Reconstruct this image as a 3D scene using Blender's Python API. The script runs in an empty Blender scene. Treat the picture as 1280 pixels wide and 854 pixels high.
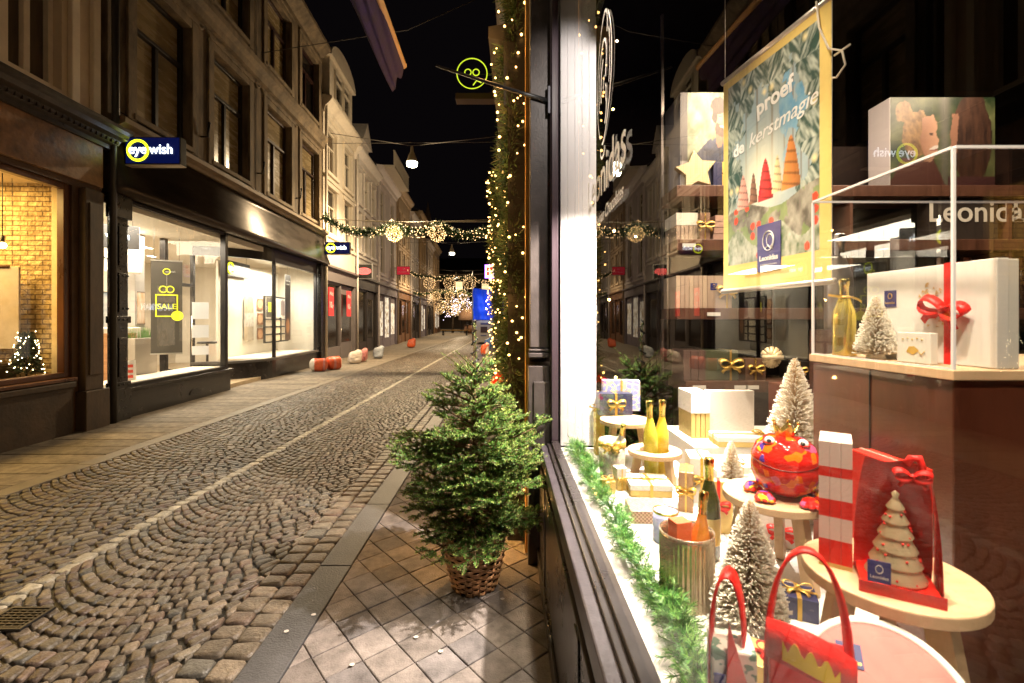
import bpy, math, random
from math import sin, cos, pi, radians as R
from mathutils import Vector, Matrix
random.seed(7)
F, HX, HY, CZ = 580.0, 640.0, 400.0, 1.6
scn = bpy.context.scene
COL = scn.collection

def gp(px, py, z=0.0):
    """point of the picture on a horizontal plane of height z"""
    Y = F * (CZ - z) / (py - HY)
    return Vector(((px - HX) * Y / F, Y, z))

def dp(px, py, Y):
    return Vector(((px - HX) * Y / F, Y, CZ - (py - HY) * Y / F))

# ---------------------------------------------------------------- materials
def nt(m):
    m.use_nodes = True
    t = m.node_tree
    return t, t.nodes, t.links, t.nodes['Principled BSDF']

MATS = {}
def mat(name, col, rough=.5, metal=0.0, var=0.0, vscale=6.0, bump=0.0, bscale=40.0, emit=None, estr=0.0,
        trans=0.0, spec=.5, alpha=1.0, coat=0.0, stretch=(1, 1, 1), sheen=0.0, sample=True, sss=0.0):
    if name in MATS: return MATS[name]
    m = bpy.data.materials.new(name); MATS[name] = m
    t, N, Lk, b = nt(m)
    b.inputs['Base Color'].default_value = (*col, 1)
    b.inputs['Roughness'].default_value = rough
    b.inputs['Metallic'].default_value = metal
    b.inputs['Specular IOR Level'].default_value = spec
    b.inputs['Coat Weight'].default_value = coat
    b.inputs['Transmission Weight'].default_value = trans
    b.inputs['Alpha'].default_value = alpha
    if var or bump:
        tc = N.new('ShaderNodeTexCoord'); mp = N.new('ShaderNodeMapping'); mp.inputs['Scale'].default_value = stretch
        Lk.new(tc.outputs['Object'], mp.inputs['Vector'])
    if var:
        n = N.new('ShaderNodeTexNoise'); n.inputs['Scale'].default_value = vscale; n.inputs['Detail'].default_value = 7
        n.inputs['Roughness'].default_value = .65
        Lk.new(mp.outputs['Vector'], n.inputs['Vector'])
        rp = N.new('ShaderNodeValToRGB')
        rp.color_ramp.elements[0].position = .3; rp.color_ramp.elements[1].position = .72
        rp.color_ramp.elements[0].color = (*[max(0, c * (1 - var)) for c in col], 1)
        rp.color_ramp.elements[1].color = (*[min(1, c * (1 + var)) for c in col], 1)
        Lk.new(n.outputs['Fac'], rp.inputs['Fac']); Lk.new(rp.outputs['Color'], b.inputs['Base Color'])
        mr = N.new('ShaderNodeMapRange'); mr.inputs['To Min'].default_value = max(.02, rough - .12); mr.inputs['To Max'].default_value = min(1, rough + .15)
        Lk.new(n.outputs['Fac'], mr.inputs['Value']); Lk.new(mr.outputs['Result'], b.inputs['Roughness'])
    if bump:
        n2 = N.new('ShaderNodeTexNoise'); n2.inputs['Scale'].default_value = bscale; n2.inputs['Detail'].default_value = 6
        Lk.new(mp.outputs['Vector'], n2.inputs['Vector'])
        bp = N.new('ShaderNodeBump'); bp.inputs['Strength'].default_value = bump; bp.inputs['Distance'].default_value = .01
        Lk.new(n2.outputs['Fac'], bp.inputs['Height']); Lk.new(bp.outputs['Normal'], b.inputs['Normal'])
    if emit is not None:
        b.inputs['Emission Color'].default_value = (*emit, 1); b.inputs['Emission Strength'].default_value = estr
        if not sample: m.cycles.emission_sampling = 'NONE'
    return m

def attr_mat(name, rough=.6, bump=.3, bscale=60, var=.25, spec=.4, coat=0.0, vscale=14, metal=0.0):
    if name in MATS: return MATS[name]
    m = bpy.data.materials.new(name); MATS[name] = m
    t, N, Lk, b = nt(m)
    a = N.new('ShaderNodeAttribute'); a.attribute_name = 'Col'
    tc = N.new('ShaderNodeTexCoord')
    n = N.new('ShaderNodeTexNoise'); n.inputs['Scale'].default_value = vscale; n.inputs['Detail'].default_value = 8; n.inputs['Roughness'].default_value = .7
    Lk.new(tc.outputs['Object'], n.inputs['Vector'])
    mr = N.new('ShaderNodeMapRange'); mr.inputs['From Min'].default_value = .3; mr.inputs['From Max'].default_value = .7
    mr.inputs['To Min'].default_value = 1 - var; mr.inputs['To Max'].default_value = 1 + var
    Lk.new(n.outputs['Fac'], mr.inputs['Value'])
    mx = N.new('ShaderNodeVectorMath'); mx.operation = 'SCALE'
    Lk.new(a.outputs['Color'], mx.inputs[0]); Lk.new(mr.outputs['Result'], mx.inputs['Scale'])
    Lk.new(mx.outputs['Vector'], b.inputs['Base Color'])
    b.inputs['Roughness'].default_value = rough; b.inputs['Specular IOR Level'].default_value = spec
    b.inputs['Coat Weight'].default_value = coat; b.inputs['Metallic'].default_value = metal
    if bump:
        n2 = N.new('ShaderNodeTexNoise'); n2.inputs['Scale'].default_value = bscale; n2.inputs['Detail'].default_value = 8
        Lk.new(tc.outputs['Object'], n2.inputs['Vector'])
        bp = N.new('ShaderNodeBump'); bp.inputs['Strength'].default_value = bump; bp.inputs['Distance'].default_value = .008
        Lk.new(n2.outputs['Fac'], bp.inputs['Height']); Lk.new(bp.outputs['Normal'], b.inputs['Normal'])
    return m

def glass_mat(name, ior=1.5, tint=(1, 1, 1), rough=0.0, gain=1.0):
    """thin clear pane: what passes straight through, plus a mirror by Fresnel"""
    if name in MATS: return MATS[name]
    m = bpy.data.materials.new(name); MATS[name] = m
    t, N, Lk, b = nt(m); N.remove(b)
    out = N['Material Output']
    tr = N.new('ShaderNodeBsdfTransparent'); tr.inputs['Color'].default_value = (*tint, 1)
    gl = N.new('ShaderNodeBsdfGlossy'); gl.inputs['Roughness'].default_value = rough
    fr = N.new('ShaderNodeFresnel'); fr.inputs['IOR'].default_value = ior
    ge = N.new('ShaderNodeNewGeometry')      # same reflection from both sides of the sheet
    mu = N.new('ShaderNodeMath'); mu.operation = 'MULTIPLY'; mu.inputs[1].default_value = gain; mu.use_clamp = True
    # ior must not flip on the back side: rebuild with a ratio
    mi = N.new('ShaderNodeMix'); mi.inputs['A'].default_value = ior; mi.inputs['B'].default_value = 1 / ior
    Lk.new(ge.outputs['Backfacing'], mi.inputs['Factor']); Lk.new(mi.outputs['Result'], fr.inputs['IOR'])
    mx = N.new('ShaderNodeMixShader')
    Lk.new(fr.outputs['Fac'], mu.inputs[0]); Lk.new(mu.outputs['Value'], mx.inputs['Fac'])
    Lk.new(tr.outputs['BSDF'], mx.inputs[1]); Lk.new(gl.outputs['BSDF'], mx.inputs[2])
    Lk.new(mx.outputs['Shader'], out.inputs['Surface'])
    return m

# ---------------------------------------------------------------- mesh building
_ico = None
def ico_data():
    t = (1 + 5 ** .5) / 2
    v = [(-1, t, 0), (1, t, 0), (-1, -t, 0), (1, -t, 0), (0, -1, t), (0, 1, t), (0, -1, -t), (0, 1, -t), (t, 0, -1), (t, 0, 1), (-t, 0, -1), (-t, 0, 1)]
    l = (1 + t * t) ** .5
    v = [(a / l, b / l, c / l) for a, b, c in v]
    f = [(0, 11, 5), (0, 5, 1), (0, 1, 7), (0, 7, 10), (0, 10, 11), (1, 5, 9), (5, 11, 4), (11, 10, 2), (10, 7, 6), (7, 1, 8), (3, 9, 4), (3, 4, 2), (3, 2, 6), (3, 6, 8), (3, 8, 9), (4, 9, 5), (2, 4, 11), (6, 2, 10), (8, 6, 7), (9, 8, 1)]
    return v, f
ICO = ico_data()

class MB:
    def __init__(s): s.v = []; s.f = []; s.m = []; s.s = []; s.c = None
    def add(s, vs, fs, m=0, smooth=False, col=None):
        o = len(s.v); s.v.extend([tuple(p) for p in vs])
        for f in fs: s.f.append(tuple(i + o for i in f)); s.m.append(m); s.s.append(smooth)
        if col is not None:
            if s.c is None: s.c = [(.5, .5, .5)] * o
            s.c.extend([col] * len(vs))
        elif s.c is not None: s.c.extend([(.5, .5, .5)] * len(vs))
        return s
    def box(s, x0, x1, y0, y1, z0, z1, m=0, col=None):
        vs = [(x, y, z) for z in (z0, z1) for y in (y0, y1) for x in (x0, x1)]
        return s.add(vs, [(0, 2, 3, 1), (4, 5, 7, 6), (0, 1, 5, 4), (2, 6, 7, 3), (0, 4, 6, 2), (1, 3, 7, 5)], m, False, col)
    def cbox(s, c, d, rz=0, m=0, col=None, M=None):
        """box of size d centred on c, turned by rz"""
        mt = Matrix.Translation(Vector(c)) @ (M if M is not None else Matrix.Rotation(rz, 4, 'Z'))
        vs = [mt @ Vector((x * d[0] / 2, y * d[1] / 2, z * d[2] / 2)) for z in (-1, 1) for y in (-1, 1) for x in (-1, 1)]
        return s.add(vs, [(0, 2, 3, 1), (4, 5, 7, 6), (0, 1, 5, 4), (2, 6, 7, 3), (0, 4, 6, 2), (1, 3, 7, 5)], m, False, col)
    def quad(s, a, b, c, d, m=0, col=None): return s.add([a, b, c, d], [(0, 1, 2, 3)], m, False, col)
    def poly(s, pts, m=0, col=None): return s.add(pts, [tuple(range(len(pts)))], m, False, col)
    def prism(s, pts, axis, d0, d1, m=0, col=None):
        """pts 2D outline (ccw) in the two other axes, run out from d0 to d1 along the axis"""
        def P(p, d):
            return {'x': (d, p[0], p[1]), 'y': (p[0], d, p[1]), 'z': (p[0], p[1], d)}[axis]
        n = len(pts); vs = [P(p, d0) for p in pts] + [P(p, d1) for p in pts]
        fs = [tuple(range(n))[::-1], tuple(range(n, 2 * n))] + [(i, (i + 1) % n, n + (i + 1) % n, n + i) for i in range(n)]
        return s.add(vs, fs, m, False, col)
    def tube(s, pts, r, n=8, m=0, caps=True, smooth=True, col=None, close=False):
        pts = [Vector(p) for p in pts]; k = len(pts)
        rs = r if isinstance(r, (list, tuple)) else [r] * k
        vs = []; up = None
        for i, p in enumerate(pts):
            if close: d = pts[(i + 1) % k] - pts[i - 1]
            else: d = pts[min(i + 1, k - 1)] - pts[max(i - 1, 0)]
            if d.length < 1e-9: d = Vector((0, 0, 1))
            d.normalize()
            if up is None:
                up = d.orthogonal().normalized()
            else:
                up = (up - d * up.dot(d))
                up = up.normalized() if up.length > 1e-6 else d.orthogonal().normalized()
            q = d.cross(up)
            for j in range(n):
                a = 2 * pi * j / n
                vs.append(p + (up * cos(a) + q * sin(a)) * rs[i])
        fs = []
        for i in range(k if close else k - 1):
            for j in range(n):
                i2 = (i + 1) % k
                fs.append((i * n + j, i * n + (j + 1) % n, i2 * n + (j + 1) % n, i2 * n + j))
        if caps and not close:
            fs.append(tuple(range(n))[::-1]); fs.append(tuple(range((k - 1) * n, k * n)))
        return s.add(vs, fs, m, smooth, col)
    def lathe(s, prof, n=32, c=(0, 0, 0), m=0, smooth=True, M=None, col=None, a0=0, a1=2 * pi):
        vs = []; k = len(prof); full = abs(a1 - a0 - 2 * pi) < 1e-6
        nn = n if full else n + 1
        c = Vector(c)
        for r, z in prof:
            for j in range(nn):
                a = a0 + (a1 - a0) * j / n
                p = Vector((r * cos(a), r * sin(a), z))
                if M is not None: p = M @ p
                vs.append(p + c)
        fs = []
        for i in range(k - 1):
            for j in range(n):
                j2 = (j + 1) % nn if full else j + 1
                fs.append((i * nn + j, i * nn + j2, (i + 1) * nn + j2, (i + 1) * nn + j))
        return s.add(vs, fs, m, smooth, col)
    def ico(s, c, r, m=0, col=None, smooth=True, sc=(1, 1, 1)):
        return s.add([(c[0] + x * r * sc[0], c[1] + y * r * sc[1], c[2] + z * r * sc[2]) for x, y, z in ICO[0]], ICO[1], m, smooth, col)
    def octa(s, c, r, m=0, col=None):
        x, y, z = c
        return s.add([(x + r, y, z), (x - r, y, z), (x, y + r, z), (x, y - r, z), (x, y, z + r), (x, y, z - r)],
                     [(0, 2, 4), (2, 1, 4), (1, 3, 4), (3, 0, 4), (2, 0, 5), (1, 2, 5), (3, 1, 5), (0, 3, 5)], m, True, col)
    def sphere(s, c, r, n=20, k=12, m=0, sc=(1, 1, 1), col=None, M=None):
        vs = []; fs = []
        c = Vector(c)
        for i in range(k + 1):
            t = pi * i / k
            for j in range(n):
                a = 2 * pi * j / n
                p = Vector((sin(t) * cos(a) * r * sc[0], sin(t) * sin(a) * r * sc[1], cos(t) * r * sc[2]))
                if M is not None: p = M @ p
                vs.append(p + c)
        for i in range(k):
            for j in range(n):
                fs.append((i * n + j, (i + 1) * n + j, (i + 1) * n + (j + 1) % n, i * n + (j + 1) % n))
        return s.add(vs, fs, m, True, col)
    def strip(s, pts, wv, m=0, smooth=True, col=None, th=0.0):
        """ribbon along pts, wv: half width vector"""
        vs = []; fs = []
        for i, p in enumerate(pts):
            p = Vector(p); w = Vector(wv[i] if isinstance(wv, list) else wv)
            vs += [p - w, p + w]
        for i in range(len(pts) - 1): fs.append((2 * i, 2 * i + 1, 2 * i + 3, 2 * i + 2))
        return s.add(vs, fs, m, smooth, col)
    def build(s, name, mats, parent=None, bevel=0, seg=2, loc=None, rot=None, solid=0, kind=None, autosmooth=False):
        me = bpy.data.meshes.new(name)
        me.from_pydata(s.v, [], s.f)
        if not isinstance(mats, (list, tuple)): mats = [mats]
        for q in mats: me.materials.append(q)
        me.polygons.foreach_set('material_index', s.m)
        me.polygons.foreach_set('use_smooth', s.s)
        if s.c is not None:
            at = me.color_attributes.new('Col', 'FLOAT_COLOR', 'POINT')
            fl = []
            for c in s.c: fl += [c[0], c[1], c[2], 1.0]
            at.data.foreach_set('color', fl)
        me.update()
        o = bpy.data.objects.new(name, me); COL.objects.link(o)
        if parent is not None: o.parent = parent
        if loc is not None: o.location = loc
        if rot is not None: o.rotation_euler = rot
        if solid:
            md = o.modifiers.new('solid', 'SOLIDIFY'); md.thickness = solid; md.offset = 0
        if bevel:
            md = o.modifiers.new('bevel', 'BEVEL'); md.width = bevel; md.segments = seg; md.limit_method = 'ANGLE'; md.angle_limit = R(40)
        if kind: o['kind'] = kind
        return o

def tag(o, label=None, cat=None, group=None, kind=None):
    if label: o['label'] = label
    if cat: o['category'] = cat
    if group: o['group'] = group
    if kind: o['kind'] = kind
    return o

def empty(name, label, cat, loc=(0, 0, 0), rz=0, group=None):
    o = bpy.data.objects.new(name, None); COL.objects.link(o)
    o.location = loc; o.rotation_euler = (0, 0, rz); o.empty_display_size = .1
    return tag(o, label, cat, group)

def copy_tree(o, parent=None):
    c = o.copy(); COL.objects.link(c)
    if parent is not None: c.parent = parent
    for ch in list(o.children): copy_tree(ch, c)
    return c

def text(name, body, size, m, parent=None, loc=(0, 0, 0), rot=(0, 0, 0), ext=.002, bold=0.0, align='CENTER', shear=0, spacing=1.0, label=None, sx=1.0):
    cu = bpy.data.curves.new(name, 'FONT'); cu.body = body; cu.size = size; cu.extrude = ext; cu.offset = bold * size
    cu.align_x = align; cu.align_y = 'CENTER'; cu.shear = shear; cu.space_character = spacing; cu.resolution_u = 4
    tmp = bpy.data.objects.new('tmp_text', cu); COL.objects.link(tmp)
    dg = bpy.context.evaluated_depsgraph_get()
    me = bpy.data.meshes.new_from_object(tmp.evaluated_get(dg))
    bpy.data.objects.remove(tmp); bpy.data.curves.remove(cu)
    me.name = name; me.materials.clear(); me.materials.append(m)
    for p in me.polygons: p.material_index = 0
    if sx != 1.0:
        for v in me.vertices: v.co.x *= sx
    o = bpy.data.objects.new(name, me); COL.objects.link(o)
    o.location = loc; o.rotation_euler = rot
    if parent is not None: o.parent = parent
    return o

def light(kind, loc, power, col=(1, .8, .55), size=.1, rot=None, parent=None, spot=None, shape=None, sy=None, blend=.6):
    d = bpy.data.lights.new('light', kind); d.energy = power; d.color = col
    if kind == 'AREA':
        d.size = size
        if sy: d.shape = 'RECTANGLE'; d.size_y = sy
    else: d.shadow_soft_size = size
    if kind == 'SPOT': d.spot_size = R(spot); d.spot_blend = blend
    o = bpy.data.objects.new('light', d); COL.objects.link(o); o.location = loc
    if rot is not None: o.rotation_euler = rot
    if parent is not None: o.parent = parent
    return o

def aim(o, target):
    d = Vector(target) - o.location
    o.rotation_euler = d.to_track_quat('-Z', 'Y').to_euler()

def art(name, w, h, nx, ny, fn, parent=None, m=None, loc=(0, 0, 0), rot=(0, 0, 0), th=.004):
    """printed picture: a thin board whose front (-y side) carries colours worked out by fn(u, v)"""
    b = MB()
    for j in range(ny + 1):
        for i in range(nx + 1):
            u, v = i / nx, j / ny
            b.add([((u - .5) * w, -th / 2, v * h)], [], col=tuple(fn(u, v)))
    W = nx + 1
    for j in range(ny):
        for i in range(nx):
            b.f.append((j * W + i, j * W + i + 1, (j + 1) * W + i + 1, (j + 1) * W + i)); b.m.append(0); b.s.append(False)
    b.box(-w / 2, w / 2, -th / 2 + .001, th / 2, 0, h, 1, (.6, .6, .6))
    return b.build(name, [m or attr_mat('print', rough=.35, bump=0, var=.03), WHITE], parent, loc=loc, rot=rot)

def hsh(a, b=0, c=0):
    x = sin(a * 127.1 + b * 311.7 + c * 74.7) * 43758.5453
    return x - math.floor(x)
def vnoise(x, y):
    xi, yi = math.floor(x), math.floor(y); fx, fy = x - xi, y - yi
    fx = fx * fx * (3 - 2 * fx); fy = fy * fy * (3 - 2 * fy)
    a, b, c, d = hsh(xi, yi), hsh(xi + 1, yi), hsh(xi, yi + 1), hsh(xi + 1, yi + 1)
    return a + (b - a) * fx + (c - a) * fy + (a - b - c + d) * fx * fy
def fbm(x, y, o=4):
    s = 0; a = .5
    for i in range(o): s += a * vnoise(x, y); x *= 2.1; y *= 2.1; a *= .5
    return s
def mixc(a, b, t):
    t = max(0, min(1, t)); return tuple(x + (y - x) * t for x, y in zip(a, b))

def flat_line(b, pts, w, y=0.0, m=0, close=False):
    """flat painted line of width w in the xz plane"""
    P = [Vector((p[0], p[1])) for p in pts]; n = len(P); vs = []
    for i in range(n):
        if close: d = P[(i + 1) % n] - P[i - 1]
        else: d = P[min(i + 1, n - 1)] - P[max(i - 1, 0)]
        d.normalize(); q = Vector((-d.y, d.x)) * w / 2
        vs += [(P[i].x - q.x, y, P[i].y - q.y), (P[i].x + q.x, y, P[i].y + q.y)]
    k = n if close else n - 1
    b.add(vs, [(2 * i, (2 * i + 2) % (2 * n), (2 * i + 3) % (2 * n), 2 * i + 1) for i in range(k)], m)

def smooth2(pts, close=True, it=3):
    for _ in range(it):
        q = []; n = len(pts)
        for i in range(n if close else n - 1):
            a, c = pts[i], pts[(i + 1) % n]
            q += [(a[0] * .75 + c[0] * .25, a[1] * .75 + c[1] * .25), (a[0] * .25 + c[0] * .75, a[1] * .25 + c[1] * .75)]
        pts = q
    return pts

WHITE = mat('white_paint', (.78, .77, .74), .5, var=.04)
BLACKM = mat('black_metal', (.012, .012, .013), .35, var=.2, vscale=20, bump=.05)
# ---------------------------------------------------------------- camera, world, render settings
cd = bpy.data.cameras.new('camera'); cam = bpy.data.objects.new('camera', cd); COL.objects.link(cam)
cam.location = (0, 0, CZ); cam.rotation_euler = (R(90), 0, 0)
cd.sensor_width = 36; cd.lens = F / 1280 * 36; cd.shift_y = -(427 - HY) / 1280; cd.clip_end = 2000; cd.clip_start = .02
cd.dof.use_dof = True; cd.dof.focus_distance = 4.0; cd.dof.aperture_fstop = 4.5
scn.camera = cam
w = bpy.data.worlds.new('World'); scn.world = w; w.use_nodes = True
bg = w.node_tree.nodes['Background']; bg.inputs['Color'].default_value = (.012, .009, .011, 1); bg.inputs['Strength'].default_value = .10
scn.view_settings.view_transform = 'Standard'; scn.view_settings.look = 'None'; scn.view_settings.gamma = 1
scn.view_settings.exposure = EXPOSURE = 0.95
cy = scn.cycles
cy.use_denoising = True; cy.max_bounces = 10; cy.diffuse_bounces = 4; cy.glossy_bounces = 5; cy.transmission_bounces = 6
cy.transparent_max_bounces = 16; cy.sample_clamp_indirect = 3.0; cy.sample_clamp_direct = 60; cy.caustics_reflective = False; cy.caustics_refractive = False
try: cy.use_light_tree = True
except Exception: pass

# ---------------------------------------------------------------- ground, road, pavements
LX = lambda Y: -5.80 - .06 * Y           # left building line
RX = lambda Y: .197 - .012 * Y           # right building line
KL = lambda Y: -4.55 - .008 * Y          # road edge, left
KR = lambda Y: -1.20 - .014 * Y          # road edge, right
CLN = lambda Y: -2.86 - .004 * Y         # middle row of light stones

def street():
    g = MB(); g.quad((-300, -200, -.06), (300, -200, -.06), (300, 500, -.06), (-300, 500, -.06))
    g.build('ground', mat('earth', (.04, .035, .03), .95, var=.3, vscale=.6, bump=.3, bscale=5), kind='structure')
    b = MB()
    b.quad((KL(-3) - .02, -3, -.014), (KR(-3) + .02, -3, -.014), (KR(80) + .02, 80, -.014), (KL(80) - .02, 80, -.014), col=(.006, .005, .004))
    stone = attr_mat('sett_stone', rough=.38, bump=.9, bscale=75, var=.55, spec=.55, vscale=16)
    rnd = random.Random(3)
    def sett(q, base, z=0.0, dome=.008, ins=.016):
        """one worn stone from its four corners"""
        c = sum((Vector(p) for p in q), Vector()) / 4
        tz = [rnd.uniform(-.003, .003) for _ in range(4)]
        o = [Vector(p) for p in q]
        def ring(t, h):
            # cut corners so the outline is worn, not square
            r = []
            for k in range(4):
                a, p_, n_ = o[k], o[k - 1], o[(k + 1) % 4]
                cc = .11
                for e in (p_, n_):
                    pt = a + (e - a) * cc
                    pt = pt + (c - pt) * t
                    r.append(Vector((pt.x, pt.y, z + h + tz[k])))
            return r
        r0 = ring(0, -.02); r1 = ring(.02, -.004); r2 = ring(.11, .0035); r3 = ring(.36, .004 + dome * .22)
        vs = r0 + r1 + r2 + r3 + [Vector((c.x, c.y, z + .004 + dome * .30))]
        fs = []
        for L in range(3):
            for k in range(8): fs.append((L * 8 + k, L * 8 + (k + 1) % 8, (L + 1) * 8 + (k + 1) % 8, (L + 1) * 8 + k))
        for k in range(8): fs.append((24 + k, 24 + (k + 1) % 8, 32))
        b.add(vs, fs, 0, True, base)
    def tone():
        t = rnd.random()
        k = rnd.uniform(.50, 1.25)
        if t < .6: c = (.125, .098, .070)
        elif t < .8: c = (.115, .080, .060)
        elif t < .90: c = (.095, .088, .074)
        else: c = (.165, .140, .105)
        return tuple(x * k for x in c)
    Y0, Y1 = 1.5, 62.0
    for lane in (0, 1):
        p = .091
        k = -8
        while True:
            t0 = Y0 + k * p
            if t0 > Y1: break
            s = rnd.uniform(-.1, 0)
            big = 1.0 if t0 < 26 else 1.6
            def P(s_, kk, jit=0):
                u = max(-.02, min(1.02, s_))
                xx = (u - .5) * 1.55; y = Y0 + kk * p + 1.02 - math.sqrt(1.02 ** 2 - xx * xx) + .012 * sin(kk * .7 + lane * 2)
                if lane == 0: xl, xr = KL(y) + .01, CLN(y) - .06
                else: xl, xr = CLN(y) + .06, KR(y) - .315
                return Vector((xl + (xr - xl) * u, y, 0))
            wl = 1.6
            while s < 1.1:
                ln = rnd.uniform(.068, .122) * big / wl
                s1 = s + ln
                a = s
                if s1 - a > .025:
                    # course joints wander a little, each stone its own size
                    g1 = .007; e = .0085 / wl
                    j = lambda: rnd.uniform(-.0095, .0095)
                    sh = lambda v: v - p * ((v - .5) * 1.55 / 1.02) * math.sqrt(max(.1, 1 - ((v - .5) * 1.55 / 1.02) ** 2)) / wl
                    q = [P(a + e, k), P(s1 - e, k), P(sh(s1) - e, k + 1), P(sh(a) + e, k + 1)]
                    if (q[1] - q[0]).length < .035 and (q[2] - q[3]).length < .035:
                        s = s1; continue
                    for n_, pt in enumerate(q):
                        pt.y += (g1 if n_ < 2 else -g1) + j() * .9; pt.x += j() * .7
                        pt.x += .02 * sin(pt.y * 23 + pt.x * 9) * .35
                    if q[0].y > 1.2 and q[0].y < Y1: sett(q, tone())
                s = s1
            k += 1
    # two straight courses along the right kerb
    for row in (0, 1):
        y = 1.4 + row * .08
        while y < Y1:
            ln = rnd.uniform(.10, .155)
            x1 = KR(y) - .008 - row * .150; x0 = x1 - .139
            q = [Vector((x0, y + .008, 0)), Vector((x1, y + .006, 0)), Vector((x1, y + ln - .008, 0)), Vector((x0, y + ln - .006, 0))]
            for pt in q: pt.x += rnd.uniform(-.005, .005); pt.y += rnd.uniform(-.008, .008)
            sett(q, tuple(c * 1.12 for c in tone()), 0)
            y += ln
    # middle row of pale stones
    y = 1.4
    while y < Y1:
        ln = rnd.uniform(.09, .15)
        xc = CLN(y) + rnd.uniform(-.012, .012)
        q = [Vector((xc - .05, y + .006, 0)), Vector((xc + .05, y + .006, 0)), Vector((xc + .05, y + ln - .006, 0)), Vector((xc - .05, y + ln - .006, 0))]
        for pt in q: pt.x += rnd.uniform(-.006, .006); pt.y += rnd.uniform(-.008, .008)
        kk = rnd.uniform(.75, 1.3)
        sett(q, (.36 * kk, .33 * kk, .26 * kk), 0)
        y += ln
    # patches: a repaired strip and dark stains, as tone changes in the stones themselves
    for i, v in enumerate(b.v):
        n1 = fbm(v[0] * .55 + 3, v[1] * .4 + 1, 3); b.c[i] = tuple(q * (.62 + .78 * n1) for q in b.c[i])
    b.build('road', stone, kind='structure')
    far = MB(); far.quad((KL(62), 62, -.002), (KR(62), 62, -.002), (KR(130), 130, -.002), (KL(130), 130, -.002))
    far.build('road', mat('far_setts', (.16, .125, .08), .6, var=.35, vscale=7, bump=.6, bscale=12), kind='structure')
    # kerbs
    km = mat('kerb_stone', (.065, .064, .068), .45, var=.5, vscale=4, bump=.4, bscale=90)
    km2 = mat('kerb_stone_pale', (.17, .145, .11), .55, var=.3, vscale=5, bump=.2, bscale=60)
    for nm, f0, wd, mm in (('kerb_right', KR, .2, km), ('kerb_left', KL, -.2, km2)):
        b = MB(); y = -3; rr = random.Random(9)
        while y < 70:
            y2 = y + (1.0 if nm == 'kerb_right' else .9)
            xa, xb = sorted((f0(y), f0(y) + wd)); xc, xd = sorted((f0(y2), f0(y2) + wd))
            z = .012 + rr.uniform(-.001, .001)
            b.add([(xa, y + .002, -.05), (xb, y + .002, -.05), (xd, y2 - .002, -.05), (xc, y2 - .002, -.05),
                   (xa, y + .002, z), (xb, y + .002, z), (xd, y2 - .002, z), (xc, y2 - .002, z)],
                  [(4, 5, 6, 7), (0, 1, 5, 4), (1, 2, 6, 5), (2, 3, 7, 6), (3, 0, 4, 7)])
            y = y2
        b.build(nm, mm, bevel=.006, kind='structure')
    # right pavement: square slabs laid on the diagonal
    def clip(poly, ax, lim, keep_less):
        out = []
        n = len(poly)
        for i in range(n):
            a, c = poly[i], poly[(i + 1) % n]
            da = (a[0] - lim(a[1])) * (1 if keep_less else -1); dc = (c[0] - lim(c[1])) * (1 if keep_less else -1)
            if da <= 0: out.append(a)
            if (da < 0 < dc) or (dc < 0 < da):
                t = da / (da - dc); out.append((a[0] + (c[0] - a[0]) * t, a[1] + (c[1] - a[1]) * t))
        return out
    b = MB()
    b.quad((KR(-3) + .19, -3, -.006), (RX(-3) + .3, -3, -.006), (RX(60) + .3, 60, -.006), (KR(60) + .19, 60, -.006), col=(.022, .019, .012))
    rr = random.Random(12)
    S = .176; ang = R(41)
    ca, sa = cos(ang), sin(ang)
    for i in range(-60, 190):
        for j in range(-190, 260):
            cx = (i * ca - j * sa) * S - .28; cyy = (i * sa + j * ca) * S + 1.02
            if cyy < .9 or cyy > 24 or cx < -2.2 or cx > .9: continue
            h = S / 2 - .0026
            tz = rr.uniform(-.0016, .0016); k = rr.uniform(.78, 1.2)
            if (i + j * 7) % 5 == 0: k *= .85
            base = (.225 * k, .195 * k, .180 * k) if rr.random() > .3 else (.18 * k, .163 * k, .162 * k)
            tx, ty = rr.uniform(-.02, .02), rr.uniform(-.02, .02)
            sq = [(cx + (u * ca - v_ * sa) * h, cyy + (u * sa + v_ * ca) * h) for u, v_ in ((-1, -1), (1, -1), (1, 1), (-1, 1))]
            lo = lambda Y: KR(Y) + .206; hi = lambda Y: RX(Y) + .25
            sq = clip(clip(sq, 0, lo, False), 0, hi, True)
            if len(sq) < 3: continue
            mx = sum(p[0] for p in sq) / len(sq); my = sum(p[1] for p in sq) / len(sq)
            n = len(sq)
            zf = lambda p: .008 + tz + (p[0] - cx) * tx + (p[1] - cyy) * ty
            vs = [(p[0], p[1], -.012) for p in sq] + [(p[0], p[1], zf(p) - .003) for p in sq] + \
                 [(p[0] + (mx - p[0]) * .035, p[1] + (my - p[1]) * .035, zf(p)) for p in sq]
            fs = [(q, (q + 1) % n, n + (q + 1) % n, n + q) for q in range(n)] + [(n + q, n + (q + 1) % n, 2 * n + (q + 1) % n, 2 * n + q) for q in range(n)]
            fs.append(tuple(range(2 * n, 3 * n)))
            b.add(vs, fs, 0, False, base)
    b.build('pavement_right', attr_mat('slab_stone', rough=.72, bump=.6, bscale=110, var=.5, spec=.25, vscale=7), kind='structure')
    far = MB(); far.quad((KR(24) + .2, 24, .002), (RX(24) + .3, 24, .002), (RX(62) + .3, 62, .002), (KR(62) + .2, 62, .002))
    far.build('pavement_right', mat('far_slabs', (.16, .13, .1), .6, var=.3, vscale=4, bump=.3, bscale=20), kind='structure')
    # left pavement: long slabs across
    b = MB(); rr = random.Random(5)
    b.quad((LX(-3) - .3, -3, -.02), (KL(-3) - .19, -3, -.02), (KL(70) - .19, 70, -.02), (LX(70) - .3, 70, -.02), col=(.008, .006, .004))
    y = 1.0
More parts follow.
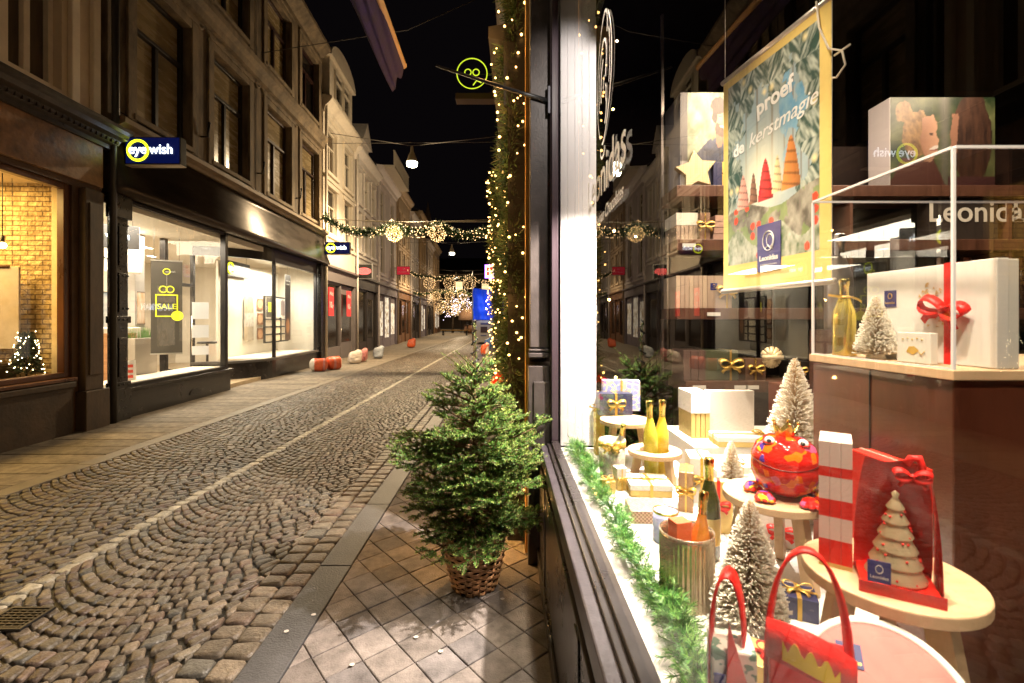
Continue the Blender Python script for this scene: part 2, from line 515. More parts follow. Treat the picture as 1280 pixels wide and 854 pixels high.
    while y < 62:
        y2 = y + .345
        x1 = KL(y) - .205; x0 = LX(y) - .25
        # joints: one slab near the kerb, another near the wall where it is wide
        cuts = [x1]
        wtot = x1 - x0
        ncut = 1 if wtot < 1.75 else 2
        for q in range(ncut): cuts.append(x1 - wtot * (q + 1) / ncut + (rr.uniform(-.1, .1) if q < ncut - 1 else 0))
        for q in range(ncut):
            a, c = cuts[q + 1] + .003, cuts[q] - .003
            k = rr.uniform(.8, 1.15); z = .012 + rr.uniform(-.0015, .0015)
            base = (.19 * k, .162 * k, .130 * k)
            vs = [(a, y + .009, -.02), (c, y + .009, -.02), (c, y2 - .009, -.02), (a, y2 - .009, -.02),
                  (a, y + .009, z - .003), (c, y + .009, z - .003), (c, y2 - .009, z - .003), (a, y2 - .009, z - .003),
                  (a + .006, y + .014, z), (c - .006, y + .014, z), (c - .006, y2 - .014, z), (a + .006, y2 - .014, z)]
            b.add(vs, [(0, 1, 5, 4), (1, 2, 6, 5), (2, 3, 7, 6), (3, 0, 4, 7), (4, 5, 9, 8), (5, 6, 10, 9), (6, 7, 11, 10), (7, 4, 8, 11), (8, 9, 10, 11)], 0, False, base)
        y = y2
    b.build('pavement_left', MATS['slab_stone'], kind='structure')
    # litter: gum spots, leaves
    rr = random.Random(41)
    for k, (px, py) in enumerate(((392, 772), (358, 793), (440, 835), (551, 818), (628, 752), (520, 800))):
        p = gp(px, py); b = MB(); n = 9
        b.add([(.011 * (1 + .3 * rr.random()) * cos(2 * pi * i / n), .009 * (1 + .3 * rr.random()) * sin(2 * pi * i / n), 0) for i in range(n)], [tuple(range(n))])
        tag(b.build('gum_spot', mat('old_gum', (.55, .50, .46), .7), loc=(p.x, p.y, .0165)), ['pale gum spot on the dark kerb, upper one', 'pale gum spot on the dark kerb, lower one', 'pale gum spot on the slabs near the bottom edge', 'pale gum spot on the slabs below the basket', 'pale gum spot right of the basket foot', 'pale gum spot in front of the tree shadow'][k], 'gum spot', 'gum spots on the pavement')
    # gutter grate
    g = empty('drain_grate', 'small iron drain grate sunk in the cobbles near the middle row', 'drain grate', (-2.63, 2.46, .011)); g.scale = (.8, .62, 1)
    fr = MB()
    fr.box(-.15, .15, -.15, -.13, 0, .012); fr.box(-.15, .15, .13, .15, 0, .012); fr.box(-.15, -.13, -.13, .13, 0, .012); fr.box(.13, .15, -.13, .13, 0, .012)
    fr.build('rim', BLACKM, g)
    gb = MB()
    for q in range(7): gb.box(-.13, .13, -.115 + q * .036, -.1 + q * .036, -.004, .009)
    for q in range(5): gb.box(-.108 + q * .05, -.096 + q * .05, -.13, .13, -.006, .007)
    gb.build('grating', mat('worn_iron', (.05, .045, .04), .4, metal=.8, var=.3), g)
street()
# ================================================================ left side of the street
RZL = math.atan2(1, -.06)
RZR = -pi / 2 - .012
def lframe(Y): return (LX(Y), Y, 0), RZL
def lw(Y, inward, z):
    """world point: on the left facade line at Y, set back by inward"""
    a = RZL
    return Vector((LX(Y) - sin(a) * inward, Y + cos(a) * inward, z))

def wall_holes(b, x0, x1, z0, z1, holes, depth, y=0.0, m=0, mr=None):
    if mr is None: mr = m
    xs = sorted(set([x0, x1] + [h[0] for h in holes] + [h[1] for h in holes]))
    zs = sorted(set([z0, z1] + [h[2] for h in holes] + [h[3] for h in holes]))
    for i in range(len(xs) - 1):
        for j in range(len(zs) - 1):
            cx, cz = (xs[i] + xs[i + 1]) / 2, (zs[j] + zs[j + 1]) / 2
            if any(h[0] < cx < h[1] and h[2] < cz < h[3] for h in holes): continue
            b.quad((xs[i], y, zs[j]), (xs[i + 1], y, zs[j]), (xs[i + 1], y, zs[j + 1]), (xs[i], y, zs[j + 1]), m)
    for (a, c, d, e) in holes:
        y2 = y + depth
        b.quad((a, y, d), (a, y2, d), (a, y2, e), (a, y, e), mr); b.quad((c, y, d), (c, y, e), (c, y2, e), (c, y2, d), mr)
        b.quad((a, y, d), (c, y, d), (c, y2, d), (a, y2, d), mr); b.quad((a, y, e), (a, y2, e), (c, y2, e), (c, y, e), mr)

PANE_DARK = mat('dark_pane', (.012, .010, .009), .06, spec=.8, var=.5, vscale=1.2)
PANE_BLIND = mat('blind_behind_pane', (.27, .205, .11), .25, var=.25, vscale=1.5, stretch=(1, 1, 6), spec=.6)
PANE_LIT = mat('lit_room_pane', (.3, .22, .1), .3, emit=(1, .72, .35), estr=.8)

def window(root, x0, x1, z0, z1, y, fm, pm, transom=.68, mull=True, t=.07, sill=None, surround=None):
    b = MB(); d = .05
    b.box(x0, x0 + t, y - d, y + d, z0, z1); b.box(x1 - t, x1, y - d, y + d, z0, z1)
    b.box(x0 + t, x1 - t, y - d, y + d, z1 - t, z1); b.box(x0 + t, x1 - t, y - d, y + d, z0, z0 + t)
    zt = z0 + (z1 - z0) * transom if transom else z1 - t
    if transom: b.box(x0 + t, x1 - t, y - d * 1.3, y + d, zt - t * .5, zt + t * .5)
    if mull:
        xm = (x0 + x1) / 2
        b.box(xm - t * .6, xm + t * .6, y - d * .9, y + d, z0 + t, zt - t * .5)
    o = b.build('window', fm, root, bevel=.008)
    p = MB(); p.quad((x0 + t * .5, y + .02, z0 + t * .5), (x1 - t * .5, y + .02, z0 + t * .5), (x1 - t * .5, y + .02, z1 - t * .5), (x0 + t * .5, y + .02, z1 - t * .5))
    p.build('pane', pm, o)
    if surround:
        s_ = MB(); a, c = x0, x1
        s_.box(a - .2, a - .004, -.05, 0, z0 - .12, z1 + .16); s_.box(c + .004, c + .2, -.05, 0, z0 - .12, z1 + .16); s_.box(a - .2, c + .2, -.07, 0, z1 + .165, z1 + .24); s_.box(a - .0039, c + .0039, -.045, 0, z1 + .004, z1 + .16)
        s_.build('surround', surround, o, bevel=.012)
    if sill:
        s_ = MB(); s_.box(x0 - .08, x1 + .08, -.07, y - d, z0 - .1, z0 - .002); s_.build('sill', sill, o, bevel=.01)
    return o

STONE_B = mat('weathered_brown_stone', (.165, .122, .078), .8, var=.8, vscale=2.6, bump=.9, bscale=22, stretch=(1, 1, .28))
STONE_TRIM = mat('brown_stone_trim', (.20, .152, .098), .75, var=.6, vscale=3, bump=.7, bscale=30, stretch=(1, 1, .4))
DARKFR = mat('dark_red_frame', (.035, .014, .010), .4, var=.3)
FASCIA = mat('bronze_fascia', (.055, .042, .034), .33, metal=.55, var=.35, vscale=1.3, bump=.05, bscale=8, stretch=(1, 1, 4))
PLINTH = mat('polished_dark_stone', (.018, .015, .014), .22, var=.5, vscale=5, bump=.06)
CLEAR = glass_mat('clear_pane', 1.5)

# ---- corner house with the golden brick shop (nearest on the left)
def house_a():
    loc, rz = lframe(7.05)
    r = empty('corner_house', 'nearest house on the left, golden brick shop window below a dark cornice', 'building', loc, rz)
    X0 = -8.0
    brown = mat('brown_shop_front', (.085, .045, .022), .5, var=.5, vscale=3, bump=.35, bscale=30)
    b = MB()
    holes = [(-4.4, -.52, .80, 3.5)]
    wall_holes(b, X0, -.02, 0, 4.2, holes, .16)
    b.build('shop_front', brown, r)
    # stall riser with a worn arched hatch
    b = MB(); b.box(X0, -.55, -.05, 0, 0, .66); b.box(X0, -.55, -.09, 0, .66, .74)
    b.build('stall_riser', mat('worn_riser_stone', (.05, .032, .020), .6, var=.6, vscale=2.5, bump=.4, bscale=22), r, bevel=.012)
    b = MB(); b.prism([(-3.1 + .62 * math.cos(a), .12 + .36 * math.sin(a)) for a in [pi * k / 12 for k in range(13)]], 'y', -.075, -.05)
    b.build('cellar_hatch', mat('hatch_stone', (.2, .14, .09), .7, var=.4, vscale=5, bump=.3), r, bevel=.006)
    b = MB()
    for k in range(3): b = MB(); b.lathe([(.001, 0), (.028, 0)], 12, (-3.2 + k * .13, -.077, .28), M=Matrix.Rotation(R(90), 4, 'X')); b.build('vent_hole', BLACKM, r)
    # pilasters
    for xa, xb, pr in ((-.42, -.10, .10), (-5.0, -4.6, .1)):
        b = MB(); b.box(xa, xb, -pr, 0, .58, 3.5); b.box(xa - .05, xb + .05, -pr - .05, 0, 0, .58)
        b.box(xa + .05, xb - .05, -pr - .02, -pr, .8, 3.3)
        b.build('pilaster', mat('pilaster_stone', (.07, .045, .027), .55, var=.55, vscale=4, bump=.35, bscale=30, stretch=(1, 1, .4)), r, bevel=.012)
    # window frame
    f = MB(); wf = mat('mahogany_frame', (.10, .035, .012), .3, var=.4, vscale=6, stretch=(1, 1, .3))
    x0, x1, z0, z1 = holes[0]
    f.box(x0, x0 + .08, .03, .13, z0, z1); f.box(x1 - .09, x1, .03, .13, z0, z1); f.box(x0 + .08, x1 - .09, .03, .13, z1 - .08, z1); f.box(x0 + .08, x1 - .09, .02, .14, z0, z0 + .07)
    f.box(x0, x1, -.08, .02, z0 - .05, z0 - .002)
    wo = f.build('window', wf, r, bevel=.01)
    p = MB(); p.quad((x0 + .05, .09, z0 + .05), (x1 - .05, .09, z0 + .05), (x1 - .05, .09, z1 - .05), (x0 + .05, .09, z1 - .05)); p.build('pane', CLEAR, wo)
    # frieze and cornice with dentils
    b = MB(); b.box(X0, -.06, -.06, 0, 3.58, 4.2)
    b.build('frieze', mat('mottled_frieze', (.22, .11, .045), .38, var=.6, vscale=5, bump=.5, bscale=14), r, bevel=.01)
    b = MB()
    prof = [(0, 4.2), (-.10, 4.2), (-.10, 4.26), (-.16, 4.28), (-.2, 4.34), (-.3, 4.36), (-.32, 4.42), (-.38, 4.45), (-.38, 4.5), (0, 4.5)]
    b.prism(prof[::-1], 'x', X0, .10)
    k = X0
    while k < .02:
        b.box(k, k + .045, -.2, -.1, 4.285, 4.335); k += .09
    b.build('cornice', mat('dark_cornice_paint', (.05, .04, .035), .3, var=.4), r)
    # upper floor, white bay frames
    b = MB(); wm = mat('cream_white_upper', (.62, .50, .36), .6, var=.15, vscale=2, bump=.1)
    up = [(-6.6, -4.9, 4.75, 7.6), (-4.55, -2.9, 4.75, 7.6), (-2.35, -1.50, 4.75, 7.6), (-1.40, -.68, 4.75, 7.6)]
    wall_holes(b, X0, -.05, 4.5, 8.2, up, .22)
    b.box(X0, -.05, .24, 6.0, 4.5, 8.2)
    b.build('wall', wm, r)
    b = MB()
    for xa in (-.60, -.24, -2.62, -4.85): b.box(xa, xa + .13, -.07, 0, 4.62, 8.2)
    b.box(X0, -.02, -.1, 0, 4.5, 4.66); b.build('trim', mat('white_trim', (.72, .62, .48), .5, var=.12, vscale=3), r, bevel=.015)
    for h in up: window(r, *h, .16, mat('white_frame', (.65, .55, .42), .45, var=.1), PANE_DARK if h[0] < -4 else mat('curtained_pane', (.07, .045, .025), .15, var=.6, vscale=2, stretch=(3, 1, .3)), transom=.82)
    # interior: golden brick
    bm = mat('golden_brick', (.62, .38, .10), .8, bump=.0)
    t, N, Lk, bs = nt(bm)
    br = N.new('ShaderNodeTexBrick'); tc = N.new('ShaderNodeTexCoord'); mp = N.new('ShaderNodeMapping'); mp.inputs['Rotation'].default_value = (R(90), 0, R(90)) if False else (0, 0, 0)
    br.inputs['Color1'].default_value = (.78, .60, .30, 1); br.inputs['Color2'].default_value = (.45, .32, .14, 1); br.inputs['Mortar'].default_value = (.22, .15, .07, 1)
    br.inputs['Scale'].default_value = 1; br.inputs['Brick Width'].default_value = .2; br.inputs['Row Height'].default_value = .07; br.inputs['Mortar Size'].default_value = .009
    nz = N.new('ShaderNodeTexNoise'); nz.inputs['Scale'].default_value = 14; nz.inputs['Detail'].default_value = 6
    sp = N.new('ShaderNodeSeparateXYZ'); cb_ = N.new('ShaderNodeCombineXYZ'); ad = N.new('ShaderNodeMath'); ad.operation = 'ADD'
    Lk.new(tc.outputs['Object'], sp.inputs['Vector']); Lk.new(sp.outputs['X'], ad.inputs[0]); Lk.new(sp.outputs['Y'], ad.inputs[1]); Lk.new(ad.outputs['Value'], cb_.inputs['X']); Lk.new(sp.outputs['Z'], cb_.inputs['Y']); Lk.new(cb_.outputs['Vector'], br.inputs['Vector']); Lk.new(tc.outputs['Object'], nz.inputs['Vector'])
    mx = N.new('ShaderNodeMix'); mx.data_type = 'RGBA'; mx.blend_type = 'MULTIPLY'; mx.inputs['Factor'].default_value = .7
    rp = N.new('ShaderNodeValToRGB'); rp.color_ramp.elements[0].position = .35; rp.color_ramp.elements[0].color = (.45, .4, .3, 1); rp.color_ramp.elements[1].position = .65
    Lk.new(nz.outputs['Fac'], rp.inputs['Fac']); Lk.new(br.outputs['Color'], mx.inputs['A']); Lk.new(rp.outputs['Color'], mx.inputs['B']); Lk.new(mx.outputs['Result'], bs.inputs['Base Color'])
    bp = N.new('ShaderNodeBump'); bp.inputs['Strength'].default_value = .9; bp.inputs['Distance'].default_value = .03
    Lk.new(rp.outputs['Color'], bp.inputs['Height']); Lk.new(bp.outputs['Normal'], bs.inputs['Normal'])
    b = MB(); b.box(-4.6, -.36, 3.0, 3.1, .0, 3.55); b.build('brick_wall', bm, r); b = MB(); b.box(-.40, -.28, .34, 3.0, 0, 3.55); b.build('brick_wall', bm, r)
    b = MB(); b.box(-.45, -.28, .17, .335, 0, 3.55); b.build('side_wall', mat('gold_plaster', (.72, .58, .34), .8, var=.15), r); b = MB(); b.box(-4.7, -4.6, .17, 3.1, 0, 3.55); b.build('side_wall', MATS['gold_plaster'], r)
    b = MB(); b.box(-4.7, -.28, .17, 3.1, 3.55, 3.6); b.build('ceiling', MATS['gold_plaster'], r); b = MB(); b.box(-4.7, -.405, .17, 3.0, .70, .76); b.build('window_board', mat('dark_board', (.05, .03, .02), .5), r)
    light('AREA', (-1.8, 1.5, 3.5), 120, (1, .64, .20), 2.2, (0, 0, 0), r, sy=1.6)
    light('POINT', (-1.3, 1.5, 2.7), 16, (1, .74, .36), .08, parent=r)
    # contents
    base = Matrix.Translation(Vector(loc)) @ Matrix.Rotation(rz, 4, 'Z')
    W = lambda x, y, z: tuple(base @ Vector((x, y, z)))
    t_ = empty('pendant_lamp', 'bare bulb on a thin cord in front of the golden brick wall', 'lamp', W(-.85, .60, 0), rz)
    c = MB(); c.tube([(0, 0, 2.72), (0, 0, 3.55)], .006, 6); c.build('cord', BLACKM, t_)
    c = MB(); c.lathe([(0, 2.72), (.022, 2.72), (.022, 2.64), (.016, 2.63)], 12); c.build('socket', BLACKM, t_)
    c = MB(); c.sphere((0, 0, 2.59), .042, 14, 10); c.build('bulb', mat('warm_bulb', (1, .8, .5), .3, emit=(1, .68, .3), estr=14), t_)
    t_ = empty('display_board', 'pale hanging board with faint writing behind the golden shop window', 'board', W(-.62, 1.02, 0), rz - R(90))
    c = MB(); c.box(-.45, .42, -.015, .015, 1.20, 2.33); c.build('panel', mat('pale_board', (.42, .36, .30), .5, var=.1), t_, bevel=.004)
    c = MB(); c.tube([(-.47, -.02, 2.33), (.30, -.02, 2.33)], .02, 10); c.build('rail', mat('brown_rail', (.12, .05, .02), .4), t_)
    for q in (-.4, .4):
        c = MB(); c.tube([(q * .8, 0, 2.33), (q * .8, 0, 3.55)], .003, 5); c.build('wire', BLACKM, t_)
    text('lettering', 'CUISINE', .13, mat('faint_lettering', (.30, .26, .22), .6), t_, (-.05, -.018, 1.75), (R(90), 0, 0), .001)
    t_ = empty('bar_cabinet', 'dark low cabinet below the pale board in the golden shop window', 'cabinet', W(-1.0, 1.5, .762), rz)
    c = MB(); c.box(-1.6, .45, -.8, .3, 0, .22); c.build('carcass', mat('dark_wood', (.02, .012, .008), .4, var=.4), t_, bevel=.01)
    c = MB(); c.box(-1.63, .47, -.82, .32, .221, .25); c.build('worktop', mat('dark_wood_top', (.05, .03, .015), .3), t_, bevel=.004)
    # little trees with fairy lights
    rr = random.Random(4)
    bulb = mat('fairy_bulb', (1, .9, .6), .4, emit=(1, .78, .42), estr=12, sample=False)
    grn = mat('dark_fir', (.02, .035, .012), .7, var=.5)
    for (x, y, h, wd, lb) in ((-.72, .42, .62, .20, 'small dark fir with fairy lights at the right end of the golden window'), (-.95, .85, .62, .34, 'bushy dark fir with dense fairy lights left in the golden window')):
        t_ = empty('indoor_fir', lb, 'potted fir', W(x, y, .763), rz)
        c = MB(); c.tube([(0, 0, 0), (0, 0, h)], .012, 6); c.build('trunk', MATS['dark_wood'], t_)
        c = MB(); d = MB(); wi = MB(); pts = []
        for k in range(420):
            zz = rr.random() ** .8; a = rr.uniform(0, 2 * pi); rad = wd * (1 - zz * .85) * rr.uniform(.25, 1)
            p = Vector((rad * cos(a) * .9, rad * sin(a) * .6, .1 + zz * h * .9))
            q = p + Vector((cos(a) * .07, sin(a) * .07, rr.uniform(-.05, .05)))
            s_ = Vector((rr.uniform(-1, 1), rr.uniform(-1, 1), rr.uniform(-1, 1))).normalized() * .022
            c.add([p - s_, p + s_, q], [(0, 1, 2)]); c.add([p - Vector((0, 0, .015)), q, p + Vector((0, 0, .02))], [(0, 1, 2)])
            if k % 6 == 0: d.octa(q, .008)
        c.build('foliage', grn, t_, kind='stuff'); d.build('string_lights', bulb, t_, kind='stuff')
house_a()

# ---- optician's house
def house_b():
    Yb = 7.15; loc, rz = lframe(Yb); L = 9.45
    r = empty('stone_house', 'soot streaked brown stone house with tall windows above the brightly lit optician shop', 'building', loc, rz)
    base = Matrix.Translation(Vector(loc)) @ Matrix.Rotation(rz, 4, 'Z')
    W = lambda x, y, z: tuple(base @ Vector((x, y, z)))
    u = lambda Y: (Y - Yb)
    bays = [(.55, 2.0), (2.75, 4.25), (5.2, 6.75), (7.55, 9.05)]
    h1 = [(a, c, 5.0, 7.35) for a, c in bays]; h2 = [(a, c, 8.45, 10.5) for a, c in bays]
    b = MB(); wall_holes(b, 0, L, 4.72, 11.3, h1 + h2, .24)
    b.box(0, L, .25, 7, 4.72, 11.3)
    b.quad((0, 0, 4.72), (0, .3, 4.72), (0, .3, 11.3), (0, 0, 11.3)); b.quad((L, 0, 4.72), (L, .3, 4.72), (L, .3, 11.3), (L, 0, 11.3))
    b.build('wall', STONE_B, r)
    b = MB()
    b.prism([(-.02, 7.7), (-.1, 7.72), (-.12, 7.86), (-.22, 7.95), (-.22, 8.08), (-.06, 8.14), (0, 8.14), (0, 7.7)][::-1], 'x', 0, L)
    b.build('string_course', STONE_TRIM, r); b = MB()
    b.prism([(0, 10.95), (-.1, 11.0), (-.2, 11.1), (-.32, 11.2), (-.32, 11.32), (0, 11.34)][::-1], 'x', 0, L)
    b.build('cornice', STONE_TRIM, r)
    # carved frieze with swags
    b = MB(); rr = random.Random(8)
    for k in range(23):
        x = .25 + k * .4
        b.tube([(x - .17, -.02, 7.64), (x - .08, -.035, 7.55), (x, -.04, 7.51), (x + .08, -.035, 7.55), (x + .17, -.02, 7.64)], [.012, .03, .036, .03, .012], 6)
    b.build('carved_frieze', STONE_TRIM, r)
    for i, h in enumerate(h1 + h2): window(r, *h, .18, DARKFR if i % 4 > 1 else mat('black_frame', (.015, .01, .008), .4), PANE_BLIND if i in (0, 1, 2, 3, 5, 6) else PANE_DARK, transom=.66, sill=STONE_TRIM, surround=STONE_TRIM)
    # cornice ledge above the fascia
    b = MB(); b.prism([(0, 4.56), (-.12, 4.57), (-.16, 4.62), (-.26, 4.66), (-.26, 4.74), (0, 4.8)][::-1], 'x', 0, L); b.build('ledge', mat('ledge_stone', (.25, .18, .11), .6, var=.4, vscale=3), r)
    b = MB(); b.tube([(-.03, -.10, .0), (-.03, -.10, 4.4), (-.03, -.14, 4.7), (-.03, -.12, 11)], .05, 10); b.build('drainpipe', mat('dark_pipe', (.03, .025, .02), .4), r)
    for x in (2.35, 4.72, 7.15):
        b = MB(); b.tube([(x, 0, 5.35), (x, -.14, 5.35), (x, -.17, 5.6)], .022, 6); b.ico((x, -.17, 5.63), .035); b.build('wall_hook', BLACKM, r)
    b = MB(); b.tube([(.2, -.03, 4.9), (3.0, -.035, 4.86), (6.1, -.03, 4.89), (L, -.03, 4.87)], .010, 5); b.tube([(4.6, -.02, 4.88), (4.62, -.02, 8.4), (4.6, -.02, 11)], .009, 5); b.build('wall_cable', BLACKM, r)
    # curved bronze fascia
    b = MB(); pr = []
    for k in range(9):
        t = k / 8; pr.append((-.30 + .22 * sin(t * pi / 2), 3.58 + .98 * t))
    vs = []; fs = []
    for x in (0.02, L):
        for y, z in pr: vs.append((x, y, z))
    for k in range(8): fs.append((k, 9 + k, 10 + k, k + 1))
    vs += [(0.02, .1, 3.58), (L, .1, 3.58), (.02, .1, 4.56), (L, .1, 4.56)]; fs += [(0, 18, 19, 9), (8, 17, 21, 20), (0, *range(1, 9), 20, 18), (9, 19, 21, *range(17, 9, -1))]
    b.add(vs, fs, 0, True); b.build('fascia', FASCIA, r)
    # black cast pilaster
    b = MB(); pm = mat('black_cast_iron', (.012, .010, .009), .28, var=.4, vscale=12, bump=.1)
    b.box(.02, .34, -.10, .05, .0, .52); b.box(.05, .31, -.07, .05, .52, 3.58); b.box(.02, .34, -.1, .05, .52, .62); b.box(.02, .34, -.1, .05, 1.55, 1.66)
    b.box(.02, .34, -.12, .05, 3.2, 3.55)
    for z in (.7, 1.72, 2.45): b.box(.10, .26, -.095, -.07, z, z + .62)
    for z in (.58, 1.6, 1.78, 2.3, 3.1, 3.3):
        for x in (.09, .18, .27): b.ico((x, -.10, z), .02)
    b.build('pilaster', pm, r, bevel=.008)
    b = MB(); b.box(L - .3, L - .05, -.08, .1, 0, 3.58); b.box(L - .34, L - .01, -.1, .1, 0, .5)
    b.build('pilaster', pm, r, bevel=.008)
    # window one: riser, sill, frame, pane
    x0, x1, x2, x3 = .36, 3.28, 5.75, 8.95
    b = MB(); b.box(x0 - .02, x1 + .12, -.04, .12, 0, .44); b.box(x0 - .02, x1 + .16, -.08, .12, .44, .50)
    b.build('stall_riser', PLINTH, r, bevel=.012)
    b = MB(); b.prism([(2.1 + .18 * cos(a), .13 + .11 * sin(a)) for a in [pi * k / 8 for k in range(9)]], 'y', -.055, -.041); b.build('cellar_vent', BLACKM, r)
    alu = mat('dark_window_frame', (.02, .018, .018), .3, metal=.4)
    f = MB()
    f.box(x0, x0 + .05, 0, .08, .52, 3.56); f.box(x1 - .05, x1 + .05, -.02, .1, .5, 3.56); f.box(x0 + .05, x1 - .05, 0, .08, 3.5, 3.56); f.box(x0 + .05, x1 - .05, -.02, .1, .5, .56)
    wo = f.build('window', alu, r, bevel=.006)
    p = MB(); p.quad((x0 + .03, .04, .54), (x1 - .03, .04, .54), (x1 - .03, .04, 3.52), (x0 + .03, .04, 3.52)); p.build('pane', CLEAR, wo)
    # window two: rounded corner into the entry, then flat
    rad = 1.35; cx, cyy = x2, .04 + rad
    arc = [(cx - rad * sin(a), cyy - rad * cos(a)) for a in [pi / 2 * k / 12 for k in range(12, -1, -1)]]   # from the entry to the facade
    line = arc + [(x3, .04)]
    def band(z0, z1, off, th, mm, nm, par, cut=None):
        b = MB(); vs = []
        for (x, y) in line:
            dx, dy = x - cx, y - cyy
            l = math.hypot(dx, dy) if x <= cx else 1
            n = (dx / l, dy / l) if x <= cx else (0, -1)
            for (o_, z) in ((off, z0), (off, z1), (off - th, z1), (off - th, z0)):
                vs.append((x + n[0] * o_, y + n[1] * o_, z))
        k = len(line); fs = []
        for i in range(k - 1):
            for j in range(4): fs.append((i * 4 + j, (i + 1) * 4 + j, (i + 1) * 4 + (j + 1) % 4, i * 4 + (j + 1) % 4))
        fs += [(0, 1, 2, 3), (4 * k - 1, 4 * k - 2, 4 * k - 3, 4 * k - 4)]
        b.add(vs, fs); return b.build(nm, mm, par)
    band(0, .50, .05, .12, PLINTH, 'stall_riser', r); band(.50, .56, .10, .2, mat('grey_sill', (.09, .085, .08), .35), 'sill', r)
    wo = band(3.2, 3.56, .03, .1, alu, 'window', r)
    b = MB(); vs = []
    for (x, y) in line: vs += [(x, y, .56), (x, y, 3.2)]
    b.add(vs, [(2 * i, 2 * i + 2, 2 * i + 3, 2 * i + 1) for i in range(len(line) - 1)], 0, True); b.build('pane', CLEAR, wo)
    b = MB(); b.box(x2 - .04, x2 + .04, .0, .08, .5, 3.25); b.box(x3 - .05, x3 + .02, 0, .1, .5, 3.4); b.build('mullion', alu, wo, bevel=.006); b = MB(); b.cbox((arc[0][0], arc[0][1], 1.85), (.07, .07, 2.7)); b.build('corner_post', alu, wo, bevel=.006)
    # room shell
    wm = mat('shop_white', (.64, .60, .52), .6, var=.03)
    b = MB()
    b.box(.04, L - .04, 5.0, 5.1, 0, 3.45); b.box(-.0, .04, .1, 5.1, 0, 3.45); b.box(L - .04, L, .1, 5.1, 0, 3.45)
    b.build('interior_wall', wm, r)
    b = MB(); b.box(.04, L - .04, .1, 5.0, 3.42, 3.55); b.build('ceiling', wm, r)
    b = MB(); b.box(.04, L - .04, 0.12, 5.0, .0, .10); b.build('shop_floor', mat('light_wood_floor', (.42, .33, .22), .3, var=.2, vscale=3, stretch=(1, 8, 1)), r)
    b = MB(); b.box(x0, x1 + .05, .12, .75, .10, .52); b.box(x0, x1 + .05, .1, .75, .52, .55); b.build('window_board', mat('cream_board', (.78, .72, .60), .4), r)
    b = MB(); b.box(x2 - .25, x3, .12, 1.3, .10, .52); b.box(x2 - .3, x3, .1, 1.32, .521, .56); b.build('window_board', MATS['cream_board'], r)
    # backdrop panel of the second window
    b = MB(); b.box(x2 - .35, x3 + .05, 1.34, 1.40, .1, 3.2); b.build('backdrop_panel', wm, r)
    # entry door deep in the recess
    b = MB(); dx0, dx1 = 3.45, 4.35
    b.box(dx0 - .06, dx0, 1.35, 1.43, .1, 3.2); b.box(dx1, dx1 + .06, 1.35, 1.43, .1, 3.2); b.box(dx0, dx1, 1.35, 1.43, 2.4, 2.48); b.box(dx0 + .04, dx1 - .04, 1.36, 1.42, .1, .2)
    do = b.build('door', alu, r, bevel=.005)
    b = MB(); b.quad((dx0, 1.39, .2), (dx1, 1.39, .2), (dx1, 1.39, 3.2), (dx0, 1.39, 3.2)); b.build('pane', CLEAR, do)
    b = MB(); b.tube([(dx1 - .12, 1.31, .8), (dx1 - .12, 1.31, 1.7)], .015, 8); b.build('handle', mat('steel', (.6, .58, .55), .25, metal=1), do)
    # side glass of window one towards the entry with grey column
    b = MB(); b.box(x1 + .0, x1 + .06, .1, 1.4, .1, .5); b.box(x1 - .02, x1 + .08, 1.3, 1.42, .1, 3.42); b.build('return_frame', alu, r, bevel=.005)
    b = MB(); b.quad((x1 + .03, .1, .5), (x1 + .03, 1.3, .5), (x1 + .03, 1.3, 3.4), (x1 + .03, .1, 3.4)); b.build('return_pane', CLEAR, r)
    b = MB(); b.box(2.65, 2.93, 1.5, 1.78, .1, 3.42); b.build('column', mat('grey_column', (.36, .34, .32), .4, var=.05), r, bevel=.01)
    # ceiling lights
    em = mat('ceiling_light', (1, 1, 1), .4, emit=(1, .92, .76), estr=9)
    for (x, y) in ((.9, 1.0), (2.0, 1.2), (1.4, 2.6), (2.8, 2.9), (4.6, 2.6), (6.2, 3.6), (6.9, .75), (8.1, .75), (1.0, 4.0), (3.6, 4.0)):
        t_ = empty('recessed_light', 'small rectangular light set in the optician shop ceiling', 'ceiling light', W(x, y, 3.40), rz, 'ceiling lights of the optician shop')
        c = MB(); c.box(-.15, .15, -.07, .07, 0, .02); c.build('trim', WHITE, t_); c = MB(); c.box(-.12, .12, -.045, .045, -.006, -.001); c.build('diffuser', em, t_)
    light('AREA', (1.9, 1.5, 3.38), 235, (1, .86, .64), 2.6, (0, 0, 0), r, sy=2.4)
    light('AREA', (4.6, 3.2, 3.38), 180, (1, .86, .64), 3.0, (0, 0, 0), r, sy=2.6)
    light('AREA', (7.2, .75, 3.15), 120, (1, .90, .70), 2.6, (0, 0, 0), r, sy=.8)
    # ------------------------------------------------------ contents
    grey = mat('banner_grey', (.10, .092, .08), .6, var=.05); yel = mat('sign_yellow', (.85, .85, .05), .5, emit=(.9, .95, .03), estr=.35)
    def ring(b, c, rad, t, n=28, m=0):
        b.tube([(c[0] + rad * cos(2 * pi * k / n), c[1], c[2] + rad * sin(2 * pi * k / n)) for k in range(n)], t, 6, m, close=True)
    # the hanging sale banner
    P0 = (2.02, .45)
    t_ = empty('sale_banner', 'grey hanging sale banner with a yellow gift box outline in the first optician window', 'banner', W(P0[0], P0[1], 0), rz + R(-62))
    c = MB(); c.box(-.25, .25, -.006, .006, .95, 2.75); c.build('cloth', grey, t_)
    for z in (.935, 2.765):
        c = MB(); c.box(-.26, .26, -.012, .012, z - .015, z + .015); c.build('rail', mat('silver_rail', (.6, .58, .54), .35, metal=.8), t_)
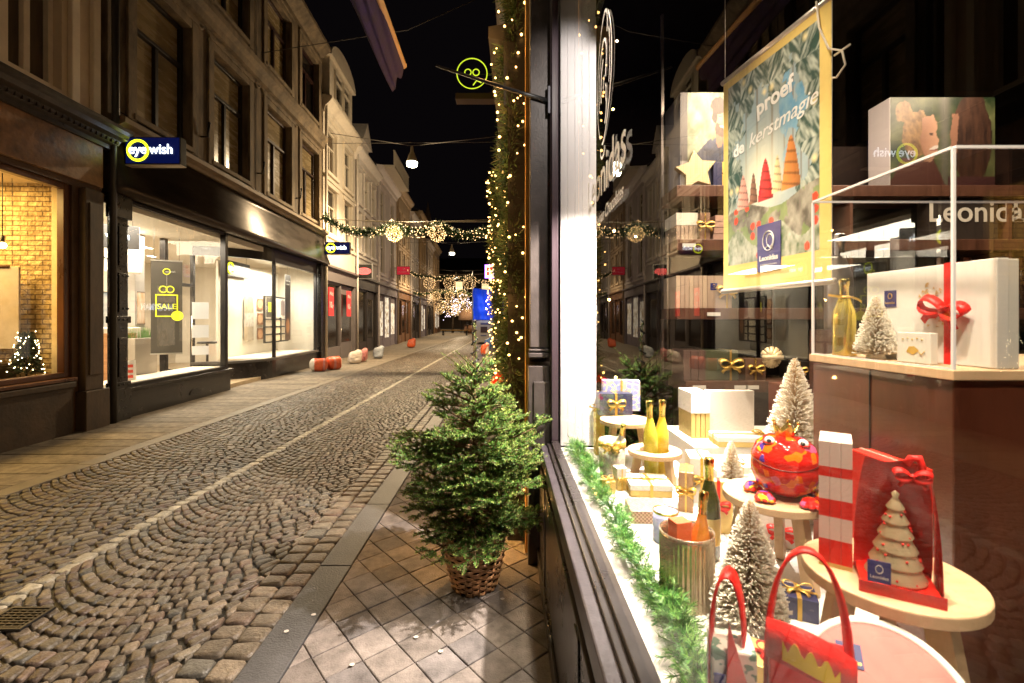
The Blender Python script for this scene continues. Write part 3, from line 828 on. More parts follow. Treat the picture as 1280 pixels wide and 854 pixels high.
    for q in (-.2, .2):
        c = MB(); c.tube([(q, 0, 2.77), (q, 0, 3.42)], .003, 5); c.build('wire', BLACKM, t_)
    c = MB(); ring(c, (0, -.012, 2.55), .055, .008)
    z = 1.66
    c.box(-.18, .18, -.014, -.008, z, z + .022); c.box(-.18, .18, -.014, -.008, z + .42, z + .442); c.box(-.18, -.158, -.014, -.008, z, z + .44); c.box(.158, .18, -.014, -.008, z, z + .44)
    ring(c, (-.055, -.012, z + .54), .06, .010); ring(c, (.055, -.012, z + .54), .06, .010)
    c.lathe([(.001, 0), (.10, 0)], 24, (.17, -.016, z + .02), M=Matrix.Rotation(R(90), 4, 'X'))
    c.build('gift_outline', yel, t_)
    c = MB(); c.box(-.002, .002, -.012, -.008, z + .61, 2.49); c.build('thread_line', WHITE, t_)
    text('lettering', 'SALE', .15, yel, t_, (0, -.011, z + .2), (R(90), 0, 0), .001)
    text('lettering', 'eyewish', .05, WHITE, t_, (.06, -.02, 2.55), (R(90), 0, 0), .001)
    # counter with wooden front, leaflet stand
    t_ = empty('cash_counter', 'white counter with a wooden front panel low in the first optician window', 'counter', W(1.55, 1.15, .10), rz + R(-50))
    c = MB(); c.box(-.3, .45, 0, .5, 0, 1.35); c.build('carcass', wm, t_, bevel=.008)
    c = MB(); c.box(-.24, .38, -.012, -.001, .15, 1.25); c.build('front_panel', mat('oak', (.50, .26, .12), .45, var=.25, vscale=4, stretch=(1, 1, 6)), t_, bevel=.003)
    t_ = empty('leaflet_stand', 'small leaflet stand with red printed cards at the foot of the first optician window', 'leaflet stand', W(.92, .40, .552), rz + R(-50))
    c = MB(); c.prism([(0, 0), (.12, 0), (.06, .34)], 'x', -.13, .13); c.build('easel', WHITE, t_)
    c = MB()
    for i in range(2):
        for j in range(3): c.cbox((-.055 + i * .11, .01 + j * .02 - .012, .06 + j * .09), (.07, .004, .05))
    c.build('cards', mat('red_print', (.65, .07, .04), .4), t_)
    t_ = empty('display_screen', 'orange lit screen on a black stand behind the wooden counter', 'screen', W(1.75, 2.1, .1), rz + R(-40))
    c = MB(); c.box(-.3, .3, -.02, .02, 1.35, 1.85); c.box(-.05, .05, 0, .05, 0, 1.4); c.build('housing', BLACKM, t_, bevel=.005)
    c = MB(); c.box(-.27, .27, -.026, -.021, 1.38, 1.82); c.build('display', mat('screen_orange', (.6, .3, .2), .3, emit=(1, .5, .3), estr=.7), t_)
    # planter
    t_ = empty('planter_box', 'tall taupe planter with bright green grass beside the sale banner', 'planter', W(1.95, .98, .10), rz)
    c = MB(); c.prism([(-.3, -.2), (.3, -.2), (.3, .2), (-.3, .2)], 'z', 0, 1.15); c.build('tub', mat('taupe', (.36, .32, .27), .5), t_, bevel=.012)
    c = MB(); rr = random.Random(2)
    for k in range(500):
        x, y = rr.uniform(-.28, .28), rr.uniform(-.18, .18); h = rr.uniform(.12, .28); dx, dy = rr.uniform(-.08, .08), rr.uniform(-.08, .08)
        c.add([(x - .006, y, 1.14), (x + .006, y, 1.14), (x + dx, y + dy, 1.14 + h)], [(0, 1, 2)])
    c.build('foliage', mat('fresh_green', (.12, .30, .05), .6, var=.3), t_, kind='stuff')
    # shelving of spectacles along the back wall
    for k, x in enumerate((1.0, 2.3, 5.2)):
        t_ = empty('spectacle_rack', ['dark back wall rack with rows of spectacles, nearest the counter', 'dark back wall rack with rows of spectacles behind the banner', 'dark back wall rack with rows of spectacles deep behind the shop door'][k], 'rack', W(x, 4.9, .4), rz, 'spectacle racks on the back wall')
        c = MB(); c.box(-.5, .5, -.05, .08, 0, 1.9); c.build('back_panel', mat('warm_grey', (.16, .13, .10), .5), t_)
        for j in range(6):
            c = MB(); c.box(-.48, .48, -.15, -.05, .15 + j * .3, .17 + j * .3); c.build('shelf', WHITE, t_)
        c = MB()
        for j in range(6):
            for i in range(6):
                x_ = -.4 + i * .16
                for s_ in (-.03, .03): ring(c, (x_ + s_, -.12, .205 + j * .3), .022, .004, 8)
        c.build('spectacles', BLACKM, t_)
    for k, (x, y, w_, h_, z_, ang, cc, lb) in enumerate(((3.9, 4.93, .7, 1.0, 1.3, 0, (.35, .2, .12), 'framed brown advert on the back wall behind the shop door'), (6.6, 4.93, .9, 1.2, 1.2, 0, (.12, .2, .3), 'framed bluish advert far right on the back wall'), (2.79, 1.48, .24, .7, 1.5, 0, (.5, .3, .16), 'slim advert on the grey column'), (1.6, 4.9, 1.4, .35, 2.6, 0, (.08, .05, .04), 'long dark header board high on the back wall'))):
        tag(art('wall_advert', w_, h_, 16, 16, lambda u_, v, cc=cc: mixc(cc, (.75, .68, .58), fbm(u_ * 4 + cc[0] * 9, v * 4) * 1.6 - .4) if .05 < u_ < .95 and .05 < v < .95 else (.03, .03, .03), loc=W(x, y, z_), rot=(0, 0, rz)), lb, 'advert')
    for k in range(4):
        t_ = empty('pendant_lamp', ['small black pendant lamp nearest the first optician window', 'second small black pendant lamp inside the optician shop', 'third small black pendant lamp inside the optician shop', 'deepest small black pendant lamp inside the optician shop'][k], 'lamp', W(1.2 + k * .75, 1.9 + k * .5, 0), rz)
        c = MB(); c.lathe([(.02, 2.75), (.10, 2.60), (.095, 2.60), (.015, 2.74)], 16); c.build('lamp_shade', BLACKM, t_); c = MB(); c.tube([(0, 0, 2.75), (0, 0, 3.42)], .004, 4); c.build('cord', BLACKM, t_)
    for k, (x, y) in enumerate(((2.55, 2.0), (3.0, 2.5), (4.9, 2.9))):
        t_ = empty('shop_chair', ['light wooden chair behind the grey column', 'light wooden chair beside the display table', 'light wooden chair deep behind the curved window'][k], 'chair', W(x, y, .1), rz + k)
        c = MB(); c.box(-.2, .2, -.2, .2, .43, .47); c.build('seat', MATS['oak'], t_, bevel=.01); c = MB(); c.box(-.2, .2, .17, .2, .6, .88); c.build('backrest', MATS['oak'], t_, bevel=.01)
        for sx_ in (-.17, .17):
            for sy_ in (-.17, .17): c = MB(); c.tube([(sx_, sy_, 0), (sx_ * .95, sy_ * .95, .6 if sy_ > 0 else .43)], .014, 6); c.build('leg', BLACKM, t_)
    # dark lit sign inside, twice (above the counter; by the curved window)
    for (x, y, z, wd, a, lb) in ((1.25, 1.0, 2.9, .95, -60, 'dark hanging shop name board inside the first optician window'), (6.15, 1.25, 2.82, 1.35, 0, 'dark hanging shop name board with a yellow ring inside the curved optician window')):
        sign_inside(W(x, y, z), rz + R(a), wd, lb)
    # CCTV-like white unit with arm
    t_ = empty('wall_unit', 'white wall mounted air unit with a looping cable near the shop ceiling', 'air unit', W(2.35, 1.5, 2.55), rz + R(-60))
    c = MB(); c.box(-.28, .28, -.15, .15, 0, .62); c.build('housing', WHITE, t_, bevel=.03)
    c = MB(); c.tube([(-.1, -.16, .15), (-.3, -.2, .3), (-.45, -.2, .45), (-.3, -.18, .5), (-.1, -.16, .42)], .012, 6); c.build('cable', BLACKM, t_)
    # white notices taped on the return glass
    for k, (z, h) in enumerate(((1.62, .36), (1.22, .27), (.85, .19))):
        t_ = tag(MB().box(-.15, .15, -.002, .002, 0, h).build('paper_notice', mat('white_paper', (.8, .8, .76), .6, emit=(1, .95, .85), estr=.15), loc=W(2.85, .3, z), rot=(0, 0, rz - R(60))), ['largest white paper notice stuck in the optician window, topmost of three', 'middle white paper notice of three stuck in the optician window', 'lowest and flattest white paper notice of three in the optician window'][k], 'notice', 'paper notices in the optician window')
    # pictures on the backdrop of window two
    def pic1(u_, v): return mixc((.25, .2, .12), (.55, .5, .4), fbm(u_ * 4, v * 7)) if v > .62 else (mixc((.75, .7, .62), (.2, .17, .14), fbm(u_ * 9 + 3, v * 20)) if v > .3 else mixc((.3, .22, .12), (.5, .45, .38), fbm(u_ * 5, v * 9)))
    t_ = tag(art('narrow_photo', .56, 1.35, 20, 40, pic1, loc=W(6.95, 1.30, .98), rot=(0, 0, rz)), 'tall narrow photo panel left on the backdrop of the second optician window', 'picture')
    for k in range(3):
        def pic(u_, v, k=k): return mixc((.5, .18, .08), (.7, .55, .35), fbm(u_ * 5 + k * 4, v * 5)) if math.hypot(u_ - .5, v - .5) < .38 else (.25, .12, .07)
        tag(art('small_photo', .42, .36, 14, 12, pic, loc=W(7.68, 1.31, .98 + k * .47), rot=(0, 0, rz)), ['lowest small reddish portrait card of three on the optician backdrop', 'middle small reddish portrait card of three on the optician backdrop', 'topmost small reddish portrait card of three on the optician backdrop'][k], 'picture', 'three portrait cards')
    t_ = empty('display_grid', 'black framed grid of cream tiles behind the hanging grey strip in the second optician window', 'display', W(8.02, .95, .0), rz)
    c = MB()
    for x in (-.85, -.3, .28, .85): c.box(x - .02, x + .02, -.03, .03, .9, 2.35)
    for z in (.9, 1.14, 1.38, 1.62, 2.33): c.box(-.85, .85, -.03, .03, z - .02, z + .02)
    c.build('frame', BLACKM, t_)
    c = MB()
    for i in range(3):
        for j in range(3): c.box(-.82 + i * .57, -.33 + i * .57, -.01, .01, .93 + j * .24, 1.11 + j * .24)
    c.build('tiles', mat('cream_tile', (.75, .68, .55), .4), t_)
    def pic3(u_, v): return (.08, .07, .06) if u_ < .36 else mixc((.75, .72, .66), (.25, .2, .2), 1 if (.62 < u_ < .82 and abs(v - .5) < .45 - abs(u_ - .72)) else 0)
    art('poster', 1.62, .62, 26, 14, pic3, t_, loc=(0, -.035, 1.68))
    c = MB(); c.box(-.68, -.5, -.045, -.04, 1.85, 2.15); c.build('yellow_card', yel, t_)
    t_ = empty('hanging_strip', 'tall dark grey strip with small print and a face hanging in the second optician window', 'banner', W(7.9, .55, .0), rz)
    def pic4(u_, v):
        if v < .42:
            d = math.hypot((u_ - .5) / .36, (v - .22) / .13)
            return mixc((.50, .28, .16), (.12, .085, .07), (d - .7) * 3)
        return (.09, .085, .08)
    art('cloth', .42, 2.1, 14, 60, pic4, t_, loc=(0, 0, .95))
    text('lettering', 'TWEEDE BRIL', .05, WHITE, t_, (0, -.006, 2.85), (R(90), 0, 0), .001); text('lettering', 'GRATIS', .06, WHITE, t_, (0, -.006, 2.74), (R(90), 0, 0), .001)
    c = MB(); c.tube([(0, 0, 3.05), (0, 0, 3.4)], .003, 5); c.build('wire', BLACKM, t_)
    t_ = empty('dark_stool', 'small round dark table standing in the curved optician window', 'stool', W(4.75, 1.25, .10), rz)
    c = MB(); c.lathe([(0, .9), (.22, .9), (.22, .95), (0, .95)], 24); c.build('seat', BLACKM, t_)
    c = MB(); c.tube([(0, 0, 0), (0, 0, .9)], .03, 10); c.build('post', BLACKM, t_); c = MB(); c.lathe([(0, .03), (.18, .02), (.18, 0), (0, 0)], 20); c.build('base', BLACKM, t_)
    # blinds-like dark desk items in the room
    for (x, y, w_, d_, h_, lb) in ((3.4, 3.6, 1.4, .6, 1.0, 'white service desk deep in the optician shop behind the door'), (2.2, 3.2, 1.2, .5, .95, 'white display table behind the sale banner')):
        t_ = empty('service_desk', lb, 'desk', W(x, y, .1), rz)
        c = MB(); c.box(-w_ / 2, w_ / 2, -d_ / 2, d_ / 2, 0, h_); c.build('carcass', wm, t_, bevel=.01)
        c = MB(); c.box(-w_ / 2 - .03, w_ / 2 + .03, -d_ / 2 - .03, d_ / 2 + .03, h_ + .001, h_ + .04); c.build('worktop', MATS['oak'], t_, bevel=.005)

def sign_inside(loc, rz, wd, lb):
    t_ = empty('name_board', lb, 'sign', loc, rz)
    c = MB(); c.box(-wd / 2, wd / 2, -.04, .04, 0, .42); c.build('board', mat('board_dark', (.05, .05, .055), .5), t_, bevel=.005)
    ringg = MB(); n = 30
    x = -wd / 2 + .28
    ringg.tube([(x + .15 * cos(2 * pi * k / n), -.05, .21 + .15 * sin(2 * pi * k / n)) for k in range(n)], .018, 8, close=True)
    ringg.build('ring', YGLOW, t_)
    text('lettering', 'eye', .19, WGLOW, t_, (x, -.05, .22), (R(90), 0, 0), .004, bold=.004); text('lettering', 'wish', .19, WGLOW, t_, (x + .37, -.05, .22), (R(90), 0, 0), .004, bold=.004)
    for q in (-wd * .4, wd * .4):
        c = MB(); c.tube([(q, 0, .42), (q, 0, 3.42 - loc[2])], .004, 5); c.build('wire', BLACKM, t_)

YGLOW = mat('yellow_glow', (.8, .9, .05), .4, emit=(.78, .90, .01), estr=1.8)
WGLOW = mat('white_glow', (.9, .95, 1), .4, emit=(.75, .86, 1.0), estr=2.6)
house_b()

# projecting light boxes of the optician
def light_box(Y, z, wd, ht, lb, off=.16):
    loc = lw(Y, -off, z); t_ = empty('projecting_sign', lb, 'shop sign', loc, 0, 'projecting optician signs')
    bm = mat('sign_navy', (.006, .009, .035), .25, emit=(.005, .02, .25), estr=.10)
    c = MB(); c.box(0, wd, -.07, .07, 0, ht); c.build('housing', BLACKM, t_, bevel=.008)
    c = MB(); c.box(.015, wd - .015, -.074, -.0702, .015, ht - .015); c.build('face', bm, t_)
    c = MB(); c.box(0.0, wd, -.07, .07, -.014, -.0005); c.build('underside_trim', mat('pale_trim', (.55, .5, .42), .4), t_)
    n = 36; x = wd * .24; rd = ht * .36
    c = MB(); c.tube([(x + rd * cos(2 * pi * k / n), -.078, ht / 2 + rd * sin(2 * pi * k / n)) for k in range(n)], ht * .045, 8, close=True); c.build('ring', YGLOW, t_)
    text('lettering', 'eye', ht * .50, WGLOW, t_, (x, -.084, ht * .53), (R(90), 0, 0), .003, bold=.006, sx=.95)
    text('lettering', 'wish', ht * .50, WGLOW, t_, (wd * .665, -.084, ht * .53), (R(90), 0, 0), .003, bold=.006, sx=.95)
    for z_ in (ht * .3, ht * .7):
        c = MB(); c.tube([(-off, 0, z_), (.01, 0, z_)], .02, 8); c.build('bracket', BLACKM, t_)
light_box(7.35, 1.6 + (400 - 207) * 7.35 / F, .87, .43, 'big dark lit eye shop sign beside the black cornice, nearest of the two')
light_box(16.5, 1.6 + (400 - 318) * 16.5 / F, .88, .43, 'smaller looking lit eye shop sign at the far end of the optician shop')
# ---- terrace beyond the optician
def terrace(Ya, Yb, H, name_lb, wallc, floors, nwin, style, shop, rl, extra=None, side='L', var=.12, z_shop=3.6, cornice=.35, deep=6):
    Ln = Yb - Ya
    if side == 'L': loc, rz = lframe(Ya); 
    else: loc, rz = (RX(Yb) + .02, Yb, 0), RZR
    r = empty('town_house', name_lb, 'building', loc, rz, None)
    wm = mat('render_%s' % name_lb[:18].replace(' ', '_'), wallc, .75, var=var, vscale=1.2, bump=.15, bscale=20, stretch=(1, 1, .5))
    tm = mat('trim_%s' % name_lb[:18].replace(' ', '_'), tuple(min(.8, c * 1.2) for c in wallc), .6, var=.1)
    holes = []
    for (z0, z1) in floors:
        wd = Ln / nwin
        for k in range(nwin):
            c = wd * (k + .5); hw = min(.55, wd * .27)
            holes.append((c - hw, c + hw, z0, z1))
    b = MB(); wall_holes(b, 0, Ln, z_shop, H, holes, .2)
    b.box(0.0, Ln, .21, deep, 0, H); 
    b.quad((0, 0, z_shop), (0, .22, z_shop), (0, .22, H), (0, 0, H)); b.quad((Ln, 0, z_shop), (Ln, .22, z_shop), (Ln, .22, H), (Ln, 0, H)); b.quad((0, 0, z_shop), (Ln, 0, z_shop), (Ln, .22, z_shop), (0, .22, z_shop))
    b.build('wall', wm, r)
    b = MB()
    b.prism([(0, H - .5), (-.08, H - .48), (-.12, H - .3), (-cornice * .8, H - .15), (-cornice, H - .05), (-cornice, H + .06), (0, H + .1)][::-1], 'x', -.02, Ln + .02)
    zz = [f[0] for f in floors]
    b.build('cornice', tm, r)
    for z0 in zz: b = MB(); b.box(0, Ln, -.06, 0, z0 - .42, z0 - .3); b.build('string_course', tm, r)
    sur = []
    for a, c, z0, z1 in holes:
        b = MB()
        b.box(a - .12, a - .003, -.04, 0, z0 - .1, z1 + .12); b.box(c + .003, c + .12, -.04, 0, z0 - .1, z1 + .12); b.box(a - .16, c + .16, -.08, 0, z1 + .003, z1 + .16)
        b.box(a - .14, c + .14, -.1, 0, z0 - .22, z0 - .102)
        sur.append(b.build('surround', tm, r))
    fm = mat('pale_sash', (.62, .56, .46), .5, var=.05)
    for i, h in enumerate(holes): sur[i].parent = window(r, *h, .13, fm, [PANE_DARK, PANE_DARK, MATS['curtained_pane'], PANE_LIT][hash_i(i, Ya) if style != 'x' else 0], transom=.6, t=.05, mull=style == 'm')
    # roof
    b = MB(); b.prism([(-.1, H + .1), (3.2, H + 2.2), (6, H + .1)], 'x', 0, Ln); b.build('roof', mat('slate_roof', (.02, .018, .02), .6, var=.4), r)
    # shop front
    sm, sg, kind = shop
    b = MB(); b.box(-.0, Ln, -.09, .2, z_shop - .55, z_shop - .003)
    b.box(0, .22, -.06, .2, 0, z_shop - .555); b.box(Ln - .22, Ln, -.06, .2, 0, z_shop - .555)
    n = max(2, round(Ln / 1.7)); ws = (Ln - .44) / n
    for k in range(1, n): b.box(.22 + k * ws - .06, .22 + k * ws + .06, -.03, .2, 0, z_shop - .555)
    b.prism([(0, z_shop - .1), (-.2, z_shop - .06), (-.2, z_shop + .02), (0, z_shop + .05)][::-1], 'x', 0, Ln)
    b.build('shop_front', sm, r)
    for k in range(n):
        xa, xb = .22 + k * ws + .062, .22 + (k + 1) * ws - .062
        door = (k + int(Ya)) % 2 == 1
        if door:
            c = MB(); c.box(xa, xb, .05, .12, 0.02, z_shop - .6); d_ = c.build('door', sm, r)
            c = MB(); c.box(xa + .15, xb - .15, .035, .048, .7, z_shop - .95); c.build('pane', PANE_DARK if kind != 'lit' else sg, d_)
            c = MB(); c.tube([(xa + .1, .0, .95), (xa + .1, .0, 1.25)], .015, 6); c.build('handle', MATS['steel'], d_)
        else:
            c = MB(); c.box(xa, xb, -.02, .12, 0.0, .55); c.box(xa, xa + .05, -.01, .12, .55, z_shop - .6); c.box(xb - .05, xb, -.01, .12, .55, z_shop - .6); c.box(xa, xb, -.01, .12, z_shop - .65, z_shop - .56)
            w_ = c.build('shop_window', sm, r)
            c = MB(); c.box(xa + .05, xb - .05, .06, .065, .56, z_shop - .66); c.build('pane', sg, w_)
    # drainpipe
    b = MB(); b.tube([(.06, -.12, 0), (.06, -.12, H - .2)], .05, 8); b.build('drainpipe', tm, r)
    return r

def hash_i(i, Y):
    h = hsh(i * 3.1, Y)
    return 0 if h < .55 else 1 if h < .6 else 2 if h < .95 else 3

lit_win = mat('lit_shop_goods', (.5, .4, .25), .4, var=.9, vscale=7, emit=(1, .80, .5), estr=.0)
t, N, Lk, bs = nt(lit_win)
vo = N.new('ShaderNodeTexVoronoi'); vo.inputs['Scale'].default_value = 5; tc = N.new('ShaderNodeTexCoord'); Lk.new(tc.outputs['Object'], vo.inputs['Vector'])
rp = N.new('ShaderNodeValToRGB'); e = rp.color_ramp.elements; e[0].color = (.9, .75, .5, 1); e[1].color = (.15, .08, .03, 1); e[1].position = .8
x_ = rp.color_ramp.elements.new(.45); x_.color = (1, .9, .7, 1)
Lk.new(vo.outputs['Color'], rp.inputs['Fac']); Lk.new(rp.outputs['Color'], bs.inputs['Emission Color']); bs.inputs['Emission Strength'].default_value = .45
grey_sf = mat('grey_shop_front', (.16, .14, .14), .5, var=.15); dark_sf = mat('dark_shop_front', (.025, .02, .018), .4, var=.3)
lilac_sf = mat('lilac_grey_shop_front', (.22, .19, .23), .5, var=.12); brown_sf = mat('brown_wood_shop_front', (.14, .065, .03), .5, var=.3)
dark_glass = PANE_DARK
C_ = lambda px: 5.80 / ((HX - px) / F - .06)
hC = terrace(16.62, 20.75, 9.6, 'cream house with an arched dormer next to the brown stone house', (.60, .54, .45), [(4.9, 6.55), (7.2, 8.75)], 2, 'm', (grey_sf, dark_glass, 'dark'), 0)
# arched dormer
b = MB(); b.box(.5, 3.4, -.1, 2.5, 9.75, 11.35); pr = [(.35, 11.35)] + [(1.95 + 1.6 * cos(a), 11.35 + .75 * sin(a)) for a in [pi - pi * k / 12 for k in range(13)]] + [(3.55, 11.35)]
b.prism(pr[::-1], 'y', -.22, 2.5)
d_ = b.build('dormer', MATS['render_cream_house_with_'] if 'render_cream_house_with_' in MATS else hC.children[0].data.materials[0], hC)
window(hC, 1.0, 1.85, 9.95, 11.1, -.12, MATS['pale_sash'], PANE_DARK, t=.06, mull=False); window(hC, 2.05, 2.9, 9.95, 11.1, -.12, MATS['pale_sash'], PANE_DARK, t=.06, mull=False)
hD = terrace(20.75, 25.0, 9.3, 'white plastered house between the cream house and the lilac shop', (.66, .62, .58), [(4.9, 6.6), (7.1, 8.5)], 3, 'm', (dark_sf, dark_glass, 'dark'), 0)
b = MB(); b.box(1.5, 2.9, .1, 2.0, 9.3, 10.2); b.prism([(1.3, 10.2), (3.1, 10.2), (2.2, 11.3)], 'y', -.05, 2); b.build('dormer', hD.children[0].data.materials[0], hD)
hE = terrace(25.0, 30.6, 9.9, 'white house with a balcony and lilac grey shop front', (.62, .57, .57), [(4.3, 6.7), (7.2, 8.9)], 2, 'm', (lilac_sf, lit_win, 'lit'), 0)
b = MB(); b.box(.4, 5.2, -.9, .0, 9.95, 10.1); 
for k in range(17): b.box(.42 + k * .295, .47 + k * .295, -.88, -.83, 10.1, 10.85)
b.box(.4, 5.2, -.9, -.82, 10.85, 10.92); b.build('balcony', MATS['pale_sash'], hE)
terrace(30.6, 36.2, 10.6, 'tan house with a brown wooden shop front halfway down the street', (.42, .32, .22), [(4.3, 6.3), (7.0, 9.0)], 3, 'm', (brown_sf, dark_glass, 'dark'), 0)
terrace(36.2, 41.0, 10.0, 'grey house with black shutters beyond the brown wooden shop front', (.48, .44, .42), [(4.3, 6.3), (7.0, 8.8)], 2, 'm', (dark_sf, dark_glass, 'dark'), 0)
terrace(41.0, 46.0, 11.2, 'tall ochre house far down the left side', (.42, .30, .17), [(4.3, 6.3), (7.0, 9.0)], 3, 'm', (lilac_sf, lit_win, 'lit'), 0)
terrace(46.0, 52.5, 9.6, 'low grey plastered house near the far end of the left side', (.38, .32, .27), [(4.3, 6.3), (7.0, 8.6)], 3, 'm', (dark_sf, dark_glass, 'dark'), 0)
terrace(52.5, 60.0, 10.4, 'last ochre house on the left before the crossing', (.45, .33, .2), [(4.3, 6.3), (7.0, 9.0)], 3, 'm', (brown_sf, lit_win, 'lit'), 0)
# church spire peeping over the far roofs
t_ = empty('church_spire', 'slim pointed spire rising behind the far roofs', 'spire', (-14.5, 80, 0))
b = MB(); b.box(-1.3, 1.3, -1.3, 1.3, 0, 14); b.build('tower', mat('spire_stone', (.30, .2, .12), .8, var=.3), t_)
b = MB(); b.lathe([(1.6, 14), (.02, 22)], 8, smooth=False); b.build('spire', MATS['spire_stone'], t_)

# posters in the cream house shop
for k, (Y, lb) in enumerate(((17.15, 'bright red price poster beside the drainpipe of the cream house'), (19.4, 'red price poster above the door edge of the cream house'))):
    t_ = empty('price_poster', lb, 'poster', lw(Y, -.14, 1.75), RZL, 'red price posters')
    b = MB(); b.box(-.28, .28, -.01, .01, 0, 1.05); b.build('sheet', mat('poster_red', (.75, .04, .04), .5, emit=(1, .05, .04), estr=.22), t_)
    text('lettering', 'Alles', .2, WHITE, t_, (0, -.014, .82), (R(90), 0, 0), .001); text('lettering', '10,-', .3, WHITE, t_, (0, -.014, .4), (R(90), 0, 0), .001, bold=.02)

# ---- projecting signs further on
def flat_sign(name, lb, Y, px0, px1, py0, py1, faces, parent=None):
    p = dp(px0, py1, Y); q = dp(px1, py0, Y)
    t_ = empty(name, lb, 'shop sign', (p.x, Y, p.z))
    wd, ht = q.x - p.x, q.z - p.z
    c = MB(); c.box(0, wd, -.05, .05, 0, ht); c.build('housing', faces[0], t_, bevel=.01)
    c = MB(); c.box(.03, wd - .03, -.056, -.051, .03, ht - .03); c.build('face', faces[1], t_)
    if p.x < -3:
        c = MB(); c.tube([(-(p.x - LX(Y)), 0, ht * .8), (.02, 0, ht * .8)], .02, 6); c.build('bracket', BLACKM, t_)
    return t_, wd, ht
sgrey = mat('sign_grey', (.2, .2, .2), .5)
t_, wd, ht = flat_sign('barber_sign', 'square black sign with a glowing red oval emblem on the white house', 20.9, 445, 466, 330, 349, (sgrey, mat('sign_black', (.008, .008, .008), .4)))
red_gl = mat('red_glow', (.8, .1, .1), .5, emit=(1, .16, .14), estr=1.1)
c = MB()
for k in range(5):
    rx = (.20, .27, .30, .27, .20)[k] * wd / .75
    c.box(wd / 2 - rx, wd / 2 + rx, -.064, -.058, ht * (.34 + k * .075), ht * (.34 + k * .075) + .028)
n = 26
c.tube([(wd / 2 + .31 * cos(2 * pi * k / n) * wd / .75, -.06, ht * .51 + .15 * sin(2 * pi * k / n)) for k in range(n)], .008, 6, close=True)
c.build('emblem', red_gl, t_)
t_, wd, ht = flat_sign('red_shop_sign', 'wide dark red sign with small pale lettering on the tan house', 30.0, 496, 513, 333, 344, (sgrey, mat('sign_red', (.32, .012, .02), .5, emit=(.6, .02, .04), estr=.35)))
text('lettering', 'THE SHOE HOUSE', .09, WHITE, t_, (wd / 2, -.06, ht * .35), (R(90), 0, 0), .001); text('lettering', 'TSH', .1, WHITE, t_, (wd / 2, -.06, ht * .68), (R(90), 0, 0), .001)
t_, wd, ht = flat_sign('gift_sign', 'white lit square sign with a red four part emblem and violet edge', 24.0, 606, 618, 331, 348, (mat('violet_edge', (.3, .1, .6), .5, emit=(.35, .1, 1), estr=2.0), mat('sign_lit_white', (.9, .85, .8), .5, emit=(1, .85, .75), estr=.9)))
c = MB()
for i in (0, 1):
    for j in (0, 1): c.box(wd * (.2 + .33 * i), wd * (.47 + .33 * i), -.066, -.06, ht * (.2 + .33 * j), ht * (.47 + .33 * j))
c.build('emblem', mat('red_emblem', (.8, .03, .03), .5, emit=(1, .06, .03), estr=.9), t_)
c = MB(); c.tube([(wd, 0, ht * .6), (1.1, 0, ht * .6)], .02, 6); c.build('bracket', BLACKM, t_)

# ---- refuse sacks and boxes along the left walls
def sack(name, lb, pos, sx, sy, sz, cols, rz=0, group='sacks put out along the left wall', tie=True):
    """upright filled sack: a slumped, creased pillow with soft corners"""
    t_ = empty(name, lb, 'refuse sack', pos, rz, group)
    b = MB(); n, k = 44, 28; vs = []; fs = []; o = pos[1] * 1.7 + pos[0]
    for i in range(k + 1):
        t = i / k; r = max(0.02, 1 - abs(2 * t - 1) ** 4.5) ** .42
        lean = .12 * sx * t * t
        for j in range(n):
            a = 2 * pi * j / n; sq = (abs(cos(a)) ** 3.6 + abs(sin(a)) ** 3.6) ** (-1 / 3.6)
            cr = 1 + .34 * (fbm(cos(a) * 1.5 + 9 + o, sin(a) * 1.5 + t * 2.6 + 5) - .47) + .16 * (fbm(cos(a) * 5 + 3 + o, t * 6 + sin(a) * 5) - .47)
            ear = 1 + .12 * max(0, t - .75) * 4 * (abs(cos(a)) ** 3)
            vs.append((r * sq * cr * ear * cos(a) * sx / 2 + lean, r * sq * cr * sin(a) * sy / 2 * (1 - .35 * t), sz * t * (1 + .08 * cos(a) * t)))
    for i in range(k):
        for j in range(n): fs.append((i * n + j, i * n + (j + 1) % n, (i + 1) * n + (j + 1) % n, (i + 1) * n + j))
    fs += [tuple(range(n))[::-1], tuple(range(k * n, k * n + n))]; b.add(vs, fs, 0, True)
    for q in range(k * n):
        i, j = divmod(q, n)
        if len(cols) > 1 and fbm(j / n * 6 + o, i / k * 2.5) > .52: b.m[q] = 1
    b.build('bag', [mat('bag_%s' % c_[0], c_[1], .42, var=.2, vscale=9, bump=.6, bscale=12, coat=.15) for c_ in cols], t_)
    return t_
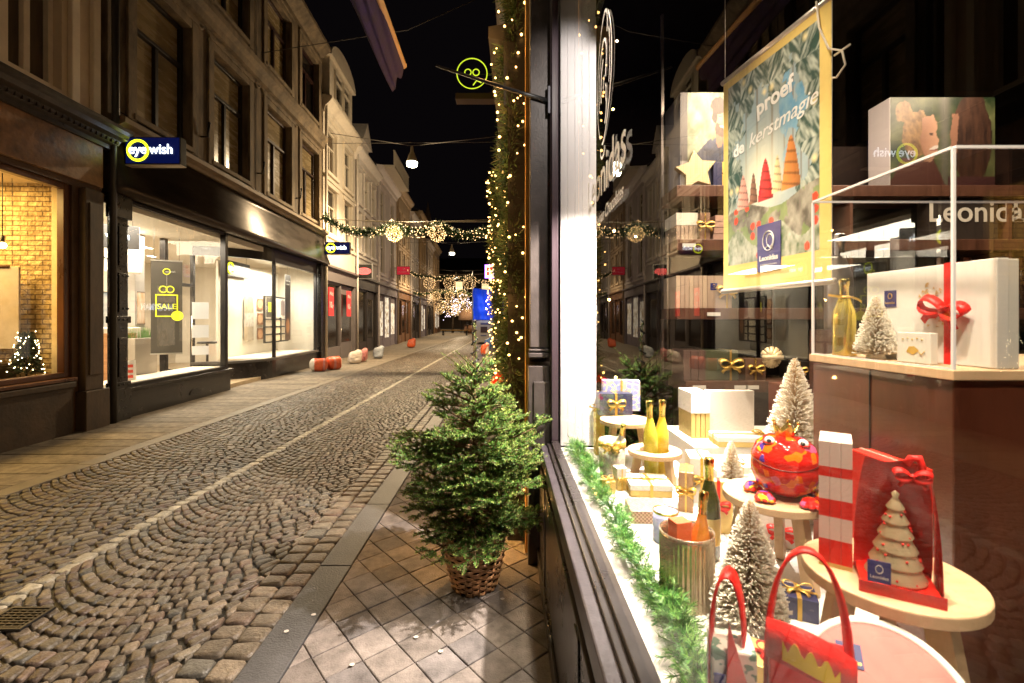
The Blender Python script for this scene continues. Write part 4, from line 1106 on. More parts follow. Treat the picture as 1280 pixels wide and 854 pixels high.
def lying_sack(lb, pos, ln, w, h, bands, rz):
    t_ = empty('refuse_sack', lb, 'refuse sack', pos, rz, 'sacks put out along the left wall'); b = MB(); n, k = 30, 30; vs = []; fs = []; o = pos[0] * 3
    for i in range(k + 1):
        t = i / k; r = max(.03, (1 - abs(2 * t - 1) ** 5)) ** .5
        for j in range(n):
            a = 2 * pi * j / n; sq = (abs(cos(a)) ** 2.8 + abs(sin(a)) ** 2.8) ** (-1 / 2.8); cr = 1 + .28 * (fbm(t * 5 + o, cos(a) * 1.5 + sin(a) + 4) - .47) + .12 * (fbm(t * 16, a * 3 + o) - .47)
            vs.append(((t - .5) * ln + .03 * fbm(a, 3) * (1 if t > .5 else -1), r * sq * cr * cos(a) * w / 2, max(0, h / 2 + r * sq * cr * sin(a) * h / 2)))
    for i in range(k):
        for j in range(n): fs.append((i * n + j, i * n + (j + 1) % n, (i + 1) * n + (j + 1) % n, (i + 1) * n + j))
    fs += [tuple(range(n))[::-1], tuple(range(k * n, k * n + n))]
    b.add(vs, fs, 0, True)
    for q in range(k * n): b.m[q] = bands[int((q // n) / k * len(bands))]
    b.build('bag', [mat('bag_orange', (.60, .10, .03)), mat('bag_white', (.65, .55, .45)), mat('bag_pink', (.55, .2, .18))], t_)
orange = ('orange', (.60, .10, .03)); white_ = ('white', (.65, .55, .45)); pink = ('pink', (.55, .2, .18)); greyb = ('grey', (.35, .38, .42)); blue = ('blue', (.03, .12, .35)); black = ('black', (.012, .012, .014))
for c_ in (('orange', (.60, .10, .03)), ('white', (.65, .55, .45)), ('pink', (.55, .2, .18))): mat('bag_%s' % c_[0], c_[1], .42, var=.2, vscale=9, bump=.6, bscale=12, coat=.15)
p = gp(394, 466); lying_sack('orange and white sack lying nearest the optician shop', (p.x - .02, p.y + .3, .012), .50, .45, .40, (1, 1, 0, 0, 0, 2, 0), .35)
p = gp(410, 464); lying_sack('orange sack with a pale end, lying right of the nearest sack', (p.x + .03, p.y + .35, .012), .46, .42, .42, (0, 0, 2, 0, 0, 1), .9)
p = gp(387, 460); sack('refuse_sack', 'black sack half hidden between the wall and the orange sacks', (p.x - .25, p.y + .3, .012), .45, .4, .45, [black])
p = gp(440, 456); sack('refuse_sack', 'cream coloured sack leaning by the door of the cream house', (p.x, p.y + .25, .012), .45, .4, .48, [white_], .5)
p = gp(449, 454); sack('refuse_sack', 'pink and white sack right beside the cream coloured sack', (p.x, p.y + .3, .012), .38, .4, .5, [pink, white_], .2)
p = gp(471, 449); sack('refuse_sack', 'upright bluish grey sack in front of the dark shop front', (p.x, p.y + .2, .012), .42, .4, .50, [greyb], .2)
p = gp(514, 435); sack('refuse_sack', 'small bright orange sack far down the left pavement', (p.x, p.y, .012), .45, .4, .52, [orange], .2)
p = gp(606, 445); sack('refuse_sack', 'orange and pale sack on the right hand pavement beside the garlands', (p.x, p.y, .012), .36, .4, .55, [orange, white_], .2, 'sacks on the right pavement')
p = gp(610, 437); sack('refuse_sack', 'dark blue sack behind the orange one on the right pavement', (p.x, p.y, .012), .40, .4, .6, [blue], .2, 'sacks on the right pavement')

# ---- right side of the street beyond the chocolate shop
terr_dark = mat('right_dark_front', (.012, .010, .008), .5, var=.3)
hR1 = terrace(3.35, 9.5, 9.5, 'dark brick house next door to the chocolate shop, hung with garlands', (.028, .020, .014), [(4.4, 6.4), (7.2, 8.8)], 3, 'm', (terr_dark, lit_win, 'dark'), 0, side='R', z_shop=3.7, cornice=.42, deep=.27)
terrace(9.5, 15.5, 10.3, 'second brown house on the right side of the street', (.10, .07, .045), [(4.4, 6.4), (7.2, 8.9)], 3, 'm', (brown_sf, lit_win, 'lit'), 0, side='R', cornice=.45)
terrace(15.5, 22.0, 9.8, 'third ochre house on the right side with a hardware shop', (.16, .12, .07), [(4.4, 6.4), (7.2, 8.9)], 3, 'm', (dark_sf, lit_win, 'lit'), 0, side='R', cornice=.45)
terrace(22.0, 34.0, 10.0, 'long grey house on the right side behind the blue screen', (.25, .2, .15), [(4.4, 6.4), (7.2, 8.9)], 5, 'm', (grey_sf, dark_glass, 'dark'), 0, side='R', cornice=.4)
terrace(34.0, 58.0, 10.0, 'far row of brown houses at the end of the right side', (.22, .17, .12), [(4.4, 6.4), (7.2, 8.9)], 9, 'm', (brown_sf, lit_win, 'lit'), 0, side='R', cornice=.4)
# shop name over the hardware shop
t_ = empty('hardware_sign', 'white lit lettering with a red end square on the right hand hardware shop', 'shop sign', (RX(18) - .16, 18.6, 2.05), -pi / 2 - .012)
b = MB(); b.box(-1.3, 1.55, -.02, .06, -.2, .25); b.build('board', dark_sf, t_)
text('lettering', 'HANDYMAN', .36, WGLOW, t_, (-.1, -.03, .03), (R(90), 0, 0), .004, bold=.02, sx=.95)
b = MB(); b.box(1.15, 1.45, -.04, -.025, -.13, .18); b.build('square', red_gl, t_)

# blue screen and white kiosk on the right
t_ = empty('site_cabin', 'white site cabin with dark poster under a bright blue screen on the right', 'cabin', (-1.15, 31, 0))
b = MB(); b.box(-1.25, .9, 0, 2.4, .1, 1.55); b.build('body', mat('cabin_white', (.62, .58, .52), .5, var=.1), t_, bevel=.03)
b = MB(); b.box(-.95, -.5, -.03, -.01, .75, 1.15); b.build('poster', mat('dark_poster', (.06, .03, .04), .5), t_)
b = MB(); b.box(-.95, -.3, -.03, -.01, 1.28, 1.4); b.box(-.95, -.55, -.03, -.01, .52, .58); b.build('lettering', mat('blue_print', (.08, .1, .25), .5), t_)
b = MB(); b.box(-.1, .7, -.35, -.05, .55, .95); b.build('crate', mat('crate_brown', (.2, .08, .04), .6), t_)
t_ = empty('blue_screen', 'glowing blue tarpaulin screen above the white cabin', 'screen', (-1.1, 31.3, 1.6))
b = MB(); vs = []; nx_, nz_ = 30, 24
for j in range(nz_ + 1):
    for i in range(nx_ + 1):
        x, z = i / nx_, j / nz_
        vs.append((-1.55 + 2.3 * x, .06 * sin(x * 20 + z * 3) + .04 * sin(z * 14), z * 2.15 - .25 * x * (z)))
b.add(vs, [(j * (nx_ + 1) + i, j * (nx_ + 1) + i + 1, (j + 1) * (nx_ + 1) + i + 1, (j + 1) * (nx_ + 1) + i) for j in range(nz_) for i in range(nx_)], 0, True)
b.build('tarpaulin', mat('blue_tarp', (.008, .05, .5), .4, var=.5, vscale=1.5, bump=.3, bscale=4, emit=(.0, .05, .6), estr=.28), t_, solid=.02)
for x in (-1.55, .75):
    b = MB(); b.tube([(x, .05, -1.6), (x, .05, 3.3)], .05, 8); b.build('post', mat('galvanised', (.4, .4, .4), .4, metal=.7), t_)
light('AREA', (-.4, -.9, .9), 10, (.3, .5, 1), 1.2, (R(90), 0, 0), t_, sy=1.2)  # added lamp that brightens the tarpaulin from the front, no fitting there

# ---- crossing at the far end
t_ = empty('far_building', 'dark building closing the street at the far end', 'building', (-5, 92, 0))
b = MB(); holes = [(-14 + k * 2.6, -12.6 + k * 2.6, z, z + 1.7) for k in range(12) for z in (4.5, 7.5)]
wall_holes(b, -18, 20, 0, 11, holes, .3); b.box(-18, 20, .3, 8, 0, 11); b.build('wall', mat('far_stone', (.12, .085, .06), .8, var=.3), t_)
for h in holes:
    c = MB(); c.quad((h[0], .2, h[2]), (h[1], .2, h[2]), (h[1], .2, h[3]), (h[0], .2, h[3])); c.build('window', PANE_DARK if hsh(h[0], h[2]) > .3 else PANE_LIT, t_)
b = MB(); b.prism([(-.2, 11), (5, 14.5), (9, 11)], 'x', -18, 20); b.build('roof', MATS['slate_roof'], t_)
t_ = empty('market_stall', 'round brown canopied stall at the end of the street', 'stall', (-4.4, 56, 0))
b = MB(); b.lathe([(0, 3.3), (.8, 3.25), (1.6, 2.9), (2.0, 2.4), (2.05, 1.6), (1.95, 1.55), (1.9, 1.6)], 28); b.build('canopy', mat('canopy_brown', (.28, .17, .11), .8, var=.3, bump=.2, bscale=6), t_)
b = MB(); b.lathe([(0, 1.0), (1.4, 1.0), (1.4, 0), (0, 0)], 24); b.build('counter', brown_sf, t_)
for k in range(6):
    b = MB(); b.tube([(1.75 * cos(k * pi / 3), 1.75 * sin(k * pi / 3), 0), (1.75 * cos(k * pi / 3), 1.75 * sin(k * pi / 3), 2.4)], .05, 6); b.build('post', BLACKM, t_)
t_ = empty('wooden_bench', 'low yellow brown bench standing across the far end of the street', 'bench', (-5.9, 48, 0))
b = MB()
for k in range(3): b.box(-1.5, 1.5, -.25 + k * .17, -.11 + k * .17, .5, .56)
b.build('seat', mat('bench_wood', (.45, .25, .06), .5, var=.2), t_)
for x in (-1.2, 1.2):
    b = MB(); b.box(x - .08, x + .08, -.22, .2, 0, .5); b.build('leg', BLACKM, t_)
# bare trees full of fairy lights
WB = mat('street_bulb', (1, .85, .6), .4, emit=(1, .60, .26), estr=2.6, sample=False)
WB_FAR = mat('far_street_bulb', (1, .85, .6), .4, emit=(1, .60, .26), estr=1.3, sample=False)
CB = mat('cold_bulb', (1, .9, .9), .4, emit=(.95, .80, 1), estr=3, sample=False)
rr = random.Random(31)
for k, (x, Y, h, lb) in enumerate(((-7.4, 58, 6.0, 'leftmost bare tree wrapped in fairy lights at the end of the street'), (-5.3, 66, 6.5, 'middle bare tree wrapped in fairy lights at the end of the street'), (-3.0, 62, 5.5, 'right bare tree wrapped in fairy lights near the blue screen'))):
    t_ = empty('lit_tree', lb, 'tree', (x, Y, 0), 0, 'trees with fairy lights')
    b = MB(); d = MB(); b.tube([(0, 0, 0), (.05, 0, h * .35)], [.16, .1], 8); b.build('trunk', mat('bark', (.06, .04, .025), .9), t_)
    b = MB()
    for q in range(46):
        a = rr.uniform(0, 2 * pi); z0 = h * rr.uniform(.3, .6); l = rr.uniform(1.0, 2.3)
        p0 = Vector((0, 0, z0)); p1 = p0 + Vector((cos(a) * l * .6, sin(a) * l * .6, l * .35)); p2 = p1 + Vector((cos(a + .4) * l * .4, sin(a + .4) * l * .4, l * rr.uniform(-.2, .5)))
        b.tube([p0, p1, p2], [.05, .03, .012], 5)
        for w_ in range(5):
            f_ = rr.random(); pp = p0.lerp(p1, f_ * 2) if f_ < .5 else p1.lerp(p2, f_ * 2 - 1)
            d.octa(pp + Vector((rr.uniform(-.1, .1), rr.uniform(-.1, .1), rr.uniform(-.1, .1))), .05)
    b.build('crown', MATS['bark'], t_); d.build('string_lights', CB if k == 1 else WB_FAR, t_, kind='stuff')
# passers-by are too far to see; bins at the crossing
# ================================================================ lamps, wires and garlands over the street
LAMPM = mat('lamp_glow', (1, 1, .95), .4, emit=(1, .93, .70), estr=9)
WIRE = mat('wire_grey', (.10, .09, .08), .5)
def street_lamp(pos, lb, power, zr=None, zl=None, col=(1, .74, .43), size=.16, wires=True):
    x, Y, z = pos
    t_ = empty('street_lamp', lb, 'street lamp', (x, Y, z), 0, 'lamps hung on wires over the street')
    b = MB(); b.lathe([(.03, .62), (.05, .55), (.06, .42), (.14, .22), (.20, .05), (.205, 0)], 24); b.build('lamp_shade', mat('lamp_housing', (.35, .30, .2), .4, var=.1), t_)
    b = MB(); b.lathe([(0, .03), (.195, .03), (.195, -.10), (.17, -.15), (0, -.16)], 24); b.build('diffuser', LAMPM, t_)
    if wires:
        zl = zl or z + 1.1; zr = zr or z + 1.0
        b = MB(); b.tube([(LX(Y) - x, 0, zl - z), (0, 0, .62)], .012, 6); b.tube([(0, 0, .62), (RX(Y) - .3 - x, 0, zr - z)], .012, 6)
        b.tube([(LX(Y) - x, .1, zl - z - .35), (RX(Y) - .3 - x, .1, zl - z - .3)], .009, 6)
        b.build('span_wire', WIRE, t_)
    light('POINT', (0, 0, -.35), power * .3, col, size, parent=t_)
    light('SPOT', (0, 0, -.32), power * 2.3, col, size, (0, 0, 0), t_, spot=150, blend=.6)
    return t_
for (px, py, Y, lb, pw) in ((515, 203, 17.5, 'nearest street lamp over the road, a lit drum under a conical shade', 1050), (565, 316, 34, 'second lit street lamp, seen just above the second garland', 600),
                        (570, 347, 50, 'third lit street lamp, just over the row of light balls', 500), (569, 364, 66, 'fourth small lit street lamp down the road', 300), (568, 376, 84, 'farthest tiny street lamp at the end of the road', 100)):
    p = dp(px, py, Y); street_lamp((p.x, Y, p.z), lb, pw)
street_lamp((-3.0, .6, 7.6), 'street lamp hung over the road just above the photographer', 22)

t_ = empty('overhead_cable', 'thin dark cable slanting across the night sky above the flag', 'cable', (-6, 12, 8.5)); b = MB()
b.tube([(-.5, -.0, .0), (3.3, 0, .6), (6.2, 0, 1.9)], .010, 6); b.build('cable', WIRE, t_)
t_ = empty('overhead_cable', 'long straight cable strung level over the garland between the fronts', 'cable', (LX(22), 22, 6.25)); b = MB()
b.tube([(0, 0, 0), (7.3, 0, .0)], .014, 6); b.build('cable', mat('pale_wire', (.35, .3, .22), .5), t_)

rr = random.Random(77)
NEED = mat('garland_green', (.028, .066, .016), .65, var=.5, vscale=9)
NEED2 = mat('garland_gold_green', (.055, .06, .014), .6, var=.5, vscale=9)
def fuzz(b, pts, rad, n, ln, m=0, rnd=rr, wid=.12):
    """needle tufts spread along a path"""
    pts = [Vector(p) for p in pts]
    seg = [(pts[i + 1] - pts[i]).length for i in range(len(pts) - 1)]; tot = sum(seg)
    for _ in range(n):
        d = rnd.random() * tot; i = 0
        while i < len(seg) - 1 and d > seg[i]: d -= seg[i]; i += 1
        p = pts[i].lerp(pts[i + 1], min(1, d / seg[i])); ax = (pts[i + 1] - pts[i]).normalized()
        v = Vector((rnd.gauss(0, 1), rnd.gauss(0, 1), rnd.gauss(0, 1))); v -= ax * v.dot(ax) * .6; v.normalize()
        q0 = p + v * rad * rnd.uniform(.0, .75); v2 = (v + ax * rnd.uniform(-.7, .7)).normalized()
        l = ln * rnd.uniform(.6, 1.25); s_ = v2.cross(Vector((rnd.gauss(0, 1), rnd.gauss(0, 1), rnd.gauss(0, 1)))).normalized() * l * wid
        b.add([q0 - s_, q0 + s_, q0 + v2 * l], [(0, 1, 2)], m)

def light_ball(parent, c, r, nb, br, m):
    f = MB(); wr = .006 if r > .2 else .004
    for k in range(5):
        a = pi * k / 5; M = Matrix.Rotation(a, 4, 'Z')
        f.tube([Vector(c) + M @ Vector((r * .96 * cos(t * 2 * pi / 20), 0, r * .96 * sin(t * 2 * pi / 20))) for t in range(20)], wr, 4, close=True)
    for z in (-.5, 0, .5):
        q = r * .96 * (1 - z * z) ** .5
        f.tube([Vector(c) + Vector((q * cos(t * 2 * pi / 20), q * sin(t * 2 * pi / 20), z * r)) for t in range(20)], wr, 4, close=True)
    o = f.build('light_ball', mat('ball_wire', (.5, .38, .15), .4, metal=.5), parent)
    d = MB()
    for k in range(nb):
        z = 1 - 2 * (k + .5) / nb; a = k * 2.39996 + rr.uniform(-.2, .2); q = (1 - z * z) ** .5
        d.octa(Vector(c) + Vector((q * cos(a), q * sin(a), z)) * r * rr.uniform(.9, 1.05), br * rr.uniform(.7, 1.2))
    d.build('string_lights', m, o, kind='stuff')

def street_garland(Y, px_l, py_l, px_r, py_r, balls, py_ball, lb, rad, br, nlights, hang=.0, wire_dy=14, full=True, bn=110, ballr=.29):
    pl, pr_ = dp(px_l, py_l, Y), dp(px_r, py_r, Y)
    t_ = empty('street_garland', lb, 'garland', (pl.x, Y, pl.z), 0, 'lit fir garlands across the street')
    Wd = pr_.x - pl.x
    anchors = [(0, 0)] + [(dp(b_, py_ball, Y).x - pl.x, dp(b_, py_ball, Y).z - pl.z + ballr + .05) for b_ in balls] + [(Wd, pr_.z - pl.z)]
    pts = []
    for i in range(len(anchors) - 1):
        (x0, z0), (x1, z1) = anchors[i], anchors[i + 1]
        n = 12; sag = (x1 - x0) * .13 + hang
        for k in range(n + (1 if i == len(anchors) - 2 else 0)):
            t = k / n; pts.append((x0 + (x1 - x0) * t, .03 * sin(t * 9 + i), z0 + (z1 - z0) * t - sag * 4 * t * (1 - t)))
    w_ = MB(); w_.tube([(-.3, 0, dp(0, py_ball - wire_dy, Y).z - pl.z + .12), (Wd * .5, 0, dp(0, py_ball - wire_dy, Y).z - pl.z), (Wd + .3, 0, dp(0, py_ball - wire_dy, Y).z - pl.z + .1)], .012, 6); w_.build('span_wire', MATS['pale_wire'], t_)
    if full:
        f = MB(); f.tube(pts, rad * .35, 6); fuzz(f, pts, rad, int(Wd * 420), rad * 1.1); f.build('foliage', NEED, t_, kind='stuff')
    d = MB()
    L_ = len(pts) - 1
    for k in range(nlights):
        u_ = rr.random() * L_; i = int(u_); f_ = u_ - i
        p = Vector(pts[i]).lerp(Vector(pts[min(i + 1, L_)]), f_)
        a = rr.uniform(0, 2 * pi)
        d.octa(p + Vector((rr.uniform(-.05, .05), cos(a) * rad * 1.15, sin(a) * rad * 1.15)), br * rr.uniform(.6, 1.2))
    d.build('string_lights', WB if Y < 20 else WB_FAR, t_, kind='stuff')
    for (x, z), b_ in zip(anchors[1:-1], balls):
        light_ball(t_, (x, 0, z - ballr - .05), ballr, bn, br, WB if Y < 20 else WB_FAR)
    return t_
g1 = street_garland(16.2, 404, 270, 619, 282, (493, 547), 292, 'nearest green garland across the street carrying two round light balls', .15, .017, 300, hang=.12)
light('POINT', (dp(493, 292, 16.2).x - dp(404, 270, 16.2).x, 0, -.7), 25, (1, .75, .4), .04, parent=g1)
street_garland(30, 510, 338, 616, 352, (537, 562, 587), 354, 'second garland down the street with three light balls', .12, .024, 210, bn=60, ballr=.40, wire_dy=10)
street_garland(38, 512, 364, 617, 368, (545, 562, 578), 370, 'third garland down the street, its balls small and close', .12, .028, 150, bn=44, ballr=.40, wire_dy=8)
street_garland(46, 522, 372, 612, 378, (552, 583), 383, 'fourth garland down the street below the third', .12, .034, 120, bn=30, ballr=.45, wire_dy=7, full=False)
street_garland(54, 530, 382, 606, 386, (549, 570), 388, 'fifth garland low over the far end of the street', .15, .038, 100, bn=26, ballr=.5, wire_dy=6, full=False)
# the two lights at the tail that hang lower, as lit icicles
t_ = empty('light_curtain', 'bundle of cool white hanging lights over the far crossing', 'string lights', (-6.0, 50, 0)); d = MB()
for k in range(90):
    x = rr.gauss(0, .8); d.octa((x + rr.uniform(-.2, .2), rr.uniform(-.8, .8), 2.2 + rr.random() * 1.9 + x * .4), .04)
d.build('string_lights', CB, t_, kind='stuff')
b = MB()
for k in range(9): b.tube([(-1.2 + k * .3, 0, 2.2), (-1.2 + k * .3, 0, 5.2)], .01, 4)
b.build('drop_wires', WIRE, t_)

# ---- neon spectacles sign, awning box
p = dp(590, 92, 8.0)
t_ = empty('neon_glasses_sign', 'yellow green neon ring with small glasses inside, high on the right side', 'neon sign', (p.x, 8.0, p.z))
NE = mat('neon_lime', (.6, .8, .05), .4, emit=(.62, .80, .03), estr=.6)
b = MB(); b.tube([(.26 * cos(k * pi / 20), 0, .26 * sin(k * pi / 20)) for k in range(40)], .009, 6, close=True); b.build('ring', NE, t_)
b = MB()
for x in (-.07, .07): b.tube([(x + .055 * cos(k * pi / 8), 0, .02 + .055 * sin(k * pi / 8)) for k in range(16)], .009, 6, close=True)
b.tube([(.02, 0, -.2), (.08, 0, -.12), (.16, 0, -.16)], .010, 6); b.build('glasses', NE, t_)
b = MB(); b.tube([(.26, .03, 0), (RX(8) - p.x, .03, 0)], .018, 6); b.tube([(-.26, .03, .0), (.26, .03, 0)], .006, 5); b.build('bracket', BLACKM, t_)
p = dp(570, 124, 8.6); t_ = empty('awning_box', 'dim closed awning arm sticking out below the neon ring', 'awning', (p.x, 8.6, p.z))
b = MB(); b.box(0, 1.1, -.12, .12, -.05, .06); b.build('housing', mat('awning_brown', (.10, .06, .04), .6), t_, bevel=.01)

# ---- iron rod on the shop pillar
p0 = dp(687, 127, 3.02); p1 = dp(545, 82, 3.02)
t_ = empty('flag_bracket', 'slim black iron arm reaching from the shop pillar over the pavement', 'bracket', p0)
b = MB(); b.tube([(0, 0, 0), (-.2, 0, .06), p1 - p0], [.017, .013, .007], 10); b.build('rod', BLACKM, t_)
b = MB(); b.box(-.015, .035, -.03, .03, -.09, .09); b.build('wall_plate', mat('iron_grey', (.06, .06, .07), .4, metal=.6), t_, bevel=.004)

# ---- flag on its pole
tip = dp(505, 82, 3.2); near = dp(475, 0, 2.32); dr = (near - tip)
t_ = empty('flag_pole', 'pale wooden pole with a drooping violet flag, above the middle of the street', 'flag', tip)
b = MB(); b.tube([(0, 0, 0), dr * 1.0, dr * 3.2], [.017, .017, .02], 14); b.ico((0, 0, 0), .022); b.build('pole', mat('pole_wood', (.55, .36, .18), .5, var=.2, vscale=8, stretch=(6, 1, 1)), t_)
b = MB(); b.tube([dr * 3.2, (RX(.3) - tip.x, dr.y * 3.2, dr.z * 3.2 - .1)], .015, 8); b.build('bracket', BLACKM, t_)
b = MB(); vs = []; NX, NZ = 26, 18
lowtip = dp(490, 113, 3.1) - tip; lownear = dp(437, 0, 2.25) - tip
for i in range(NX + 1):
    t = i / NX
    top = dr * (t * 2.2 + .02); bot = lowtip.lerp(lownear, t * 2.2) if t > 0 else lowtip
    for j in range(NZ + 1):
        s_ = j / NZ; p = top.lerp(bot, s_)
        p = p + Vector((0, .03 * sin(s_ * 9 + t * 7), -.05 * sin(pi * s_) * .6 + .012 * sin(s_ * 16 + t * 12)))
        vs.append(p)
b.add(vs, [(i * (NZ + 1) + j, (i + 1) * (NZ + 1) + j, (i + 1) * (NZ + 1) + j + 1, i * (NZ + 1) + j + 1) for i in range(NX) for j in range(NZ)], 0, True)
fm = mat('violet_cloth', (.020, .011, .075), .85, var=.35, vscale=14, bump=.3, bscale=30); b.build('flag_cloth', fm, t_, solid=.003)

# ---- vertical garlands round the neighbour's doorway
GB = mat('garland_bulb', (1, .8, .4), .4, emit=(1, .52, .14), estr=5.0, sample=False)
def wall_garland(lb, path, rad, n, nl, br, nglow):
    t_ = empty('wall_garland', lb, 'garland', path[0], 0, 'garlands beside the shop doorway')
    o_ = Vector(path[0]); pts = [Vector(p) - o_ for p in path]
    # refine path with wander
    P_ = []
    for i in range(len(pts) - 1):
        for k in range(10):
            p = pts[i].lerp(pts[i + 1], k / 10); P_.append(p + Vector((.25 * rad * sin(p.z * 9), .2 * rad * cos(p.z * 7), 0)))
    P_.append(pts[-1])
    f = MB(); f.tube(P_, rad * .3, 6); fuzz(f, P_, rad, n, rad * .50, wid=.055); fuzz(f, P_, rad * .9, n // 2, rad * .6, 1, wid=.05); f.build('foliage', [NEED, NEED2], t_, kind='stuff')
    d = MB(); L_ = len(P_) - 1; wr = MB(); last = None; wp = []
    for k in range(nl):
        u_ = (k + rr.random()) / nl * L_; i = min(int(u_), L_ - 1); p = P_[i].lerp(P_[i + 1], u_ - i); a = rr.uniform(0, 2 * pi)
        q = p + Vector((cos(a) * rad * 1.05, sin(a) * rad * 1.05, 0)); wp.append(q)
        d.ico(q, br * rr.uniform(.6, 1.3))
    wr.tube(wp, .0015, 3, smooth=False); wr.build('light_wire', BLACKM, t_)
    d.build('string_lights', GB, t_, kind='stuff')
    for k in range(nglow):
        p = P_[int((k + .5) / nglow * L_)]
        light('POINT', (p.x - rad * 1.5, p.y - rad * 1.4, p.z), 2.6, (1, .50, .14), .008, parent=t_)
    return t_
wall_garland('thick fir garland with amber lights hanging beside the shop pillar', [dp(641, -60, 3.42), dp(638, 150, 3.42), dp(642, 330, 3.42), dp(641, 560, 3.42), dp(641, 640, 3.42)], .118, 13000, 230, .0085, 10)
wall_garland('second fir garland further along with dense amber lights', [dp(627, 215, 5.4), dp(625, 300, 5.4), dp(627, 400, 5.4), dp(625, 520, 5.4)], .14, 7500, 230, .0095, 5)
wall_garland('slim far garland with warm lights left of the thick ones', [dp(619, 262, 8.5), dp(618, 340, 8.5), dp(619, 420, 8.5)], .10, 1800, 120, .013, 2)
# brass edged door post next to the garland
t_ = empty('door_post', 'narrow brass edged post between the fir garland and the dark pillar', 'post', (RX(3.2) - .04, 3.2, 0)); b = MB(); b.box(-.028, .0, -.03, .05, 0, 5.5); b.build('post', mat('brass_edge', (.75, .45, .14), .35, metal=.7, var=.3, vscale=6), t_, bevel=.004)
# red baubles on the garland
for k, (px, py, r_, Y, lb) in enumerate(((624, 472, .042, 3.5, 'large red bauble low on the garlands beside the tree'), (617, 476, .03, 3.45, 'small red bauble just left of the large red one'), (622, 497, .022, 3.4, 'smallest red bauble, lowest on the garland'))):
    p = dp(px, py, Y); t_ = empty('red_bauble', lb, 'bauble', p, 0, 'red baubles on the garland')
    b = MB(); b.sphere((0, 0, 0), r_, 20, 12); b.build('ball', mat('bauble_red', (.65, .02, .012), .25, coat=.5, bump=.2, bscale=50), t_); b = MB(); b.lathe([(0, r_ * 1.25), (.006, r_ * 1.2), (.008, r_ * .95)], 10); b.build('cap', mat('gold', (.9, .62, .2), .25, metal=1), t_)
    b = MB(); b.tube([(0, 0, r_), (.05, 0, r_ + .12), (.1, .03, r_ + .16)], .0015, 4); b.build('thread', BLACKM, t_)

# ================================================================ fir tree in its basket
TP = Vector((-.225, 2.79, 0))
t_ = empty('christmas_tree', 'bushy green fir with a bare leader, planted in a wicker basket on the pavement', 'fir tree', TP)
rt = random.Random(21)
NCOL = [mat('needle_green', (.11, .25, .035), .5, var=.35, vscale=6, spec=.6), mat('needle_deep', (.04, .12, .022), .55, var=.3, vscale=6), mat('needle_tip', (.30, .42, .09), .5, var=.2, vscale=6), mat('twig_bark', (.14, .085, .04), .8, var=.3)]
nb_ = MB()
def sprig(b, p0, d0, ln, nl, dens, depth=0, mb=None, sag=0.0):
    """needled shoot: stem and needles on both sides, brighter at the tip"""
    n = max(3, int(ln / .03)); p = Vector(p0); d = Vector(d0).normalized(); pts = [p.copy()]
    for i in range(n):
        d = (d + Vector((rt.uniform(-.06, .06), rt.uniform(-.06, .06), rt.uniform(-.05, .05) + .02 - sag))).normalized(); p = p + d * (ln / n); pts.append(p.copy())
    b.tube(pts, [.0035 * (1 - i / len(pts)) + .0012 for i in range(len(pts))], 4, 3)
    cnt = int(ln * dens)
    for k in range(cnt):
        t = (k + rt.random()) / cnt; u_ = t * n; i = min(int(u_), n - 1)
        q = pts[i].lerp(pts[i + 1], u_ - i); ax = (pts[i + 1] - pts[i]).normalized()
        side = ax.cross(Vector((0, 0, 1)));
        if side.length < .1: side = Vector((1, 0, 0))
        side.normalize(); upv = side.cross(ax).normalized()
        a = rt.gauss(0, .75) if rt.random() < .8 else rt.uniform(-pi, pi)
        sgn = 1 if rt.random() < .5 else -1
        v = (side * sgn * cos(a) + upv * (abs(sin(a)) if rt.random() < .75 else -abs(sin(a)) * .6)) + ax * rt.uniform(.35, .8)
        v.normalize(); l = nl * rt.uniform(.7, 1.15) * (1 - .35 * t ** 3)
        w2 = v.cross(Vector((rt.gauss(0, 1), rt.gauss(0, 1), rt.gauss(0, 1)))).normalized() * .0018
        m_ = 2 if t > .7 and rt.random() < .6 else (1 if rt.random() < .30 else (3 if rt.random() < .03 else 0))
        e = q + v * l
        b.add([q - w2, q + w2, e + w2 * .5, e - w2 * .5], [(0, 1, 2, 3)], m_)
    return pts
def bough(base, az, el, ln):
    d = Vector((cos(az) * cos(el), sin(az) * cos(el), sin(el)))
    n = max(3, int(ln / .05)); p = Vector(base); pts = [p.copy()]
    for i in range(n):
        d = (d + Vector((rt.uniform(-.05, .05), rt.uniform(-.05, .05), .035))).normalized(); p = p + d * (ln / n); pts.append(p.copy())
    nb_.tube(pts, [.007 * (1 - i / len(pts)) + .002 for i in range(len(pts))], 5, 3)
    sprig(nb_, pts[-2], d, .09, .019, 800)
    k = 1
    for i in range(1, n):
        t = i / n
        if t < .22: continue
        for sg in (-1, 1):
            if rt.random() < .08: continue
            side = d.cross(Vector((0, 0, 1))).normalized() * sg
            l2 = (ln * .46 * (1 - t * .60) + .03) * rt.uniform(.6, 1.25)
            dd = (side * .85 + d * .75 + Vector((0, 0, rt.uniform(-.45, .5)))).normalized()
            sp = sprig(nb_, pts[i], dd, l2, .018, 800)
            if l2 > .09:
                for sg2 in (-1, 1):
                    s3 = dd.cross(Vector((0, 0, 1))).normalized() * sg2; j = len(sp) // 2
                    sprig(nb_, sp[j], (s3 * .8 + dd * .8 + Vector((0, 0, rt.uniform(-.15, .2)))), l2 * .5, .017, 800)
        if rt.random() < .55: sprig(nb_, pts[i], d + Vector((rt.uniform(-.6, .6), rt.uniform(-.6, .6), .9)), .085, .017, 800)
H_ = 1.56
zz = .40
